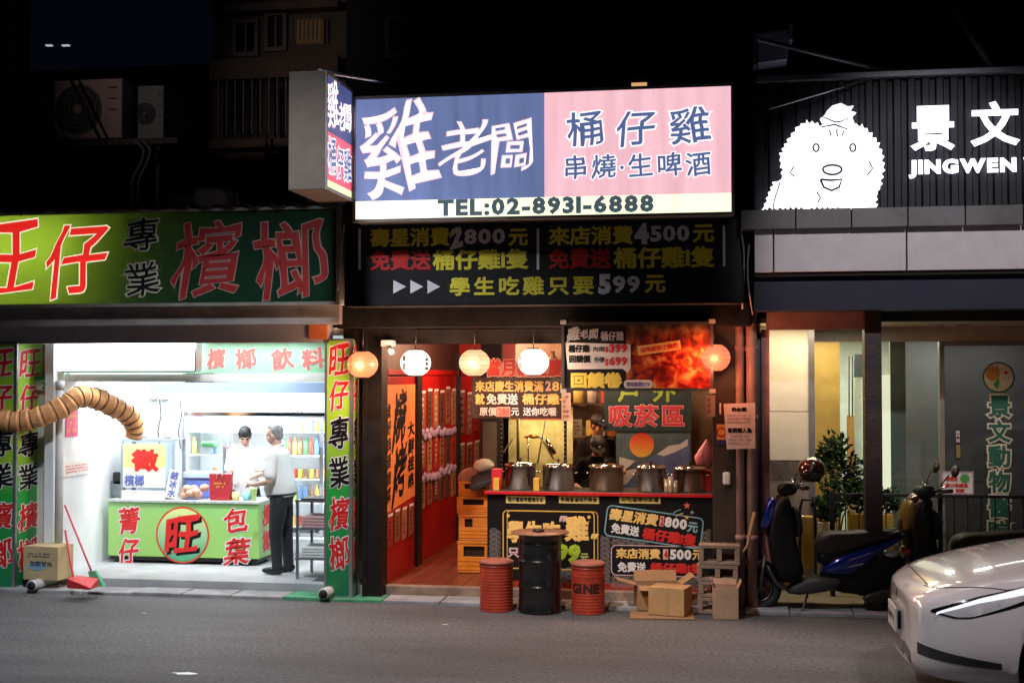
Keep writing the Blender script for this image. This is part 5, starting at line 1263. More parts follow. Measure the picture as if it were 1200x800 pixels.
rr = PR(886, 390, 893, 700, .75); MB().box(rr[0], rr[2], .75, .95, 0, rr[3]).build('grey_post', mat('grey_post_metal', (.12, .11, .12), .5, .4), label='narrow grey metal post between pipes and salmon post', cat='post')
rr = PR(848, 473, 885, 525, .5)
nt_ = thing('paper_notice', (rr[0], .5, rr[1]), 'white paper notice with black writing taped to the drain pipes', 'notice')
MB().prism([(rr[0], rr[3]), (rr[2], rr[3]+.01), (rr[2]-.0, rr[1]), (rr[0]+.03, rr[1]-.01)], -.004, .0, FY(.5)).build('sheet', mat('white_notice_paper', (.72, .62, .58), .8, bump=.3, bscale=12), nt_)
f = FY(.5)
T('供全職', 857, 477, 875, 482, .5, black_print, nt_, b=.05); T('吸菸職人為', 853, 501, 881, 507, .5, black_print, nt_, b=.05)
scribble((rr[0]+.04, rr[3]-.2, rr[2]-.04, rr[3]-.1), f, grey_print, nt_, 3); scribble((rr[0]+.05, rr[1]+.03, rr[2]-.04, rr[1]+.14), f, grey_print, nt_, 3, seed=4)
MB().tube([P(884, 600, .4), P(876, 640, .4), P(866, 652, .4)], .016, 8).build('wooden_stick', mat('raw_wood', (.4, .22, .1), .7), label='pale wooden stick leaning behind the scooter front', cat='stick')
# security camera
c = P(455, 405, .55)
sc_ = thing('security_camera', tuple(c), 'small white security camera under the restaurant beam', 'camera')
MB().box(c.x-.07, c.x+.07, .5, .6, c.z-.01, c.z+.06).build('mount', white_p, sc_, bevel=.01)
MB().tube([(c.x+.02, .52, c.z-.02), (c.x+.07, .42, c.z-.07)], .03, 12).build('camera_body', white_p, sc_)

# ================================================================== ANIMAL CLINIC (right)
Z_ = 'clinic'
cl = thing('animal_clinic', (PX(1050, .8), .8, 0), 'animal clinic with dark corrugated fascia and glass front on the right', 'shop')
XC0 = PX(893, .6); XC1 = 7.2
YS = .1
rr = PR(886, 92, 1260, 247, YS)
XF0, XF1, ZF0, ZF1 = rr[0], rr[2], P(1040, 246, YS).z, P(1040, 92, YS).z
corr = mat('dark_corrugated_steel', (.011, .012, .018), .5, 0, var=.25, bump=.05, spec=.25)
# corrugated cladding: single profiled sheet with ribs
mb = MB(); xx = XF0; vs = []; prof = []
while xx < XF1:
    prof += [(xx, YS), (xx+.055, YS), (xx+.07, YS+.035), (xx+.115, YS+.035), (xx+.13, YS)]; xx += .13
for (a, b_) in prof: vs += [(a, b_, ZF0), (a, b_, ZF1)]
mb.add(vs, [(2*k, 2*k+2, 2*k+3, 2*k+1) for k in range(len(prof)-1)]).build('fascia', corr, cl, fixn=False)
MB().box(XF0, XF1, YS-.06, YS+.2, ZF1, ZF1+.06).build('top_rail', mat('grey_rail', (.16, .17, .2), .45, .5), cl, bevel=.006)
MB().box(XF0-.02, XF0, YS-.02, YS+.5, ZF0, ZF1+.06).build('edge_trim', dark_steel, cl)
ra = PR(868, 246, 1260, 266, -.1); z1_ = ZF0 - .002; z0_ = P(1040, 266, -.1).z
n = 6
for k in range(n):
    a = ra[0] + (XF1-ra[0])*k/n; MB().box(a+.004, a+(XF1-ra[0])/n-.004, -.12, .5, z0_, z1_).build('ledge_panel', mat('scuffed_grey_ledge', (.11, .105, .11), .5, .3, var=.4, scale=3), cl, bevel=.004)
rb_ = PR(884, 268, 1260, 318, .0); zb0, zb1 = P(1040, 317, .0).z, P(1040, 266.5, .0).z
for k in range(3):
    a0, a1 = (rb_[0]+.0, PX(906, 0, 290)) if k == 0 else ((PX(907, 0, 290), PX(1062, 0, 290)) if k == 1 else (PX(1063, 0, 290), XF1))
    MB().box(a0+.003, a1-.003, 0, .5, zb0, zb1).build('white_panel', mat('aged_white_panel', (.68, .63, .65), .45, var=.1), cl, bevel=.004)
    for px in (912, 1070, 1190):
        pass
MB().box(rb_[0], XF1, .05, .5, zb0-.04, zb0-.002).build('drip_edge', dark_steel, cl)
zn0, zn1 = P(1040, 363, .2).z, P(1040, 322, .2).z
MB().box(rb_[0], XF1, .15, .5, zn0, zn1).build('awning_box', mat('navy_awning', (.003, .006, .03), .6, var=.3, scale=3), cl)
zr = P(950, 386, .7).z
MB().box(PX(899, .7), PX(1014, .7), .7, .8, zr, zn0+.05).build('lintel', mat('salmon_lintel', (.36, .2, .17), .6, var=.2), cl)
MB().box(PX(1034, .7), XC1, .7, .85, P(1100, 376, .7).z, zn0+.05).build('shutter_housing', mat('dark_shutter', (.03, .026, .025), .5, .3), cl)
r_ = PR(1014, 363, 1034, 660, .62)
MB().box(r_[0], r_[2], .62, .85, .0, zn0).build('post', mat('dark_maroon_post', (.035, .02, .018), .5, var=.6, bump=.3), cl, bevel=.005)
scribble((r_[0]+.03, PZ(490, .62, 1024), r_[2]-.02, PZ(484, .62, 1024)), FY(.62), mat('old_glue', (.14, .1, .09)), cl, 2)
# inner ceiling, window wall at Y=2.2
YW = 2.2; zce = PZ(392, .9, 950)
MB().box(XC0, XC1, .85, 6.5, zce+.12, zce+.17).build('ceiling', mat('cream_ceiling', (.7, .6, .45), .6), cl)
for px, py in ((943, 386), (985, 389), (1120, 378)):
    pass
dl = emis('downlight_glow', (1, .86, .6), 6)
for px, yy in ((938, 1.5), (978, 1.5), (1100, 1.7), (1130, 1.6)):
    xx = PX(px, yy, 390)
    t = thing('downlight', (xx, yy, zce+.1), f'round ceiling downlight of the clinic entrance {"at the left wall" if px == 938 else ("above the potted tree" if px == 978 else ("over the left of the glass door" if px == 1100 else "over the right of the glass door"))}', 'ceiling light', 'downlights of the clinic')
    MB().lathe((xx, yy, zce+.105), [(.05, 0), (.062, 0), (.062, .012), (.05, .012)], 20).build('trim_ring', steel, t)
    MB().lathe((xx, yy, zce+.108), [(.05, 0), (.01, .002)], 16).build('bulb', dl, t)
    spot('downlight_beam', (xx, yy, zce+.09), (xx, yy+.1, 0), 5, (1, .82, .58), 120, .05)
# left marble pillar
r_ = PR(902, 392, 948, 560, 1.7)
MB().box(r_[0], r_[2], 1.7, 2.3, PZ(482, 1.7, 925)+.004, zce+.12).box(r_[0], r_[2], 1.7, 2.3, PZ(539, 1.7, 925), PZ(482, 1.7, 925)-.004).build('beige_panel', mat('beige_panel', (.62, .54, .42), .4, var=.06), cl)
MB().box(r_[0]-.01, r_[2]+.0, 1.69, 2.3, PZ(562, 1.7, 925), PZ(540, 1.7, 925)).build('steel_band', mat('brushed_band', (.7, .62, .5), .25, 1, stretch=(12, 1, 1)), cl)
MB().box(r_[0], r_[2], 1.7, 2.3, .06, PZ(562, 1.7, 925)-.003).build('lower_wall', mat('stone_grey_wall', (.28, .22, .18), .5, var=.2), cl)
r_ = PR(948, 388, 954, 660, 1.68); MB().box(r_[0], r_[2]+.01, 1.68, 2.3, .06, zce+.12).build('window_frame', mat('grey_alu', (.28, .26, .26), .35, .7), cl)
# rooms behind glass
MB().box(PX(950, 3.2), PX(985, 3.2), 3.2, 3.3, .06, zce+.12).build('ochre_wall', mat('ochre_wall', (.42, .26, .07), .55, var=.15), cl)
MB().box(PX(983, 5.2), PX(1018, 5.2)+.6, 5.2, 5.3, .06, zce+.12).build('white_wall', mat('pale_green_wall', (.62, .68, .58), .5), cl)
r_ = PR(993, 487, 1003, 570, 3.0); MB().box(r_[0], r_[2], 3.0, 3.06, .4, r_[3]).build('wooden_panel', mat('warm_wood', (.5, .26, .08), .5), cl)
for px in (995, 999): MB().tube([P(px, 417, 3.0), P(px, 487, 3.0)], .008, 6).build('hanging_wire', black_p, cl)
MB().box(PX(1002, 2.8), PX(1010, 2.8), 2.8, 2.85, .06, PZ(440, 2.8)).build('pale_column', mat('pale_column', (.6, .62, .56), .5), cl)
r_ = PR(1001, 415, 1016, 442, 2.7); MB().box(r_[0], r_[2]+.1, 2.7, 2.75, r_[1], r_[3]).build('grey_blind', mat('blue_grey_blind', (.16, .19, .22), .6), cl)
r_ = PR(1033, 439, 1044, 660, 2.5); MB().box(r_[0]-.1, r_[2], 2.5, 2.55, .06, r_[3]).build('light_strip', emis('lit_cream_panel', (.95, .86, .62), .95), cl)
r_ = PR(1044, 400, 1062, 660, 2.5); MB().box(r_[0], r_[2], 2.5, 2.6, .06, zce+.12).build('column', mat('sage_column', (.25, .25, .2), .6), cl)
MB().box(PX(1060, 3.4), XC1+1, 3.4, 3.5, .06, zce+.12).build('teal_wall', mat('teal_grey_wall', (.1, .1, .1), .5, var=.1), cl)
MB().box(XC0-.02, XC0, .95, 6.5, .06, zce+.12).build('wall', mat('beige_panel', (.62, .54, .42)), cl)
zt_d = P(1100, 400, 2.2).z
r_ = PR(954, 392, 1013, 402, YW); MB().box(r_[0], XC1, YW, YW+.06, zt_d, zce+.12).build('header_panel', mat('grey_beige_header', (.38, .33, .26), .4), cl)
MB().box(PX(954, YW), PX(1104, YW), YW+.02, YW+.03, .06, zt_d).build('window_pane', glass('clinic_glass', (.9, .95, .95)), cl)
# glass door
dxa, dxb = PX(1101, YW), PX(1107, YW)
gd = thing('glass_door', (dxa, YW, .06), 'tinted glass door with silver frame and green clinic lettering', 'door')
MB().box(dxa, dxb, YW-.05, YW+.05, .06, zt_d).box(dxb, XC1, YW-.04, YW+.04, zt_d-.05, zt_d).build('frame', mat('silver_frame', (.5, .44, .38), .3, .8), gd, bevel=.004)
MB().box(dxb, XC1, YW-.005, YW+.005, .06, zt_d-.05).build('pane', glass('door_glass', (.62, .64, .66), opac=.12, ocol=(.1, .11, .12)), gd)
fgd = FY(YW-.005)
def TG(s, *a, **k): return T(s, *a[:4], YW-.006, *a[4:], gd, **k)
ivory = mat('ivory_vinyl', (.72, .62, .48), .5); dgreen = mat('deep_green_vinyl', (.015, .12, .07), .5)
yy = 463
for ch in '景文動物醫院':
    if ch: TG(ch, 1158, yy, 1184, yy+26, dgreen, outline=(ivory, .1), b=.035); yy += 29.3
c = (PX(1170, YW, 442), PZ(442, YW, 1170))
MB().prism(disc(c, .17, 36), .008, .009, fgd).build('logo_ring', dgreen, gd)
MB().prism(disc(c, .152, 36), .010, .011, fgd).build('logo_disc', ivory, gd)
MB().prism(disc((c[0]-.06, c[1]+.04), .075, 18), .012, .013, fgd).build('logo_cat', mat('orange_vinyl', (.65, .26, .06)), gd)
for sx in (-.11, -.015): MB().prism([(c[0]+sx-.02, c[1]+.09), (c[0]+sx+.025, c[1]+.09), (c[0]+sx, c[1]+.135)], .012, .013, fgd).build('logo_ear', mat('orange_vinyl', (.65, .26, .06)), gd)
MB().prism(disc((c[0]+.075, c[1]-.02), .075, 18), .014, .015, fgd).build('logo_dog', mat('cream_vinyl', (.78, .7, .58)), gd)
MB().prism(disc((c[0]+.075, c[1]+.05), .02, 10), .016, .017, fgd).build('logo_bow', red_print, gd)
for sx in (.05, .1): MB().prism(disc((c[0]+sx, c[1]-.01), .008, 8), .016, .017, fgd).build('logo_eye', black_print, gd)
MB().prism([(c[0]-.02, c[1]-.13), (c[0]+.03, c[1]-.02), (c[0]+.0, c[1]+.0), (c[0]-.06, c[1]-.08)], .012, .013, fgd).build('logo_leaf', mat('mid_green', (.1, .35, .08)), gd)
r_ = PR(1119, 502, 1126, 538, YW-.01); MB().box(r_[0], r_[2], YW-.03, YW-.008, r_[1], r_[3]).build('access_panel', black_p, gd)
MB().box(r_[0]+.01, r_[2]-.01, YW-.04, YW-.031, r_[1]+.02, r_[1]+.16).build('brass_lock', mat('brass', (.6, .42, .15), .35, .9), gd)
T('推門進', 1120, 504, 1125, 518, YW-.03, paper, gd, vert=True, b=.02, lift=.003)
r_ = PR(1103, 552, 1141, 579, 1.9)
wn_ = thing('door_notice', (r_[0], 1.9, r_[1]), 'small framed white notice with red characters by the glass door', 'notice')
MB().box(r_[0], r_[2], 1.9, 1.91, r_[1], r_[3]).build('sheet', paper, wn_)
MB().frame(FY(1.9), r_[0], r_[1], r_[2], r_[3], .015, .001, .006).build('frame', mat('pinkish_frame', (.45, .32, .35)), wn_)
T('請帶狗', 1108, 558, 1122, 564, 1.9, red_print, wn_, b=.04); T('貓以牽繩進', 1108, 566, 1134, 571, 1.9, red_print, wn_, b=.04); T('謝謝', 1120, 572, 1130, 577, 1.9, red_print, wn_, b=.04)
r_ = PR(1125, 557, 1136, 564, 1.9); MB().prism(disc(((r_[0]+r_[2])/2, (r_[1]+r_[3])/2), .05, 14), .003, .004, FY(1.9)).build('green_badge', mat('mid_green', (.1, .35, .08)), wn_)
area('clinic_entrance_fill', (PX(960, 1.3), 1.25, zce+.1), (0, 0, 0), 1.2, .5, 20, (1, .85, .62))  # soft fill added to light the beige panel evenly, no fixture built
area('clinic_room_light', (PX(1000, 3.9), 3.9, zce+.08), (0, 0, 0), 1.0, .3, 55, (1, .95, .8))
area('clinic_room_light', (PX(965, 2.7), 2.7, zce+.08), (0, 0, 0), .5, .3, 22, (1, .85, .55))
area('clinic_room_light', (PX(1140, 2.9), 2.8, zce+.08), (0, 0, 0), 1.4, .3, 30, (1, .92, .82))

# illuminated letters and dog emblem on the fascia
sg_ = thing('illuminated_clinic_sign', (PX(1130, YS, 170), YS, ZF0), 'glowing white characters and JINGWEN lettering on dark corrugated fascia', 'sign')
hot = emis('white_channel_letter', (.93, .93, 1), 2.2)
def TC(s, a, b_, c_, d, **k): return T(s, a, b_, c_, d, YS-.04, hot, sg_, **k)
TC('景', 1068, 124, 1118, 177, b=.03, depth=.03); TC('文', 1138, 119, 1194, 171, b=.03, depth=.03)
T('動', 1216, 120, 1268, 172, YS-.04, hot, sg_, b=.03, depth=.03)
TC('JINGWEN', 1065, 186, 1191, 208, b=.06, gap=.16, depth=.03, res=4); T('VET', 1200, 184, 1240, 206, YS-.04, hot, sg_, b=.075, depth=.03)
halo = thing('illuminated_dog_emblem', (PX(965, YS, 200), YS, ZF0), 'glowing white fluffy dog head emblem with a bow on the dark fascia', 'sign')
def qq(px, py): v = P(px, py, YS-.05); return (v.x, v.z)
def shaggy(pts, amp, seed):
    rnd = random.Random(seed); out = []
    for i in range(len(pts)):
        a = Vector(pts[i]); b_ = Vector(pts[(i+1) % len(pts)]); d = b_-a; n_ = Vector((d.y, -d.x)).normalized() if d.length else Vector((0, 0))
        m_ = max(1, int(d.length/6))
        for k in range(m_):
            t_ = k/m_; out.append(tuple(a+d*t_)); out.append(tuple(a+d*(t_+.6/m_)+n_*amp*rnd.uniform(.3, 1)*(-1)))
    return out
dog = [(893, 246), (900, 226), (905, 214), (916, 210), (914, 196), (913, 180), (922, 164), (932, 150), (945, 141), (958, 144), (970, 150), (984, 150), (996, 145), (1010, 146), (1022, 156), (1031, 168), (1036, 184), (1037, 200), (1034, 216), (1028, 228), (1029, 246)]
dp_ = shaggy([(x_, y_) for x_, y_ in dog], 4.2, 3)
dp_ = [(x_, min(y_, 246.5)) for x_, y_ in dp_]
MB().prism([qq(*p_) for p_ in dp_], 0, .04, FY(YS-.04)).build('dog_head', emis('white_emblem', (.93, .93, 1), 1.8), halo)
MB().prism([qq(*p_) for p_ in [(966, 150), (961, 140), (966, 136), (969, 131), (975, 125), (985, 122), (993, 126), (1000, 125), (996, 131), (1003, 133), (998, 138), (1001, 146), (996, 152)]], 0, .05, FY(YS-.04)).build('top_knot', emis('white_emblem', (.93, .93, 1), 1.8), halo)
ln = mat('dark_blue_line', (.02, .02, .06), .5)
def loop(pts, r_=.011, closed=True, nm='drawn_line'):
    w_ = [Vector((qq(*p_)[0], YS-.086, qq(*p_)[1])) for p_ in pts]
    if closed: w_ = w_ + [w_[0]]
    MB().tube(w_, r_, 5).build(nm, ln, halo)
loop([(975+9*math.cos(t_/12*6.28)*1.25, 199+6.5*math.sin(t_/12*6.28)*(1 if math.sin(t_/12*6.28) > 0 else .75)) for t_ in range(12)], nm='nose')
loop([(961, 211), (965, 220), (974, 224), (983, 220), (986, 211), (974, 212)], nm='mouth')
for ex in (956, 999): loop([(ex+3.5*math.cos(t_/10*6.28), 174+4.5*math.sin(t_/10*6.28)) for t_ in range(10)], .009, nm='eye')
loop([(978, 144), (964, 138), (963, 150), (978, 147), (983, 149), (992, 152), (993, 140), (983, 144)], .01, nm='bow')
loop([(957, 226), (961, 232), (958, 238)], .007, False, nm='fur_line'); loop([(930, 196), (926, 203), (931, 208)], .007, False, nm='fur_line'); loop([(1018, 190), (1022, 198), (1016, 206)], .007, False, nm='fur_line'); loop([(972, 153), (973, 160)], .007, False, nm='fur_line'); loop([(980, 153), (981, 161)], .007, False, nm='fur_line'); loop([(988, 154), (987, 160)], .007, False, nm='fur_line')
loop([(914, 214), (911, 224), (907, 236), (906, 246)], .006, False, nm='paw_line')

# rods, flood lamp box over the fascia
MB().tube([P(888, 46, -.5), P(1052, 87, .2)], .022, 8).build('lamp_arm', mat('grey_pole', (.14, .14, .17), .45, .5), label='long grey arm holding the flood lamp over the clinic fascia', cat='pole')
MB().tube([P(1108, -6, .3), P(1164, 84, .1)], .035, 10).build('stay_pole', mat('grey_pole', (.14, .14, .17)), label='thick slanting pole above the clinic lettering', cat='pole')
MB().tube([P(901, 128, -.25), P(1022, 92, .1)], .008, 6).build('wire_stay', alu, label='thin bright wire over the dog emblem', cat='wire')
r_ = PR(887, 36, 929, 74, -.2)
fl_ = thing('flood_lamp', ((r_[0]+r_[2])/2, -.2, r_[1]), 'pale grey unlit flood lamp box above the clinic fascia', 'lamp')
MB().prism([(r_[0], r_[3]-.02), (r_[2], r_[3]+.02), (r_[2]-.05, r_[1]+.03), (r_[0]+.01, r_[1])], 0, .3, Fr((0, .1, 0), (1, 0, 0), (0, 0, 1), (0, -1, 0))).build('lamp_body', mat('lilac_grey_metal', (.3, .3, .42), .4, .3), fl_, bevel=.01)
MB().box(r_[0]-.03, r_[0], -.22, .12, r_[1]-.01, r_[3]).build('side_flange', mat('brown_flange', (.12, .09, .1), .5), fl_)
MB().box(r_[2]-.03, r_[2]+.0, -.24, .12, r_[3]-.1, r_[3]+.05).build('bracket', mat('lilac_grey_metal', (.3, .3, .42)), fl_)

# railing with bars, planters, plants
YR = 1.25
ra_x0, ra_x1 = PX(975, YR), PX(1205, YR); zr_ = PZ(579, YR, 1090)
fe = thing('railing', ((ra_x0+ra_x1)/2, YR, .06), 'black iron railing in front of the clinic', 'railing')
MB().box(ra_x0, ra_x1, YR-.015, YR+.015, zr_-.03, zr_).box(ra_x0, ra_x1, YR-.012, YR+.012, .12, .14).build('rail', black_p, fe)
xx = ra_x0
while xx < ra_x1:
    MB().tube([(xx, YR, .14), (xx, YR, zr_-.03)], .008, 6).build('bar', black_p, fe); xx += .135
for xx in (ra_x0, PX(1101, YR), ra_x1): MB().box(xx-.025, xx+.025, YR-.025, YR+.025, .06, zr_+.02).build('post', black_p, fe)
rnd = random.Random(11)
leafm = [mat('leaf_dark', (.014, .035, .01), .6, var=.3, spec=.25), mat('leaf_mid', (.035, .075, .02), .6, var=.3, spec=.25)]
def leaves(c, rad, n_, size, up=.5, seed=0):
    rnd = random.Random(seed); mbs = [MB(), MB()]
    for _ in range(n_):
        d = Vector((rnd.gauss(0, 1), rnd.gauss(0, 1), rnd.gauss(0, 1))).normalized() * (rnd.random()**.5)
        p_ = Vector((c[0]+d.x*rad[0], c[1]+d.y*rad[1], c[2]+d.z*rad[2]))
        a = Vector((rnd.gauss(0, 1), rnd.gauss(0, 1), rnd.gauss(up, .5))).normalized(); b_ = a.cross(Vector((rnd.gauss(0, 1), rnd.gauss(0, 1), 1))).normalized()
        s_ = size*rnd.uniform(.6, 1.3); nn = a.cross(b_)*s_*.12
        mbs[rnd.random() > .55].add([p_, p_+a*s_*.5+b_*s_*.17+nn, p_+a*s_, p_+a*s_*.5-b_*s_*.17+nn, p_+a*s_*.5-nn], [(0, 1, 4), (1, 2, 4), (2, 3, 4), (3, 0, 4)])
    return mbs
def plant(name, px, Y, zbase, trunk_h, crowns, n_, size, lab, potm=None, potw=.16, poth=.3, kind_='plant'):
    x_ = PX(px, Y); t = thing(name, (x_, Y, zbase), lab, kind_)
    if potm: MB().lathe((x_, Y, zbase+.001), [(potw*.75, 0), (potw, poth), (potw*1.06, poth+.01), (potw*1.06, poth+.04), (potw*.9, poth+.04), (potw*.88, poth)], 24).build('pot', potm, t)
    for k, (dx, dy, dz, rx, rz) in enumerate(crowns):
        MB().tube([(x_, Y, zbase+poth*.9), (x_+dx*.4, Y+dy*.4, zbase+trunk_h*.5), (x_+dx, Y+dy, zbase+dz)], [.014, .01, .005], 6).build('stem', mat('bark', (.09, .05, .03), .8), t)
        for j, m_ in enumerate(leaves((x_+dx, Y+dy, zbase+dz), (rx, rx*.8, rz), n_, size, seed=k+px)):
            m_.build('foliage', leafm[j], t, kind='stuff', fixn=False)
plant('potted_tree', 978, 1.9, .06, 1.5, [(0, 0, 1.5, .16, .16), (-.1, .05, 1.32, .15, .16), (.14, 0, 1.28, .18, .16), (.02, -.08, 1.08, .2, .16), (.22, .05, 1.05, .13, .12), (-.05, 0, .88, .16, .12)], 120, .1, 'leafy potted tree behind the scooter at the clinic window', mat('dark_pot', (.05, .04, .04), .5), kind_='tree')
yplant = mat('yellow_planter', (.62, .4, .05), .5)
def planter(px0, px1, py, Y, m, lab, seed):
    r_ = PR(px0, py, px1, py+30, Y)
    t = thing('planter_box', ((r_[0]+r_[2])/2, Y, .06), lab, 'planter')
    MB().box(r_[0], r_[2], Y, Y+.22, .06, r_[3]).build('box', m, t, bevel=.006)
    n_ = max(2, int((r_[2]-r_[0])/.14))
    for k in range(n_):
        cx_ = r_[0]+(k+.5)*(r_[2]-r_[0])/n_
        for j, m_ in enumerate(leaves((cx_, Y+.1, r_[3]+.12), (.11, .09, .16), 90, .09, .8, seed+k)): m_.build('foliage', leafm[j], t, kind='stuff', fixn=False)
planter(995, 1016, 602, 1.5, yplant, 'yellow planter box left of the dark maroon post', 1)
planter(1033, 1048, 602, 1.5, yplant, 'yellow planter box right of the dark maroon post', 2)
planter(958, 980, 612, 1.6, mat('cream_planter', (.6, .5, .32), .5), 'cream planter box behind the blue scooter seat', 3)
r_ = PR(936, 604, 955, 665, 1.45)
MB().prism([(r_[0], r_[3]), (r_[2]-.02, r_[3]), (r_[2]+.02, r_[1]), (r_[0]+.05, r_[1])], 0, .12, FY(1.5)).build('yellow_board', mat('yellow_board', (.7, .45, .08), .5), label='yellow folded board behind the scooter steering column', cat='board', bevel=.01)
mb = MB().tube([(PX(937, 1.3), 1.3, .08), (PX(937, 1.3), 1.3, .95), (PX(940, 1.3), 1.3, 1.05), (PX(952, 1.3), 1.3, 1.05), (PX(955, 1.3), 1.3, .95), (PX(955, 1.3), 1.3, .08)], .016, 8)
mb.build('hoop_barrier', black_p, label='black bent hoop barrier around the yellow board', cat='barrier')
point('board_light', (PX(945, 1.9), 1.35, .9), 0.0, (1, .7, .3)) if False else None

# ================================================================== UPPER BUILDINGS
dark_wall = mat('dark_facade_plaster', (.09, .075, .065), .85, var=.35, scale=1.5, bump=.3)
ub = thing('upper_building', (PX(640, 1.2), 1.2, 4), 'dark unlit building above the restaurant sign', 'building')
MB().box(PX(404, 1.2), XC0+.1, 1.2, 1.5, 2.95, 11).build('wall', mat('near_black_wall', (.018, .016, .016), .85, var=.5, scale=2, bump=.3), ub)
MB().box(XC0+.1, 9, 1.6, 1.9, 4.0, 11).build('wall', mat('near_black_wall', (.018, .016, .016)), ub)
for px0, px1, py0, py1, m_, nm in ((652, 676, 62, 88, mat('dull_ochre', (.1, .05, .02)), 'sign_panel'), (740, 758, 97, 102, emis('dim_amber_window', (.9, .5, .2), .8), 'lit_window'), (786, 812, 66, 102, mat('dull_grey_shutter', (.05, .045, .045)), 'shutter'), (455, 560, 20, 64, mat('dark_window', (.012, .014, .02), .2), 'window'), (600, 700, 12, 50, mat('dark_window', (.012, .014, .02), .2), 'window')):
    r_ = PR(px0, py0, px1, py1, 1.18)
    w_ = MB().box(r_[0], r_[2], 1.18, 1.198, r_[1], r_[3]).build(nm, m_, ub)
    if nm == 'window':
        fm = MB().frame(FY(1.17), r_[0]-.03, r_[1]-.03, r_[2]+.03, r_[3]+.03, .05, -.01, .03).build('frame', mat('dark_alu', (.04, .04, .045), .5, .5), w_)
        for k in range(1, 4): MB().box(r_[0]+(r_[2]-r_[0])*k/4-.01, r_[0]+(r_[2]-r_[0])*k/4+.01, 1.14, 1.178, r_[1], r_[3]).build('mullion', mat('dark_alu', (.04, .04, .045)), w_)
for k, (px, w__) in enumerate(((1000, 60), (945, 40), (1120, 70))):
    r_ = PR(px, 40, px+w__, 72, 1.55)
    w_ = MB().box(r_[0], r_[2], 1.57, 1.598, r_[1], r_[3]).build('vent_louvre', mat('dark_louvre', (.04, .038, .036), .5), ub)
    for j in range(8): MB().box(r_[0]+(r_[2]-r_[0])*j/8, r_[0]+(r_[2]-r_[0])*(j+.5)/8, 1.55, 1.57, r_[1], r_[3]).build('slat', mat('dark_louvre', (.04, .038, .036), .5), w_)
MB().box(XC0, 9, .7, 1.6, P(1040, 84, .8).z-.1, P(1040, 72, .8).z).build('concrete_ledge', mat('brown_ledge', (.1, .075, .065), .8, var=.3), ub)
# apartment building behind the left shop
ab = thing('apartment_building', (PX(310, 5), 5, 4), 'dim beige apartment building behind the projecting sign with two dark windows', 'building')
YA = 5.0
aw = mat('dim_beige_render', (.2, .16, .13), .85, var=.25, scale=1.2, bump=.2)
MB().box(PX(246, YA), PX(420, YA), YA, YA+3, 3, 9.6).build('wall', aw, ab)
for (a, b_, c_, d) in ((277, 27, 301, 64), (314, 18, 334, 58)):
    r_ = PR(a, b_, c_, d, YA)
    w_ = MB().box(r_[0], r_[2], YA-.012, YA-.002, r_[1], r_[3]).build('window', mat('dark_window', (.012, .014, .02), .2), ab)
    MB().frame(FY(YA), r_[0]-.04, r_[1]-.04, r_[2]+.04, r_[3]+.04, .06, .013, .06).build('frame', mat('grey_frame', (.25, .22, .2), .5), w_)
    MB().box((r_[0]+r_[2])/2-.015, (r_[0]+r_[2])/2+.015, YA-.04, YA-.013, r_[1], r_[3]).build('mullion', mat('grey_frame', (.25, .22, .2)), w_)
for (py, dz) in ((8, .12), (72, .3), (166, .12)):
    z_ = PZ(py, YA, 320); MB().box(PX(250, YA), PX(400, YA), YA-.25, YA-.001, z_-dz, z_).build('cornice', mat('dim_beige_cornice', (.24, .19, .15), .8, var=.2), ab, bevel=.01)
r_ = PR(342, 18, 372, 46, YA-.3)
for k in range(7): MB().box(r_[0]+k*(r_[2]-r_[0])/6-.012, r_[0]+k*(r_[2]-r_[0])/6+.012, YA-.32, YA-.3, r_[1], r_[3]).build('balcony_bar', mat('grey_frame', (.25, .22, .2)), ab)
MB().box(r_[0], r_[2], YA-.1, YA-.01, r_[1], r_[3]).build('amber_window', emis('dim_amber_glass', (.3, .16, .06), .07), ab)
r_ = PR(262, 96, 350, 160, YA)
w_ = MB().box(r_[0], r_[2], YA-.012, YA-.002, r_[1], r_[3]).build('window', mat('dark_window', (.012, .014, .02), .2), ab)
for k in range(10): MB().box(r_[0]+k*(r_[2]-r_[0])/9-.012, r_[0]+k*(r_[2]-r_[0])/9+.012, YA-.2, YA-.18, r_[1], r_[3]).build('grille_bar', mat('grey_frame', (.25, .22, .2)), w_)
MB().tube([P(312, 96, 4.6), P(312, 182, 4.6)], .02, 8).build('downpipe', mat('brown_pipe', (.2, .1, .08), .6), ab)
# dark neighbour block with tiny lights, far left
nb = thing('distant_building', (PX(100, 14), 14, 4), 'dark distant building at upper left with two tiny white lights', 'building')
MB().box(PX(-40, 14), PX(248, 14), 14, 17, 2, 9.2).build('wall', mat('night_blue_wall', (.008, .01, .016), .8, var=.4), nb)
for a, b_ in ((53, 60), (72, 80)):
    r_ = PR(a, 52.4, b_, 53.6, 13.9); MB().box(r_[0], r_[2], 13.9, 13.99, r_[1], r_[3]).build('window_light', emis('cold_white_light', (.85, .9, 1), .5), nb)
r_ = PR(16, 62, 25, 69, 8); MB().box(r_[0], r_[2], 8, 8.05, r_[1], r_[3]).build('red_signal', emis('red_lamp', (.8, .04, .05), .9), label='small red signal light in the dark at upper left', cat='light')
MB().box(PX(-40, .9), PX(14, .9), .9, 1.2, 3.9, 11).build('dark_column', mat('near_black_wall', (.018, .016, .016)), label='near black wall corner at the upper left edge', cat='wall')
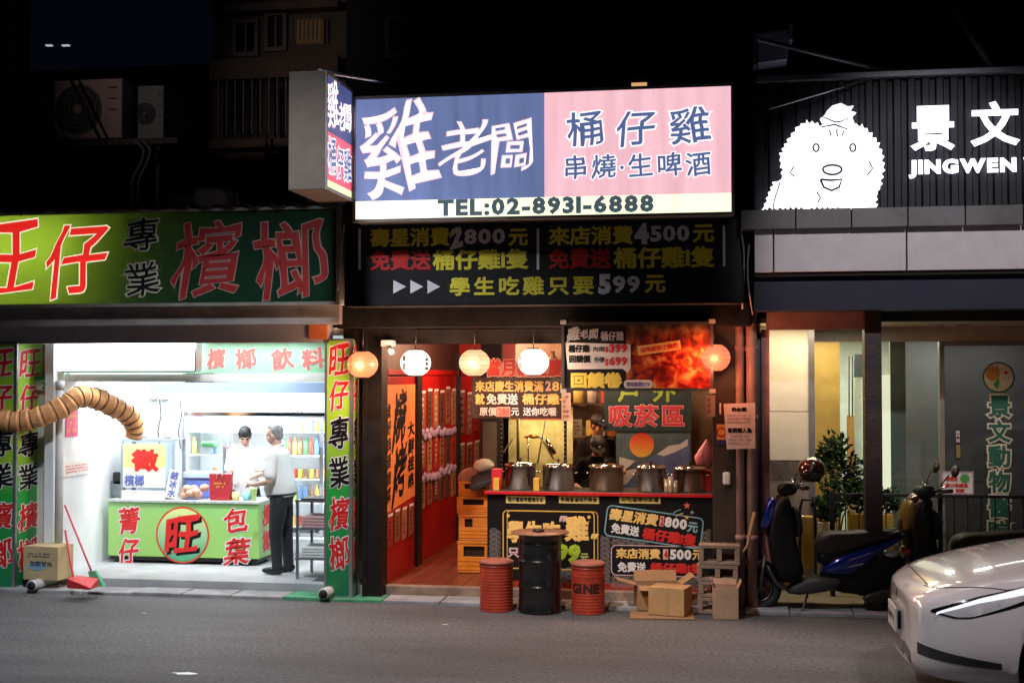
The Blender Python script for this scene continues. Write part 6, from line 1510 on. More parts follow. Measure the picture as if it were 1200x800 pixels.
# air conditioner outdoor units on the flat roof
rf = thing('roof_platform', (PX(110, 1.6), 1.6, 3.9), 'dark roof platform carrying the air conditioners', 'platform')
zpl = PZ(166, 1.5, 110)
MB().box(PX(14, 1.4), PX(205, 1.4), 1.4, 3.2, zpl-.07, zpl).box(PX(20, 1.5), PX(24, 1.5), 1.5, 1.56, 4.1, zpl-.07).box(PX(180, 1.5), PX(184, 1.5), 1.5, 1.56, 4.1, zpl-.07).build('deck', mat('near_black_metal', (.02, .02, .02), .6), rf)
MB().box(PX(14, 3), PX(245, 3), 3.2, 3.4, 4.1, zpl).build('parapet', mat('near_black_metal', (.02, .02, .02), .6), rf)
def ac(px0, px1, py0, Y, m, lab, fanx=.36, dep=.32):
    r_ = PR(px0, py0, px1, 165, Y); x0, x1, z1_ = r_[0], r_[2], r_[3]; z0_ = zpl+.03
    t = thing('air_conditioner', ((x0+x1)/2, Y, zpl), lab, 'air conditioner', 'outdoor air conditioner units on the roof')
    MB().box(x0, x1, Y, Y+dep, z0_, z1_).build('casing', m, t, bevel=.015)
    for a in (x0+.05, x1-.1): MB().box(a, a+.05, Y, Y+dep, zpl+.001, z0_-.002).build('foot', black_p, t)
    cx_, cz_ = x0+(x1-x0)*fanx, (z0_+z1_)/2; rad_ = min((z1_-z0_)*.42, (x1-x0)*.36)
    MB().prism(disc((cx_, cz_), rad_, 28), .001, .004, FY(Y)).build('fan_opening', mat('dark_fan_hole', (.02, .018, .018), .6), t)
    for k in range(1, 6):
        rr_ = rad_*k/5.2; MB().tube([(cx_+rr_*math.cos(q_*math.pi/12), Y-.014, cz_+rr_*math.sin(q_*math.pi/12)) for q_ in range(25)], .004, 4, caps=False).build('guard_ring', m, t)
    MB().lathe((cx_, Y-.02, cz_), [(rad_*.2, 0), (rad_*.2, .012)], 16, axis='y').build('fan_hub', m, t)
    for k in range(3):
        MB().box(x1-(x1-x0)*.2, x1-(x1-x0)*.08, Y-.006, Y-.001, z1_-.12-.13*k, z1_-.1-.13*k).build('vent_slot', black_p, t)
acm = mat('rosy_beige_casing', (.42, .3, .28), .5, var=.15)
ac(63, 143, 93, 1.5, acm, 'large rosy beige air conditioner with round fan on the roof')
ac(31, 62, 110, 1.9, mat('tan_casing', (.42, .3, .16), .5), 'tan air conditioner partly hidden behind the large one')
ac(158, 192, 100, 1.8, mat('grey_green_casing', (.16, .18, .18), .5), 'grey air conditioner at the right end of the roof row', dep=.8)
for k, pts_ in enumerate((((158, 165), (168, 175), (166, 190), (156, 210), (155, 240)), ((168, 166), (176, 176), (172, 192), (163, 212), (162, 240)))):
    MB().tube(spline([P(a, b_, 1.35) for a, b_ in pts_], 5), .02, 8).build('insulated_pipe', mat('grey_insulation', (.16, .15, .16), .7), label=['left', 'right'][k]+' one of two bent pale pipes below the grey air conditioner', cat='pipe')
MB().tube([P(80, 88, 1.3), P(118, 165, 1.3)], .02, 6).tube([P(40, 108, 1.3), P(70, 165, 1.3)], .02, 6).build('brace_pole', black_p, rf)
point('roof_side_lamp', tuple(P(34, 130, 1.7) + Vector((-.2, 0, 0))), 3, (1, .75, .4), .1) if False else None
mb = MB().prism([(PX(226, 3), 4.2), (PX(285, 3), 4.2), (PX(270, 3), PZ(200, 3, 250)), (PX(228, 3), PZ(180, 3, 250))], -3, -3.3, Fr((0, 0, 0), (1, 0, 0), (0, 0, 1), (0, -1, 0)))
mb.build('tarpaulin', mat('blue_grey_tarp', (.1, .1, .13), .6, bump=.4), label='slanting blue grey sheet on the dark roof behind the green sign', cat='sheet')
# loose overhead cables
for k, pts_ in enumerate((((396, 340, .0), (399, 300, .0), (404, 262, .0)), ((868, 270, .0), (872, 300, .0), (870, 362, .2)), ((880, 262, .2), (876, 320, .2), (882, 368, .4)))):
    MB().tube(spline([P(*p_) for p_ in pts_], 6), .009, 6).build('cable', mat('pale_cable', (.3, .28, .27), .6), label=['pale loose cable right of the green sign', 'loose cable at the right end of the black board', 'dangling cable beside the clinic fascia corner'][k], cat='cable')

# ================================================================== PEOPLE
skin = mat('skin', (.68, .42, .32), .5, var=.06); skin2 = mat('skin_tan', (.42, .2, .12), .5, var=.08)
def person(base, yaw, H, label, pose, top_m, leg_m, skin_m, hair_m, cap=None, hs=1.0, shoe_m=None, belt=False, sleeve=.62, apron=None, glasses=False, hairlen=0):
    k = H / 1.7; B = Vector(base); Rz = Matrix.Rotation(R(yaw), 3, 'Z')
    W = lambda v: B + Rz @ (Vector(v) * k)
    t = thing('person', tuple(B), label, 'person')
    lean = R(pose.get('lean', 4)); hip = Vector((pose.get('hipx', 0), 0, .88))
    def up(x, y, h): # point on the torso, h above the hip, leaning forwards
        return Vector((hip.x + x*math.cos(lean) + h*math.sin(lean), y, hip.z + h*math.cos(lean) - x*math.sin(lean)))
    def chain(mb, pts, rs, seg=14):
        P_ = [W(p_) for p_ in pts]; mb.tube(P_, [r_*k for r_ in rs], seg)
        for p_, r_ in zip(P_, rs): mb.ell(p_, (r_*k,)*3, 12, 8)
    def loft(mb, rings, seg=20):
        vs = []; n_ = len(rings)
        for (c_, ax, ay) in rings:
            for j in range(seg):
                a = 2*math.pi*j/seg; e = lambda q_: math.copysign(abs(q_)**.8, q_)
                vs.append(W(c_ + Vector((ax*e(math.cos(a))*math.cos(lean), ay*e(math.sin(a)), -ax*e(math.cos(a))*math.sin(lean)))))
        mb.add(vs, [(i*seg+j, i*seg+(j+1) % seg, (i+1)*seg+(j+1) % seg, (i+1)*seg+j) for i in range(n_-1) for j in range(seg)] + [tuple(reversed(range(seg))), tuple((n_-1)*seg+j for j in range(seg))], True)
    def remesh(o, vox, it):
        m_ = o.modifiers.new('remesh', 'REMESH'); m_.mode = 'VOXEL'; m_.voxel_size = vox; m_.use_smooth_shade = True
        s_ = o.modifiers.new('smooth', 'SMOOTH'); s_.iterations = it; s_.factor = .5
    bw = pose.get('belly', 0)
    body = MB()
    loft(body, [(up(0, 0, -.08), .1, .14), (up(0, 0, .05), .1, .14), (up(.0, 0, .2), .095+bw*.5, .125), (up(0, 0, .38), .11, .15), (up(0, 0, .5), .095, .155), (up(-.01, 0, .56), .06, .09), (up(-.01, 0, .6), .05, .055)])
    legs = pose['legs']
    for s_, L_ in zip((1, -1), legs):
        chain(body, [Vector((hip.x, .085*s_, .86)), L_[0], L_[1]], [.075, .05, .036])
    nk = up(.0, 0, .57); hp = R(pose.get('head_pitch', 10)); hy = R(pose.get('head_yaw', 0))
    HM = Matrix.Rotation(hy, 3, 'Z') @ Matrix.Rotation(hp, 3, 'Y')
    hc_ = nk + Vector((.02, 0, .075)) + HM @ Vector((.01, 0, .075))
    HW = lambda v: W(hc_ + HM @ Vector(v)); HR = Rz @ HM
    chain(body, [nk - Vector((0, 0, .06)), nk + Vector((.01, 0, .04)), hc_ - HM @ Vector((.01, 0, .04))], [.055, .05, .05])
    E_ = lambda c_, r_, mb=body: mb.ell(HW(c_), [q_*k for q_ in r_], 16, 12, HR)
    E_((-.012, 0, .028), (.098, .077, .092)); E_((.02, 0, -.035), (.066, .058, .075)); E_((.05, 0, -.075), (.03, .032, .026))
    E_((.088, 0, -.012), (.016, .013, .028)); E_((.1, 0, -.028), (.013, .016, .012)); E_((.075, 0, .03), (.02, .055, .013)); E_((.086, 0, -.057), (.01, .024, .009))
    for s_ in (1, -1): E_((-.005, .077*s_, -.012), (.018, .01, .03)); E_((.062, .04*s_, -.025), (.022, .022, .025))
    for s_, A in zip((1, -1), pose['arms']):
        sh = up(0, .175*s_, .5); el, wr_ = Vector(A[0]), Vector(A[1]); d = (wr_-el).normalized()
        chain(body, [sh, sh.lerp(el, .5), el, el.lerp(wr_, .35), wr_], [.05, .045, .038, .038, .026])
        fd = Vector(A[2]).normalized() if len(A) > 2 else d
        sd = fd.cross(Vector((0, 0, 1))).normalized() * s_ * -1 if abs(fd.z) < .95 else Vector((0, 1, 0))
        pn_ = fd.cross(sd).normalized()
        if pn_.z > 0: pn_ = -pn_
        palm = wr_ + fd*.045
        M_ = Rz @ Matrix((fd, sd, pn_)).transposed()
        body.ell(W(palm), (.05*k, .04*k, .017*k), 12, 8, M_)
        for fi, (off, ln_) in enumerate(((-.028, .065), (-.009, .076), (.01, .072), (.028, .055))):
            b0 = palm + fd*.035 + sd*off; b1 = b0 + fd*ln_*.45 + pn_*.008; b2 = b1 + fd*ln_*.3 + pn_*.022; b3 = b2 + fd*ln_*.12 + pn_*.02
            chain(body, [b0, b1, b2, b3], [.0095, .0088, .008, .007], 8)
        t0 = palm - fd*.015 - sd*.032; chain(body, [t0, t0 - sd*.025 + fd*.03 + pn_*.01, t0 - sd*.022 + fd*.058 + pn_*.02], [.012, .0105, .009], 8)
    bo = body.build('body', skin_m, t, fixn=False); remesh(bo, .0062*k, 3)
    # clothes
    tp = MB()
    loft(tp, [(up(.0, 0, .0 if belt else -.08), .125+bw*.7, .16), (up(.01, 0, .12), .13+bw, .165), (up(.005, 0, .28), .125+bw*.6, .165), (up(0, 0, .42), .13, .18), (up(-.005, 0, .5), .115, .18), (up(-.01, 0, .555), .08, .12), (up(-.005, 0, .585), .062, .07)])
    for s_, A in zip((1, -1), pose['arms']):
        sh = up(0, .17*s_, .49); el = Vector(A[0]); e2 = sh.lerp(el, sleeve*1.25)
        chain(tp, [sh, sh.lerp(el, .3), e2] if sleeve < .7 else [sh, el, el.lerp(Vector(A[1]), .3)], [.073, .068, .068] if sleeve < .7 else [.072, .056, .052])
    to = tp.build('shirt', top_m, t, fixn=False); remesh(to, .011*k, 5)
    cl_ = MB()
    cr = [W(up(-.005, 0, .585) + Vector((.062*math.cos(a*math.pi/10), .066*math.sin(a*math.pi/10), .02*(-math.cos(a*math.pi/10))))) for a in range(21)]
    cl_.tube(cr, .014*k, 8, caps=False).build('collar', top_m, t)
    tr = MB()
    loft(tr, [(Vector((hip.x, 0, .78)), .1, .15), (Vector((hip.x-.005, 0, .86)), .125, .17), (up(0, 0, .03), .12+bw*.5, .162), (up(0, 0, .1), .112+bw*.6, .155)])
    for s_, L_ in zip((1, -1), legs):
        an = L_[1]; chain(tr, [Vector((hip.x, .085*s_, .84)), Vector((hip.x, .09*s_, .74)).lerp(L_[0], .25), L_[0], L_[0].lerp(an, .6), an + Vector((0, 0, .0))], [.1, .098, .075, .066, .062])
    tro = tr.build('trousers', leg_m, t, fixn=False); remesh(tro, .011*k, 4)
    for s_, L_ in zip((1, -1), legs):
        an = L_[1]; sm_ = MB(); f0 = Vector((an.x, an.y, 0))
        sm_.ell(W(f0+Vector((.06, 0, .045))), (.135*k, .05*k, .045*k), 16, 10, Rz).ell(W(f0+Vector((-.02, 0, .06))), (.06*k, .045*k, .058*k), 14, 8, Rz)
        so = sm_.build('shoe', shoe_m or black_p, t, fixn=False); remesh(so, .008, 3)
    if belt:
        MB().tube([W(up(math.cos(a*math.pi/14)*(.128+bw*.7), math.sin(a*math.pi/14)*.167, .03)) for a in range(29)], .014*k, 8, caps=False).build('belt', mat('dark_belt', (.02, .015, .012), .4), t)
    if apron:
        ap = MB(); vs = []
        for i_ in range(7):
            h_ = .42 - i_*.13; wd_ = .1 if i_ == 0 else .15
            for j in range(9):
                a = (j-4)/4*1.1; vs.append(W(up(.145*math.cos(a)+.01, (wd_+.03)*math.sin(a), h_)))
        ap.add(vs, [(i_*9+j, i_*9+j+1, (i_+1)*9+j+1, (i_+1)*9+j) for i_ in range(6) for j in range(8)], True).build('apron', apron, t)
    # hair, eyes, cap
    hr = MB(); hr.ell(HW((-.03+.02*(hs-1)*10, 0, .042+.008*(hs-1)*10)), (.09*k*hs, .081*k*hs, .087*k*hs), 18, 12, HR)
    if not cap: hr.ell(HW((.03, 0, .1)), (.04*k, .055*k, .024*k), 12, 8, HR)
    hr.ell(HW((-.055, 0, -.01-hairlen*.4)), (.052*k, .07*k, (.062+hairlen)*k), 14, 10, HR)
    for s_ in (1, -1): hr.ell(HW((-.025, .068*s_, .03-hairlen*.4)), (.034*k, .014*k, (.03+hairlen*.8)*k), 10, 8, HR)
    ho = hr.build('hair', hair_m, t, fixn=False); remesh(ho, .008, 3)
    for s_ in (1, -1):
        MB().ell(HW((.081, .03*s_, .006)), (.008*k, .014*k, .006*k), 10, 6, HR).build('eye', mat('eye_dark', (.02, .012, .01), .2), t)
        MB().ell(HW((.086, .031*s_, .03)), (.006*k, .019*k, .004*k), 8, 6, HR).build('eyebrow', hair_m, t)
    MB().ell(HW((.095, 0, -.057)), (.004*k, .02*k, .005*k), 10, 6, HR).build('mouth', mat('lip', (.4, .1, .08), .5), t)
    if cap:
        cm = MB(); cm.ell(HW((-.01, 0, .062)), (.112*k, .094*k, .078*k), 20, 12, HR); co = cm.build('cap', cap, t, fixn=False)
        MB().ell(HW((.105, 0, .052)), (.075*k, .075*k, .01*k), 18, 8, HR @ Matrix.Rotation(R(12), 3, 'Y')).build('cap_brim', cap, t)
        MB().ell(HW((.098, 0, .085)), (.012*k, .02*k, .009*k), 10, 6, HR).build('cap_badge', paper, t)
    return t
V3 = lambda *a: Vector(a)
wshirt = mat('white_shirt', (.88, .88, .88), .8, bump=.6, bscale=7, var=.02)
trous = mat('black_trousers', (.018, .02, .026), .75, var=.3, bump=.5, bscale=10)
mx_ = PX(330, 1.42)
person((mx_, 1.42, .118), 176, 1.66, 'grey haired man in white short sleeved shirt and dark trousers at the counter',
       dict(lean=5, belly=.055, head_pitch=10, head_yaw=0, legs=[(V3(.03, .1, .46), V3(.0, .11, .08)), (V3(-.02, -.1, .46), V3(-.05, -.1, .08))],
            arms=[(V3(.05, .24, 1.08), V3(.27, .12, 1.03), (1, -.35, .05)), (V3(.06, -.24, 1.08), V3(.28, -.13, 1.02), (1, .35, .1))]),
       wshirt, trous, skin, mat('grey_hair', (.34, .33, .33), .8, var=.5, scale=30, bump=.6), belt=True)
wx = PX(289, 2.62)
person((wx, 2.62, .118), -80, 1.6, 'dark haired woman in a white top standing behind the green counter',
       dict(lean=10, head_pitch=28, head_yaw=10, legs=[(V3(.0, .09, .46), V3(0, .09, .08)), (V3(0, -.09, .46), V3(0, -.09, .08))],
            arms=[(V3(.1, .22, 1.1), V3(.32, .1, 1.05), (1, -.2, 0)), (V3(.1, -.22, 1.1), V3(.3, -.1, 1.03), (1, .2, 0))]),
       wshirt, trous, skin, mat('black_hair', (.012, .011, .012), .5, bump=.4), hairlen=.04, hs=1.12)
bshirt = mat('black_cloth', (.006, .005, .005), .9, spec=.15, var=.4, bump=.5, bscale=10)
cx_ = PX(698, 2.0)
person((cx_, 2.05, .12), -82, 1.58, 'cook in black cap and black shirt bending over the copper tinted pot',
       dict(lean=20, head_pitch=38, head_yaw=8, legs=[(V3(.0, .1, .46), V3(0, .1, .08)), (V3(0, -.1, .46), V3(0, -.1, .08))],
            arms=[(V3(.18, .28, 1.08), V3(.4, .2, 1.05), (1, 0, -.1)), (V3(.18, -.28, 1.08), V3(.4, -.2, 1.05), (1, 0, -.1))]),
       bshirt, bshirt, skin2, mat('black_hair', (.012, .011, .012)), cap=mat('black_cap', (.012, .012, .013), .6), apron=mat('dark_apron', (.02, .02, .02), .7))
cx_ = PX(697, 2.75)
person((cx_, 2.8, .12), -60, 1.74, 'second cook in a black cap standing behind the bending cook',
       dict(lean=4, head_pitch=12, head_yaw=10, legs=[(V3(.0, .1, .46), V3(0, .1, .08)), (V3(0, -.1, .46), V3(0, -.1, .08))],
            arms=[(V3(.06, .26, 1.1), V3(.28, .2, 1.1)), (V3(.06, -.26, 1.1), V3(.28, -.2, 1.1))]),
       mat('dark_olive_cloth', (.012, .01, .009), .9, spec=.15), bshirt, skin2, mat('black_hair', (.012, .011, .012)), cap=mat('black_cap', (.012, .012, .013)))

# ================================================================== SCOOTERS
def scooter(O, yaw, label, paint, seatm, scale=1.0):
    a_ = R(yaw); C0 = Vector(O); Rz = Matrix.Rotation(a_, 3, 'Z')
    g = lambda zx, zy, y=0.: C0 + Rz @ Vector(((zx-420)/393*scale, y*scale, (672-zy)/393*scale))
    t = thing('scooter', tuple(C0), label, 'scooter', 'parked scooters')
    def pillow(name, poly, w_, m_, y=0., parent=t, sub=1, inset=.8, prof=None):
        pts = [Vector(p_) for p_ in poly]; n_ = len(pts); c_ = sum(pts, Vector((0, 0)))/n_
        prof = prof or [(inset, -.5), (.95, -.4), (1, -.2), (1, .2), (.95, .4), (inset, .5)]
        vs = []
        for s_, yy_ in prof:
            for p_ in pts: q_ = c_ + (p_-c_)*s_; vs.append(g(q_.x, q_.y, y + yy_*w_))
        m2_ = len(prof)
        fs = [(i*n_+j, i*n_+(j+1) % n_, (i+1)*n_+(j+1) % n_, (i+1)*n_+j) for i in range(m2_-1) for j in range(n_)] + [tuple(reversed(range(n_))), tuple((m2_-1)*n_+j for j in range(n_))]
        return MB().add(vs, fs, True).build(name, m_, parent, sub=sub)
    def wheel(zx, zy, r_):
        c_ = g(zx, zy); ax = Rz @ Vector((0, 1, 0)); ux = Rz @ Vector((1, 0, 0)); uz = Vector((0, 0, 1))
        def ring(R_, rr_, w2, nm, m_, par):
            vs = []; n1, n2 = 36, 10
            for i in range(n1):
                a = 2*math.pi*i/n1; d = ux*math.cos(a)+uz*math.sin(a)
                for j in range(n2):
                    b_ = 2*math.pi*j/n2; vs.append(c_ + d*(R_+rr_*math.cos(b_))*scale + ax*w2*math.sin(b_)*scale)
            return MB().add(vs, [(i*n2+j, i*n2+(j+1) % n2, ((i+1) % n1)*n2+(j+1) % n2, ((i+1) % n1)*n2+j) for i in range(n1) for j in range(n2)], True).build(nm, m_, par)
        tyre = ring(r_-.045, .045, .05, 'wheel', rubber, t)
        ring(r_-.098, .012, .035, 'rim', mat('dark_alloy', (.12, .12, .13), .35, .8), tyre)
        mb = MB()
        for k in range(5):
            a = 2*math.pi*k/5; d = ux*math.cos(a)+uz*math.sin(a); mb.tube([c_, c_+d*(r_-.1)*scale], .012*scale, 6)
        mb.tube([c_-ax*.05*scale, c_+ax*.05*scale], .03*scale, 12).build('spokes', mat('dark_alloy', (.12, .12, .13), .35, .8), tyre)
    wheel(178, 585, .22); wheel(668, 588, .215)
    pl = mat('black_scooter_plastic', (.007, .007, .008), .42, var=.2, spec=.3)
    pillow('front_fender', [(120, 520), (140, 480), (180, 465), (225, 480), (255, 530), (265, 580), (245, 575), (225, 525), (180, 500), (140, 520), (118, 560)], .13, pl)
    pillow('leg_shield', [(246, 212), (285, 205), (306, 250), (312, 380), (345, 490), (350, 530), (325, 552), (270, 566), (238, 545), (215, 450), (208, 350), (228, 260)], .38, pl, inset=.86)
    pillow('front_cowl', [(180, 350), (192, 300), (208, 240), (218, 222), (242, 222), (240, 280), (225, 330), (205, 360)], .3, paint)
    pillow('headlight', [(176, 350), (190, 300), (200, 290), (206, 320), (196, 352)], .16, mat('dark_lens', (.08, .08, .09), .08, .2, coat=1.))
    pillow('floorboard', [(265, 595), (325, 535), (500, 525), (505, 560), (440, 590), (300, 608)], .34, mat('dark_floorboard', (.05, .045, .045), .6))
    pillow('underbody', [(400, 520), (430, 470), (560, 440), (700, 430), (742, 465), (735, 520), (700, 560), (640, 600), (560, 605), (430, 592)], .2, pl)
    pillow('body_panel', [(408, 520), (415, 495), (450, 462), (500, 442), (560, 425), (600, 402), (650, 390), (722, 372), (738, 356), (735, 375), (690, 402), (648, 428), (608, 452), (565, 503), (520, 524), (450, 527)], .34, paint, inset=.7)
    pillow('seat_base', [(388, 455), (400, 438), (560, 420), (700, 385), (705, 400), (600, 440), (480, 470), (405, 500)], .26, pl)
    pillow('seat', [(386, 440), (390, 392), (410, 366), (450, 355), (530, 358), (590, 348), (690, 345), (735, 352), (720, 374), (640, 390), (560, 415), (480, 445), (400, 458)], .29, seatm)
    pillow('tail_light', [(720, 408), (752, 412), (760, 430), (748, 448), (715, 440)], .2, mat('red_lens', (.5, .01, .01), .12, coat=1.))
    pillow('side_reflector', [(640, 432), (690, 425), (712, 440), (690, 452), (650, 448)], .36, mat('clear_lens', (.5, .52, .55), .08, .2))
    pillow('glovebox', [(300, 250), (335, 262), (348, 340), (345, 380), (315, 390), (300, 330)], .24, mat('black_grained_plastic', (.02, .02, .02), .6, bump=.4))
    MB().tube([g(338, 300, -.02), g(358, 305, -.02), g(360, 320, -.02), g(350, 326, -.02)], .006*scale, 6).build('bag_hook', chrome, t)
    pillow('kick_trim', [(205, 470), (225, 540), (262, 566), (300, 585), (262, 590), (225, 560), (200, 500)], .37, mat('engine_metal', (.12, .12, .12), .45, .7), inset=.9)
    pillow('rear_fender', [(735, 470), (760, 500), (775, 560), (765, 562), (742, 520), (718, 490)], .12, pl)
    pillow('exhaust', [(560, 600), (620, 575), (720, 560), (738, 580), (730, 605), (620, 625), (565, 622)], .09, mat('dark_exhaust', (.06, .055, .05), .4, .7), y=-.15)
    pillow('engine_case', [(500, 560), (600, 560), (680, 575), (690, 605), (620, 622), (520, 610)], .1, mat('engine_metal', (.12, .12, .12), .45, .7), y=.12)
    pillow('dash_cowl', [(245, 200), (255, 172), (290, 160), (325, 172), (330, 205), (300, 222), (255, 222)], .22, pl)
    for y in (.07, -.07):
        MB().tube([g(200, 450, y), g(178, 585, y)], .018*scale, 8).build('fork', mat('engine_metal', (.12, .12, .12)), t)
    MB().tube([g(285, 190, y_) if abs(y_) < .1 else g(330 + abs(y_)*60, 190 - abs(y_)*40, y_) for y_ in (-.34, -.2, -.05, .05, .2, .34)], .014*scale, 8).build('handlebar', pl, t)
    for s_ in (-1, 1):
        MB().tube([g(336, 186, .2*s_), g(350, 178, .36*s_)], .02*scale, 10).build('grip', rubber, t)
        MB().tube([g(322, 178, .18*s_), g(318, 168, .3*s_), g(330, 160, .38*s_)], .007*scale, 6).build('brake_lever', chrome, t)
        st_ = MB().tube([g(325, 180, .2*s_), g(330, 150, .24*s_), g(352, 118, .27*s_)], .007*scale, 6).build('mirror', black_p, t)
        mc = g(372, 104, .3*s_); fr_m = Rz @ Matrix.Rotation(R(12), 3, 'Y')
        MB().ell(mc, (.03*scale, .085*scale, .062*scale), 16, 10, fr_m).build('mirror_shell', black_p, st_)
    MB().tube([g(360, 600, -.1), g(340, 650, -.17), g(322, 671, -.2)], .012*scale, 8).build('side_stand', mat('engine_metal', (.12, .12, .12)), t)
    for s_ in (-1, 1):
        MB().tube([g(640, 372, .12*s_), g(700, 352, .13*s_), g(748, 348, .08*s_), g(755, 350, 0)], .012*scale, 8).build('grab_rail', mat('engine_metal', (.12, .12, .12)), t)
    r0 = g(560, 490, -.176); 
    MB().obox(g(540, 480, -.178), Rz @ Vector((1, 0, .25)).normalized(), (0, 0, 1), Rz @ Vector((0, 1, 0)), .14, .012, .003).build('badge', mat('silver_badge', (.6, .6, .62), .25, .9), t)
    MB().obox(g(778, 520, 0), Rz @ Vector((0, 1, 0)), (0, 0, 1), Rz @ Vector((1, 0, 0)), .2, .1, .004).build('number_plate', paper, t)
    return t
bluep = mat('metallic_blue_paint', (.01, .03, .3), .2, .35, var=.15, coat=1.)
seatm = mat('brown_black_seat', (.028, .02, .017), .5, var=.25, bump=.15)
go = G(966, 722)
scooter((go.x, go.y+.28, 0), 3, 'blue and black scooter parked on its side stand before the clinic', bluep, seatm)
go2 = G(1078, 700, .0)
scooter((PX(1122, .85), .86, .0), 9, 'olive yellow scooter behind the blue one, half hidden by the white car', mat('dull_olive_paint', (.3, .21, .03), .35, coat=.5), seatm, .98)
# helmets
def helmet(c_, lab, m_):
    t = thing('helmet', (c_[0], c_[1], c_[2]-.12), lab, 'helmet', 'motorbike helmets')
    MB().ell(c_, (.135, .125, .125), 24, 14).build('shell', m_, t)
    MB().ell((c_[0]-.0, c_[1]-.055, c_[2]-.02), (.11, .09, .055), 20, 10).build('visor', mat('smoked_visor', (.02, .015, .015), .08, coat=1.), t)
    MB().lathe((c_[0], c_[1], c_[2]-.105), [(.08, -.01), (.098, 0), (.085, .012)], 20).build('rim_trim', rubber, t)
hm = P(1077, 591, .8); helmet((hm.x, .8, hm.z), 'dark glossy helmet on the handlebar of the olive yellow scooter', mat('maroon_helmet', (.06, .02, .02), .15, coat=1., var=.8, scale=8))
hm = P(951, 550, .5); helmet((hm.x, .5, hm.z), 'dark brown helmet hung on the mirror of the blue scooter', mat('brown_helmet', (.08, .025, .015), .15, coat=1.))

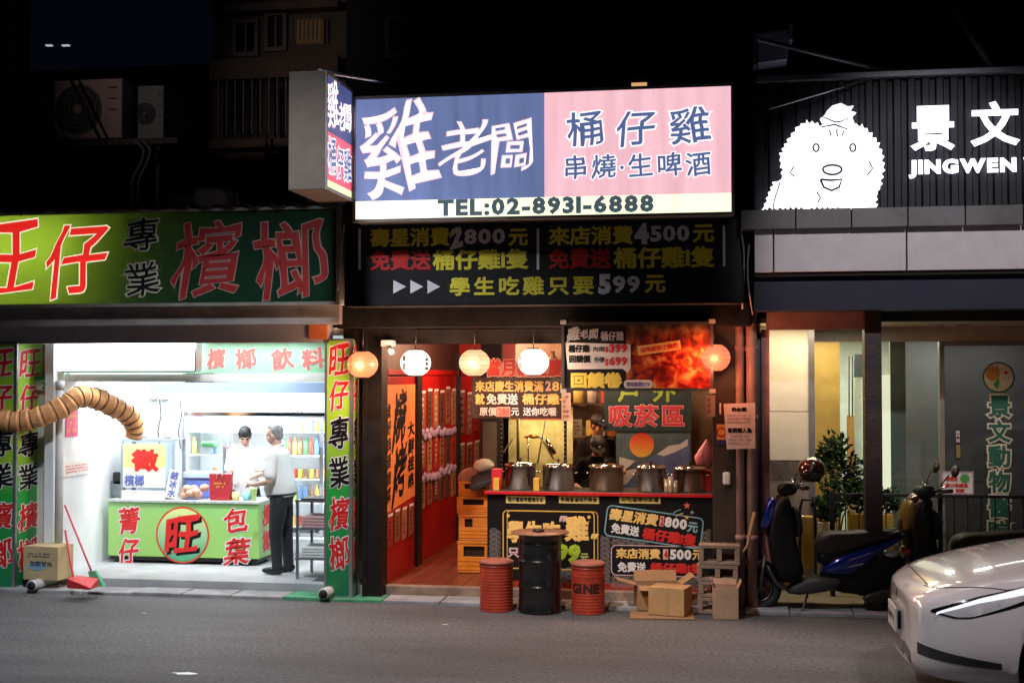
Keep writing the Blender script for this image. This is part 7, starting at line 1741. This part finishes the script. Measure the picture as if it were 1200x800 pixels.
# ================================================================== WHITE CAR
def car():
    # local: x back from the nose, y toward the camera side (-Y world), z up
    NX = P(1050, 700, -2.35).x; CY = -2.4; K = 1.12
    t = thing('parked_car', (NX, CY, 0), 'glossy white electric car entering at the lower right corner', 'car')
    g = lambda x_, y_, z_: Vector((NX + x_, CY + y_, z_))
    # stations: x, (bottom half width, z), lower side, mid side, shoulder, hood edge, centre height
    st = [  # x, zb, wb, zl, wl, zm, wm, zs, ws, zt, wt, zc
        (0.00, .24, .30, .30, .42, .44, .50, .60, .48, .665, .38, .675),
        (0.05, .20, .46, .28, .60, .44, .65, .62, .62, .70, .50, .72),
        (0.14, .18, .62, .27, .76, .44, .79, .65, .74, .75, .60, .775),
        (0.30, .17, .74, .27, .86, .46, .89, .69, .84, .80, .68, .83),
        (0.50, .17, .80, .28, .92, .48, .94, .73, .89, .85, .73, .885),
        (0.80, .17, .84, .28, .945, .52, .96, .79, .91, .91, .77, .95),
        (1.10, .17, .84, .28, .95, .54, .965, .85, .92, .95, .80, .99),
        (1.40, .17, .84, .28, .95, .56, .965, .90, .93, .99, .82, 1.04),
        (1.60, .17, .84, .28, .945, .56, .965, .93, .93, 1.16, .74, 1.2),
        (2.00, .17, .84, .28, .94, .56, .965, .95, .93, 1.38, .66, 1.43),
        (2.50, .17, .84, .28, .94, .56, .965, .96, .93, 1.52, .60, 1.58),
        (3.20, .17, .84, .28, .94, .56, .965, .98, .93, 1.56, .58, 1.61),
        (3.90, .18, .84, .29, .94, .57, .965, 1.0, .92, 1.46, .56, 1.5),
        (4.40, .22, .80, .32, .91, .58, .93, 1.0, .86, 1.18, .6, 1.22),
        (4.66, .26, .70, .36, .82, .58, .84, .92, .76, 1.02, .58, 1.05),
        (4.74, .36, .50, .42, .64, .58, .70, .84, .64, .92, .46, .94)]
    vs = []; ring = None
    for (x_, zb, wb, zl, wl, zm, wm, zs, ws, zt_, wt, zc_) in st:
        half = [(0, zb), (wb, zb), (wl, zl), (wm*.995, (zl+zm)/2), (wm, zm), ((wm+ws)/2+.004, (zm+zs)/2), (ws, zs), ((ws+wt)/2+.02, (zs+zt_)/2+.012), (wt, zt_), (wt*.5, zc_-(zc_-zt_)*.2), (0, zc_)]
        full = half + [(-a, b_) for a, b_ in reversed(half[1:-1])]
        ring = len(full); vs += [g(x_, a, b_) for a, b_ in full]
    n_ = len(st)
    fs = [(i*ring+j, i*ring+(j+1) % ring, (i+1)*ring+(j+1) % ring, (i+1)*ring+j) for i in range(n_-1) for j in range(ring)]
    mb = MB().add(vs, fs, True)
    for base, s_ in ((0, 1), ((n_-1)*ring, -1)):   # strips close nose and tail
        for j in range(1, 10): mb.f.append((base+j, base+j+1, base+(ring-j-1), base+(ring-j)) if j < 9 else (base+9, base+10, base+11)); mb.sm.append(True)
        mb.f.append((base, base+1, base+ring-1)); mb.sm.append(True)
    white = mat('pearl_white_paint', (.8, .76, .75), .2, var=.02, coat=1.)
    body = mb.build('body', white, t, sub=2)
    wx_ = (.98, 3.76); Rw = .345
    for x_ in wx_:
        for s_ in (-1, 1):
            cut = MB().lathe((NX+x_, CY+s_*.82, Rw+.01), [(Rw+.055, -.3), (Rw+.055, .3)], 40, axis='y').build('cut', white)
            md = body.modifiers.new('arch', 'BOOLEAN'); md.object = cut; md.operation = 'DIFFERENCE'; md.solver = 'EXACT'
            cut['tmp'] = 1
    dg = bpy.context.evaluated_depsgraph_get(); dg.update()
    ev = body.evaluated_get(dg); me = bpy.data.meshes.new_from_object(ev); old = body.data
    body.modifiers.clear(); body.data = me; bpy.data.meshes.remove(old)
    for o in [o for o in COL.objects if o.get('tmp')]: bpy.data.objects.remove(o)
    off = world_of(t)
    bvh = BVHTree.FromPolygons([v.co for v in me.vertices], [p_.vertices[:] for p_ in me.polygons])
    # well liners
    dk = mat('wheel_well_black', (.008, .008, .008), .9)
    for x_ in wx_:
        for s_ in (-1, 1):
            MB().lathe((NX+x_, CY+s_*.74, Rw+.01), [(Rw+.052, -.2), (Rw+.052, .18)], 32, axis='y', caps=False).box(NX+x_-.36, NX+x_+.36, CY+s_*.52-.01, CY+s_*.52+.01, .2, .72).build('wheel_liner', dk, t)
            w_ = MB().lathe((NX+x_, CY+s_*.84, Rw), [(.22, -.11), (Rw-.02, -.115), (Rw, -.09), (Rw, .09), (Rw-.02, .115), (.22, .11)], 48, axis='y').build('wheel', rubber, t)
            rm = MB().lathe((NX+x_, CY+s_*.9, Rw), [(.235, -.04), (.24, .04), (.21, .045), (.2, -.02)], 40, axis='y', caps=False)
            for k in range(10):
                a = 2*math.pi*k/10; c_ = g(x_, s_*.93, Rw)
                rm.obox(c_ + Vector((math.cos(a)*.125, 0, math.sin(a)*.125)), (math.cos(a), 0, math.sin(a)), (0, 1, 0), (-math.sin(a), 0, math.cos(a)), .2, .02, .035)
            rm.lathe((NX+x_, CY+s_*.93, Rw), [(.05, -.02), (.05, .02)], 20, axis='y').build('rim', mat('grey_alloy', (.25, .25, .26), .3, .9), w_)
    def skin_patch(name, m_, quad, dir_, nu=24, nv=8, lift=.004, shape=None, parent=t):
        """a panel laid on the curved body: quad corners are world points, cast along dir_"""
        q0, q1, q2, q3 = [Vector(p_) for p_ in quad]; D = Vector(dir_).normalized(); vs = []; ok = []
        for j in range(nv+1):
            for i in range(nu+1):
                u, v_ = i/nu, j/nv
                if shape: lo, hi = shape(u); v_ = lo + (hi-lo)*v_
                p_ = (q0*(1-u)+q1*u)*(1-v_) + (q3*(1-u)+q2*u)*v_
                h_ = bvh.ray_cast(p_ - off - D*1.5, D)
                if h_[0] is None: vs.append(p_); ok.append(False)
                else: vs.append(h_[0] + off - D*lift); ok.append(True)
        fs = []
        for j in range(nv):
            for i in range(nu):
                f_ = (j*(nu+1)+i, j*(nu+1)+i+1, (j+1)*(nu+1)+i+1, (j+1)*(nu+1)+i)
                if all(ok[q_] for q_ in f_): fs.append(f_)
        return MB().add(vs, fs, True).build(name, m_, parent)
    blackg = mat('gloss_black_trim', (.008, .008, .009), .12, coat=.8)
    # headlights both sides: slim swept shape
    shp = lambda u: (.5 - .5*math.sin(math.pi*min(1, u*1.6+.12))**.7*(.9 if u < .5 else 1) + .08*u, .5 + .38*math.sin(math.pi*min(1, .2+u*.75)) + .12*u)
    shp = lambda u: (.36 - .34*min(1, u*4)**.7 + .5*max(0, u-.4)/.6, .42 + .36*min(1, u*2.2)**.6 + .22*u)
    for s_ in (-1, 1):
        D = (.45, -s_*.9, 0)
        hl = skin_patch('headlight', blackg, [g(.1, s_*.72, .60), g(.72, s_*.93, .66), g(.72, s_*.93, .86), g(.1, s_*.72, .70)], D, 40, 12, .003, shp)
        shi = lambda u: (shp(u)[0]+.07, shp(u)[1]-.06)
        skin_patch('lens', mat('headlight_lens', (.8, .82, .86), .15, .15, coat=1., var=.25, scale=14), [g(.14, s_*.74, .60), g(.68, s_*.92, .66), g(.68, s_*.92, .86), g(.14, s_*.74, .70)], D, 40, 8, .008, shi, hl)
        skin_patch('daylight_strip', emis('daylight_strip_glow', (.85, .9, 1), 1.0), [g(.14, s_*.74, .60), g(.68, s_*.92, .66), g(.68, s_*.92, .86), g(.14, s_*.74, .70)], D, 40, 4, .011, lambda u: (shp(u)[1]-.2-.1*u, shp(u)[1]-.09), hl)
        skin_patch('fog_slit', blackg, [g(.06, s_*.58, .355), g(.5, s_*.9, .335), g(.5, s_*.9, .375), g(.06, s_*.58, .43)], D, 24, 4, .003, lambda u: (0, 1-.0*u))
        skin_patch('bumper_vent', blackg, [g(0, s_*.30, .30), g(.05, s_*.46, .25), g(.05, s_*.46, .34), g(0, s_*.30, .38)], (1, -s_*.25, 0), 10, 5, .003)
    skin_patch('lower_grille', blackg, [g(0, -.28, .27), g(0, .28, .27), g(0, .28, .36), g(0, -.28, .36)], (1, 0, 0), 16, 4, .003)
    skin_patch('nose_emblem', chrome, [g(0, -.03, .61), g(0, .03, .61), g(0, .022, .66), g(0, -.022, .66)], (1, 0, -.1), 6, 6, .004)
    # hood seam
    for s_ in (-1, 1):
        pts_ = []
        for k in range(26):
            u = k/25; x_ = .12 + 1.3*u; y_ = s_*(.4 + .44*min(1, u*3)**.5)
            h_ = bvh.ray_cast(g(x_, y_, 2) - off, Vector((0, 0, -1)))
            if h_[0]: pts_.append(h_[0] + off + Vector((0, 0, .001)))
        MB().tube(pts_, .004, 5).build('bonnet_seam', mat('seam_black', (.02, .02, .02), .8), t)
    pts_ = []
    for k in range(17):
        y_ = -.4 + .8*k/16; h_ = bvh.ray_cast(g(.13 + .02*abs(y_), y_, 2) - off, Vector((0, 0, -1)))
        if h_[0]: pts_.append(h_[0] + off + Vector((0, 0, .001)))
    MB().tube(pts_, .004, 5).build('bonnet_seam', mat('seam_black', (.02, .02, .02), .8), t)
    # glass, mirrors, plate
    tg = mat('tinted_car_glass', (.01, .012, .014), .05, coat=1.)
    skin_patch('windscreen', tg, [g(1.5, -.66, 1.02), g(1.5, .66, 1.02), g(2.25, .56, 1.5), g(2.25, -.56, 1.5)], (.7, 0, -.7), 20, 10, .005)
    for s_ in (-1, 1):
        skin_patch('side_window', tg, [g(1.75, s_*.9, 1.02), g(3.9, s_*.9, 1.06), g(3.5, s_*.7, 1.42), g(2.35, s_*.7, 1.42)], (0, -s_, 0), 30, 6, .005)
        MB().ell(g(1.75, s_*1.04, 1.06), (.07, .11, .07), 16, 10).build('wing_mirror', white, t)
        for x_ in (1.72, 2.8, 3.7):
            pts_ = [];
            for k in range(12):
                h_ = bvh.ray_cast(g(x_, s_*2, .35+.055*k) - off, Vector((0, -s_, 0)))
                if h_[0]: pts_.append(h_[0] + off)
            if len(pts_) > 2: MB().tube(pts_, .004, 5).build('door_seam', mat('seam_black', (.02, .02, .02), .8), t)
    pl = MB().box(NX-.035, NX-.02, CY-.19, CY+.19, .4, .56).build('number_plate', mat('plate_paint_white', (.6, .6, .58), .4), t, bevel=.004)
    MB().box(NX-.02, NX+.03, CY-.15, CY+.15, .42, .54).build('plate_bracket', black_p, t)
    scribble((-.15, .44, .15, .52), Fr((NX-.035, CY, 0), (0, -1, 0), (0, 0, 1), (-1, 0, 0)), black_print, pl, 1)
    t.scale = (K, K, K)
    return t
car()
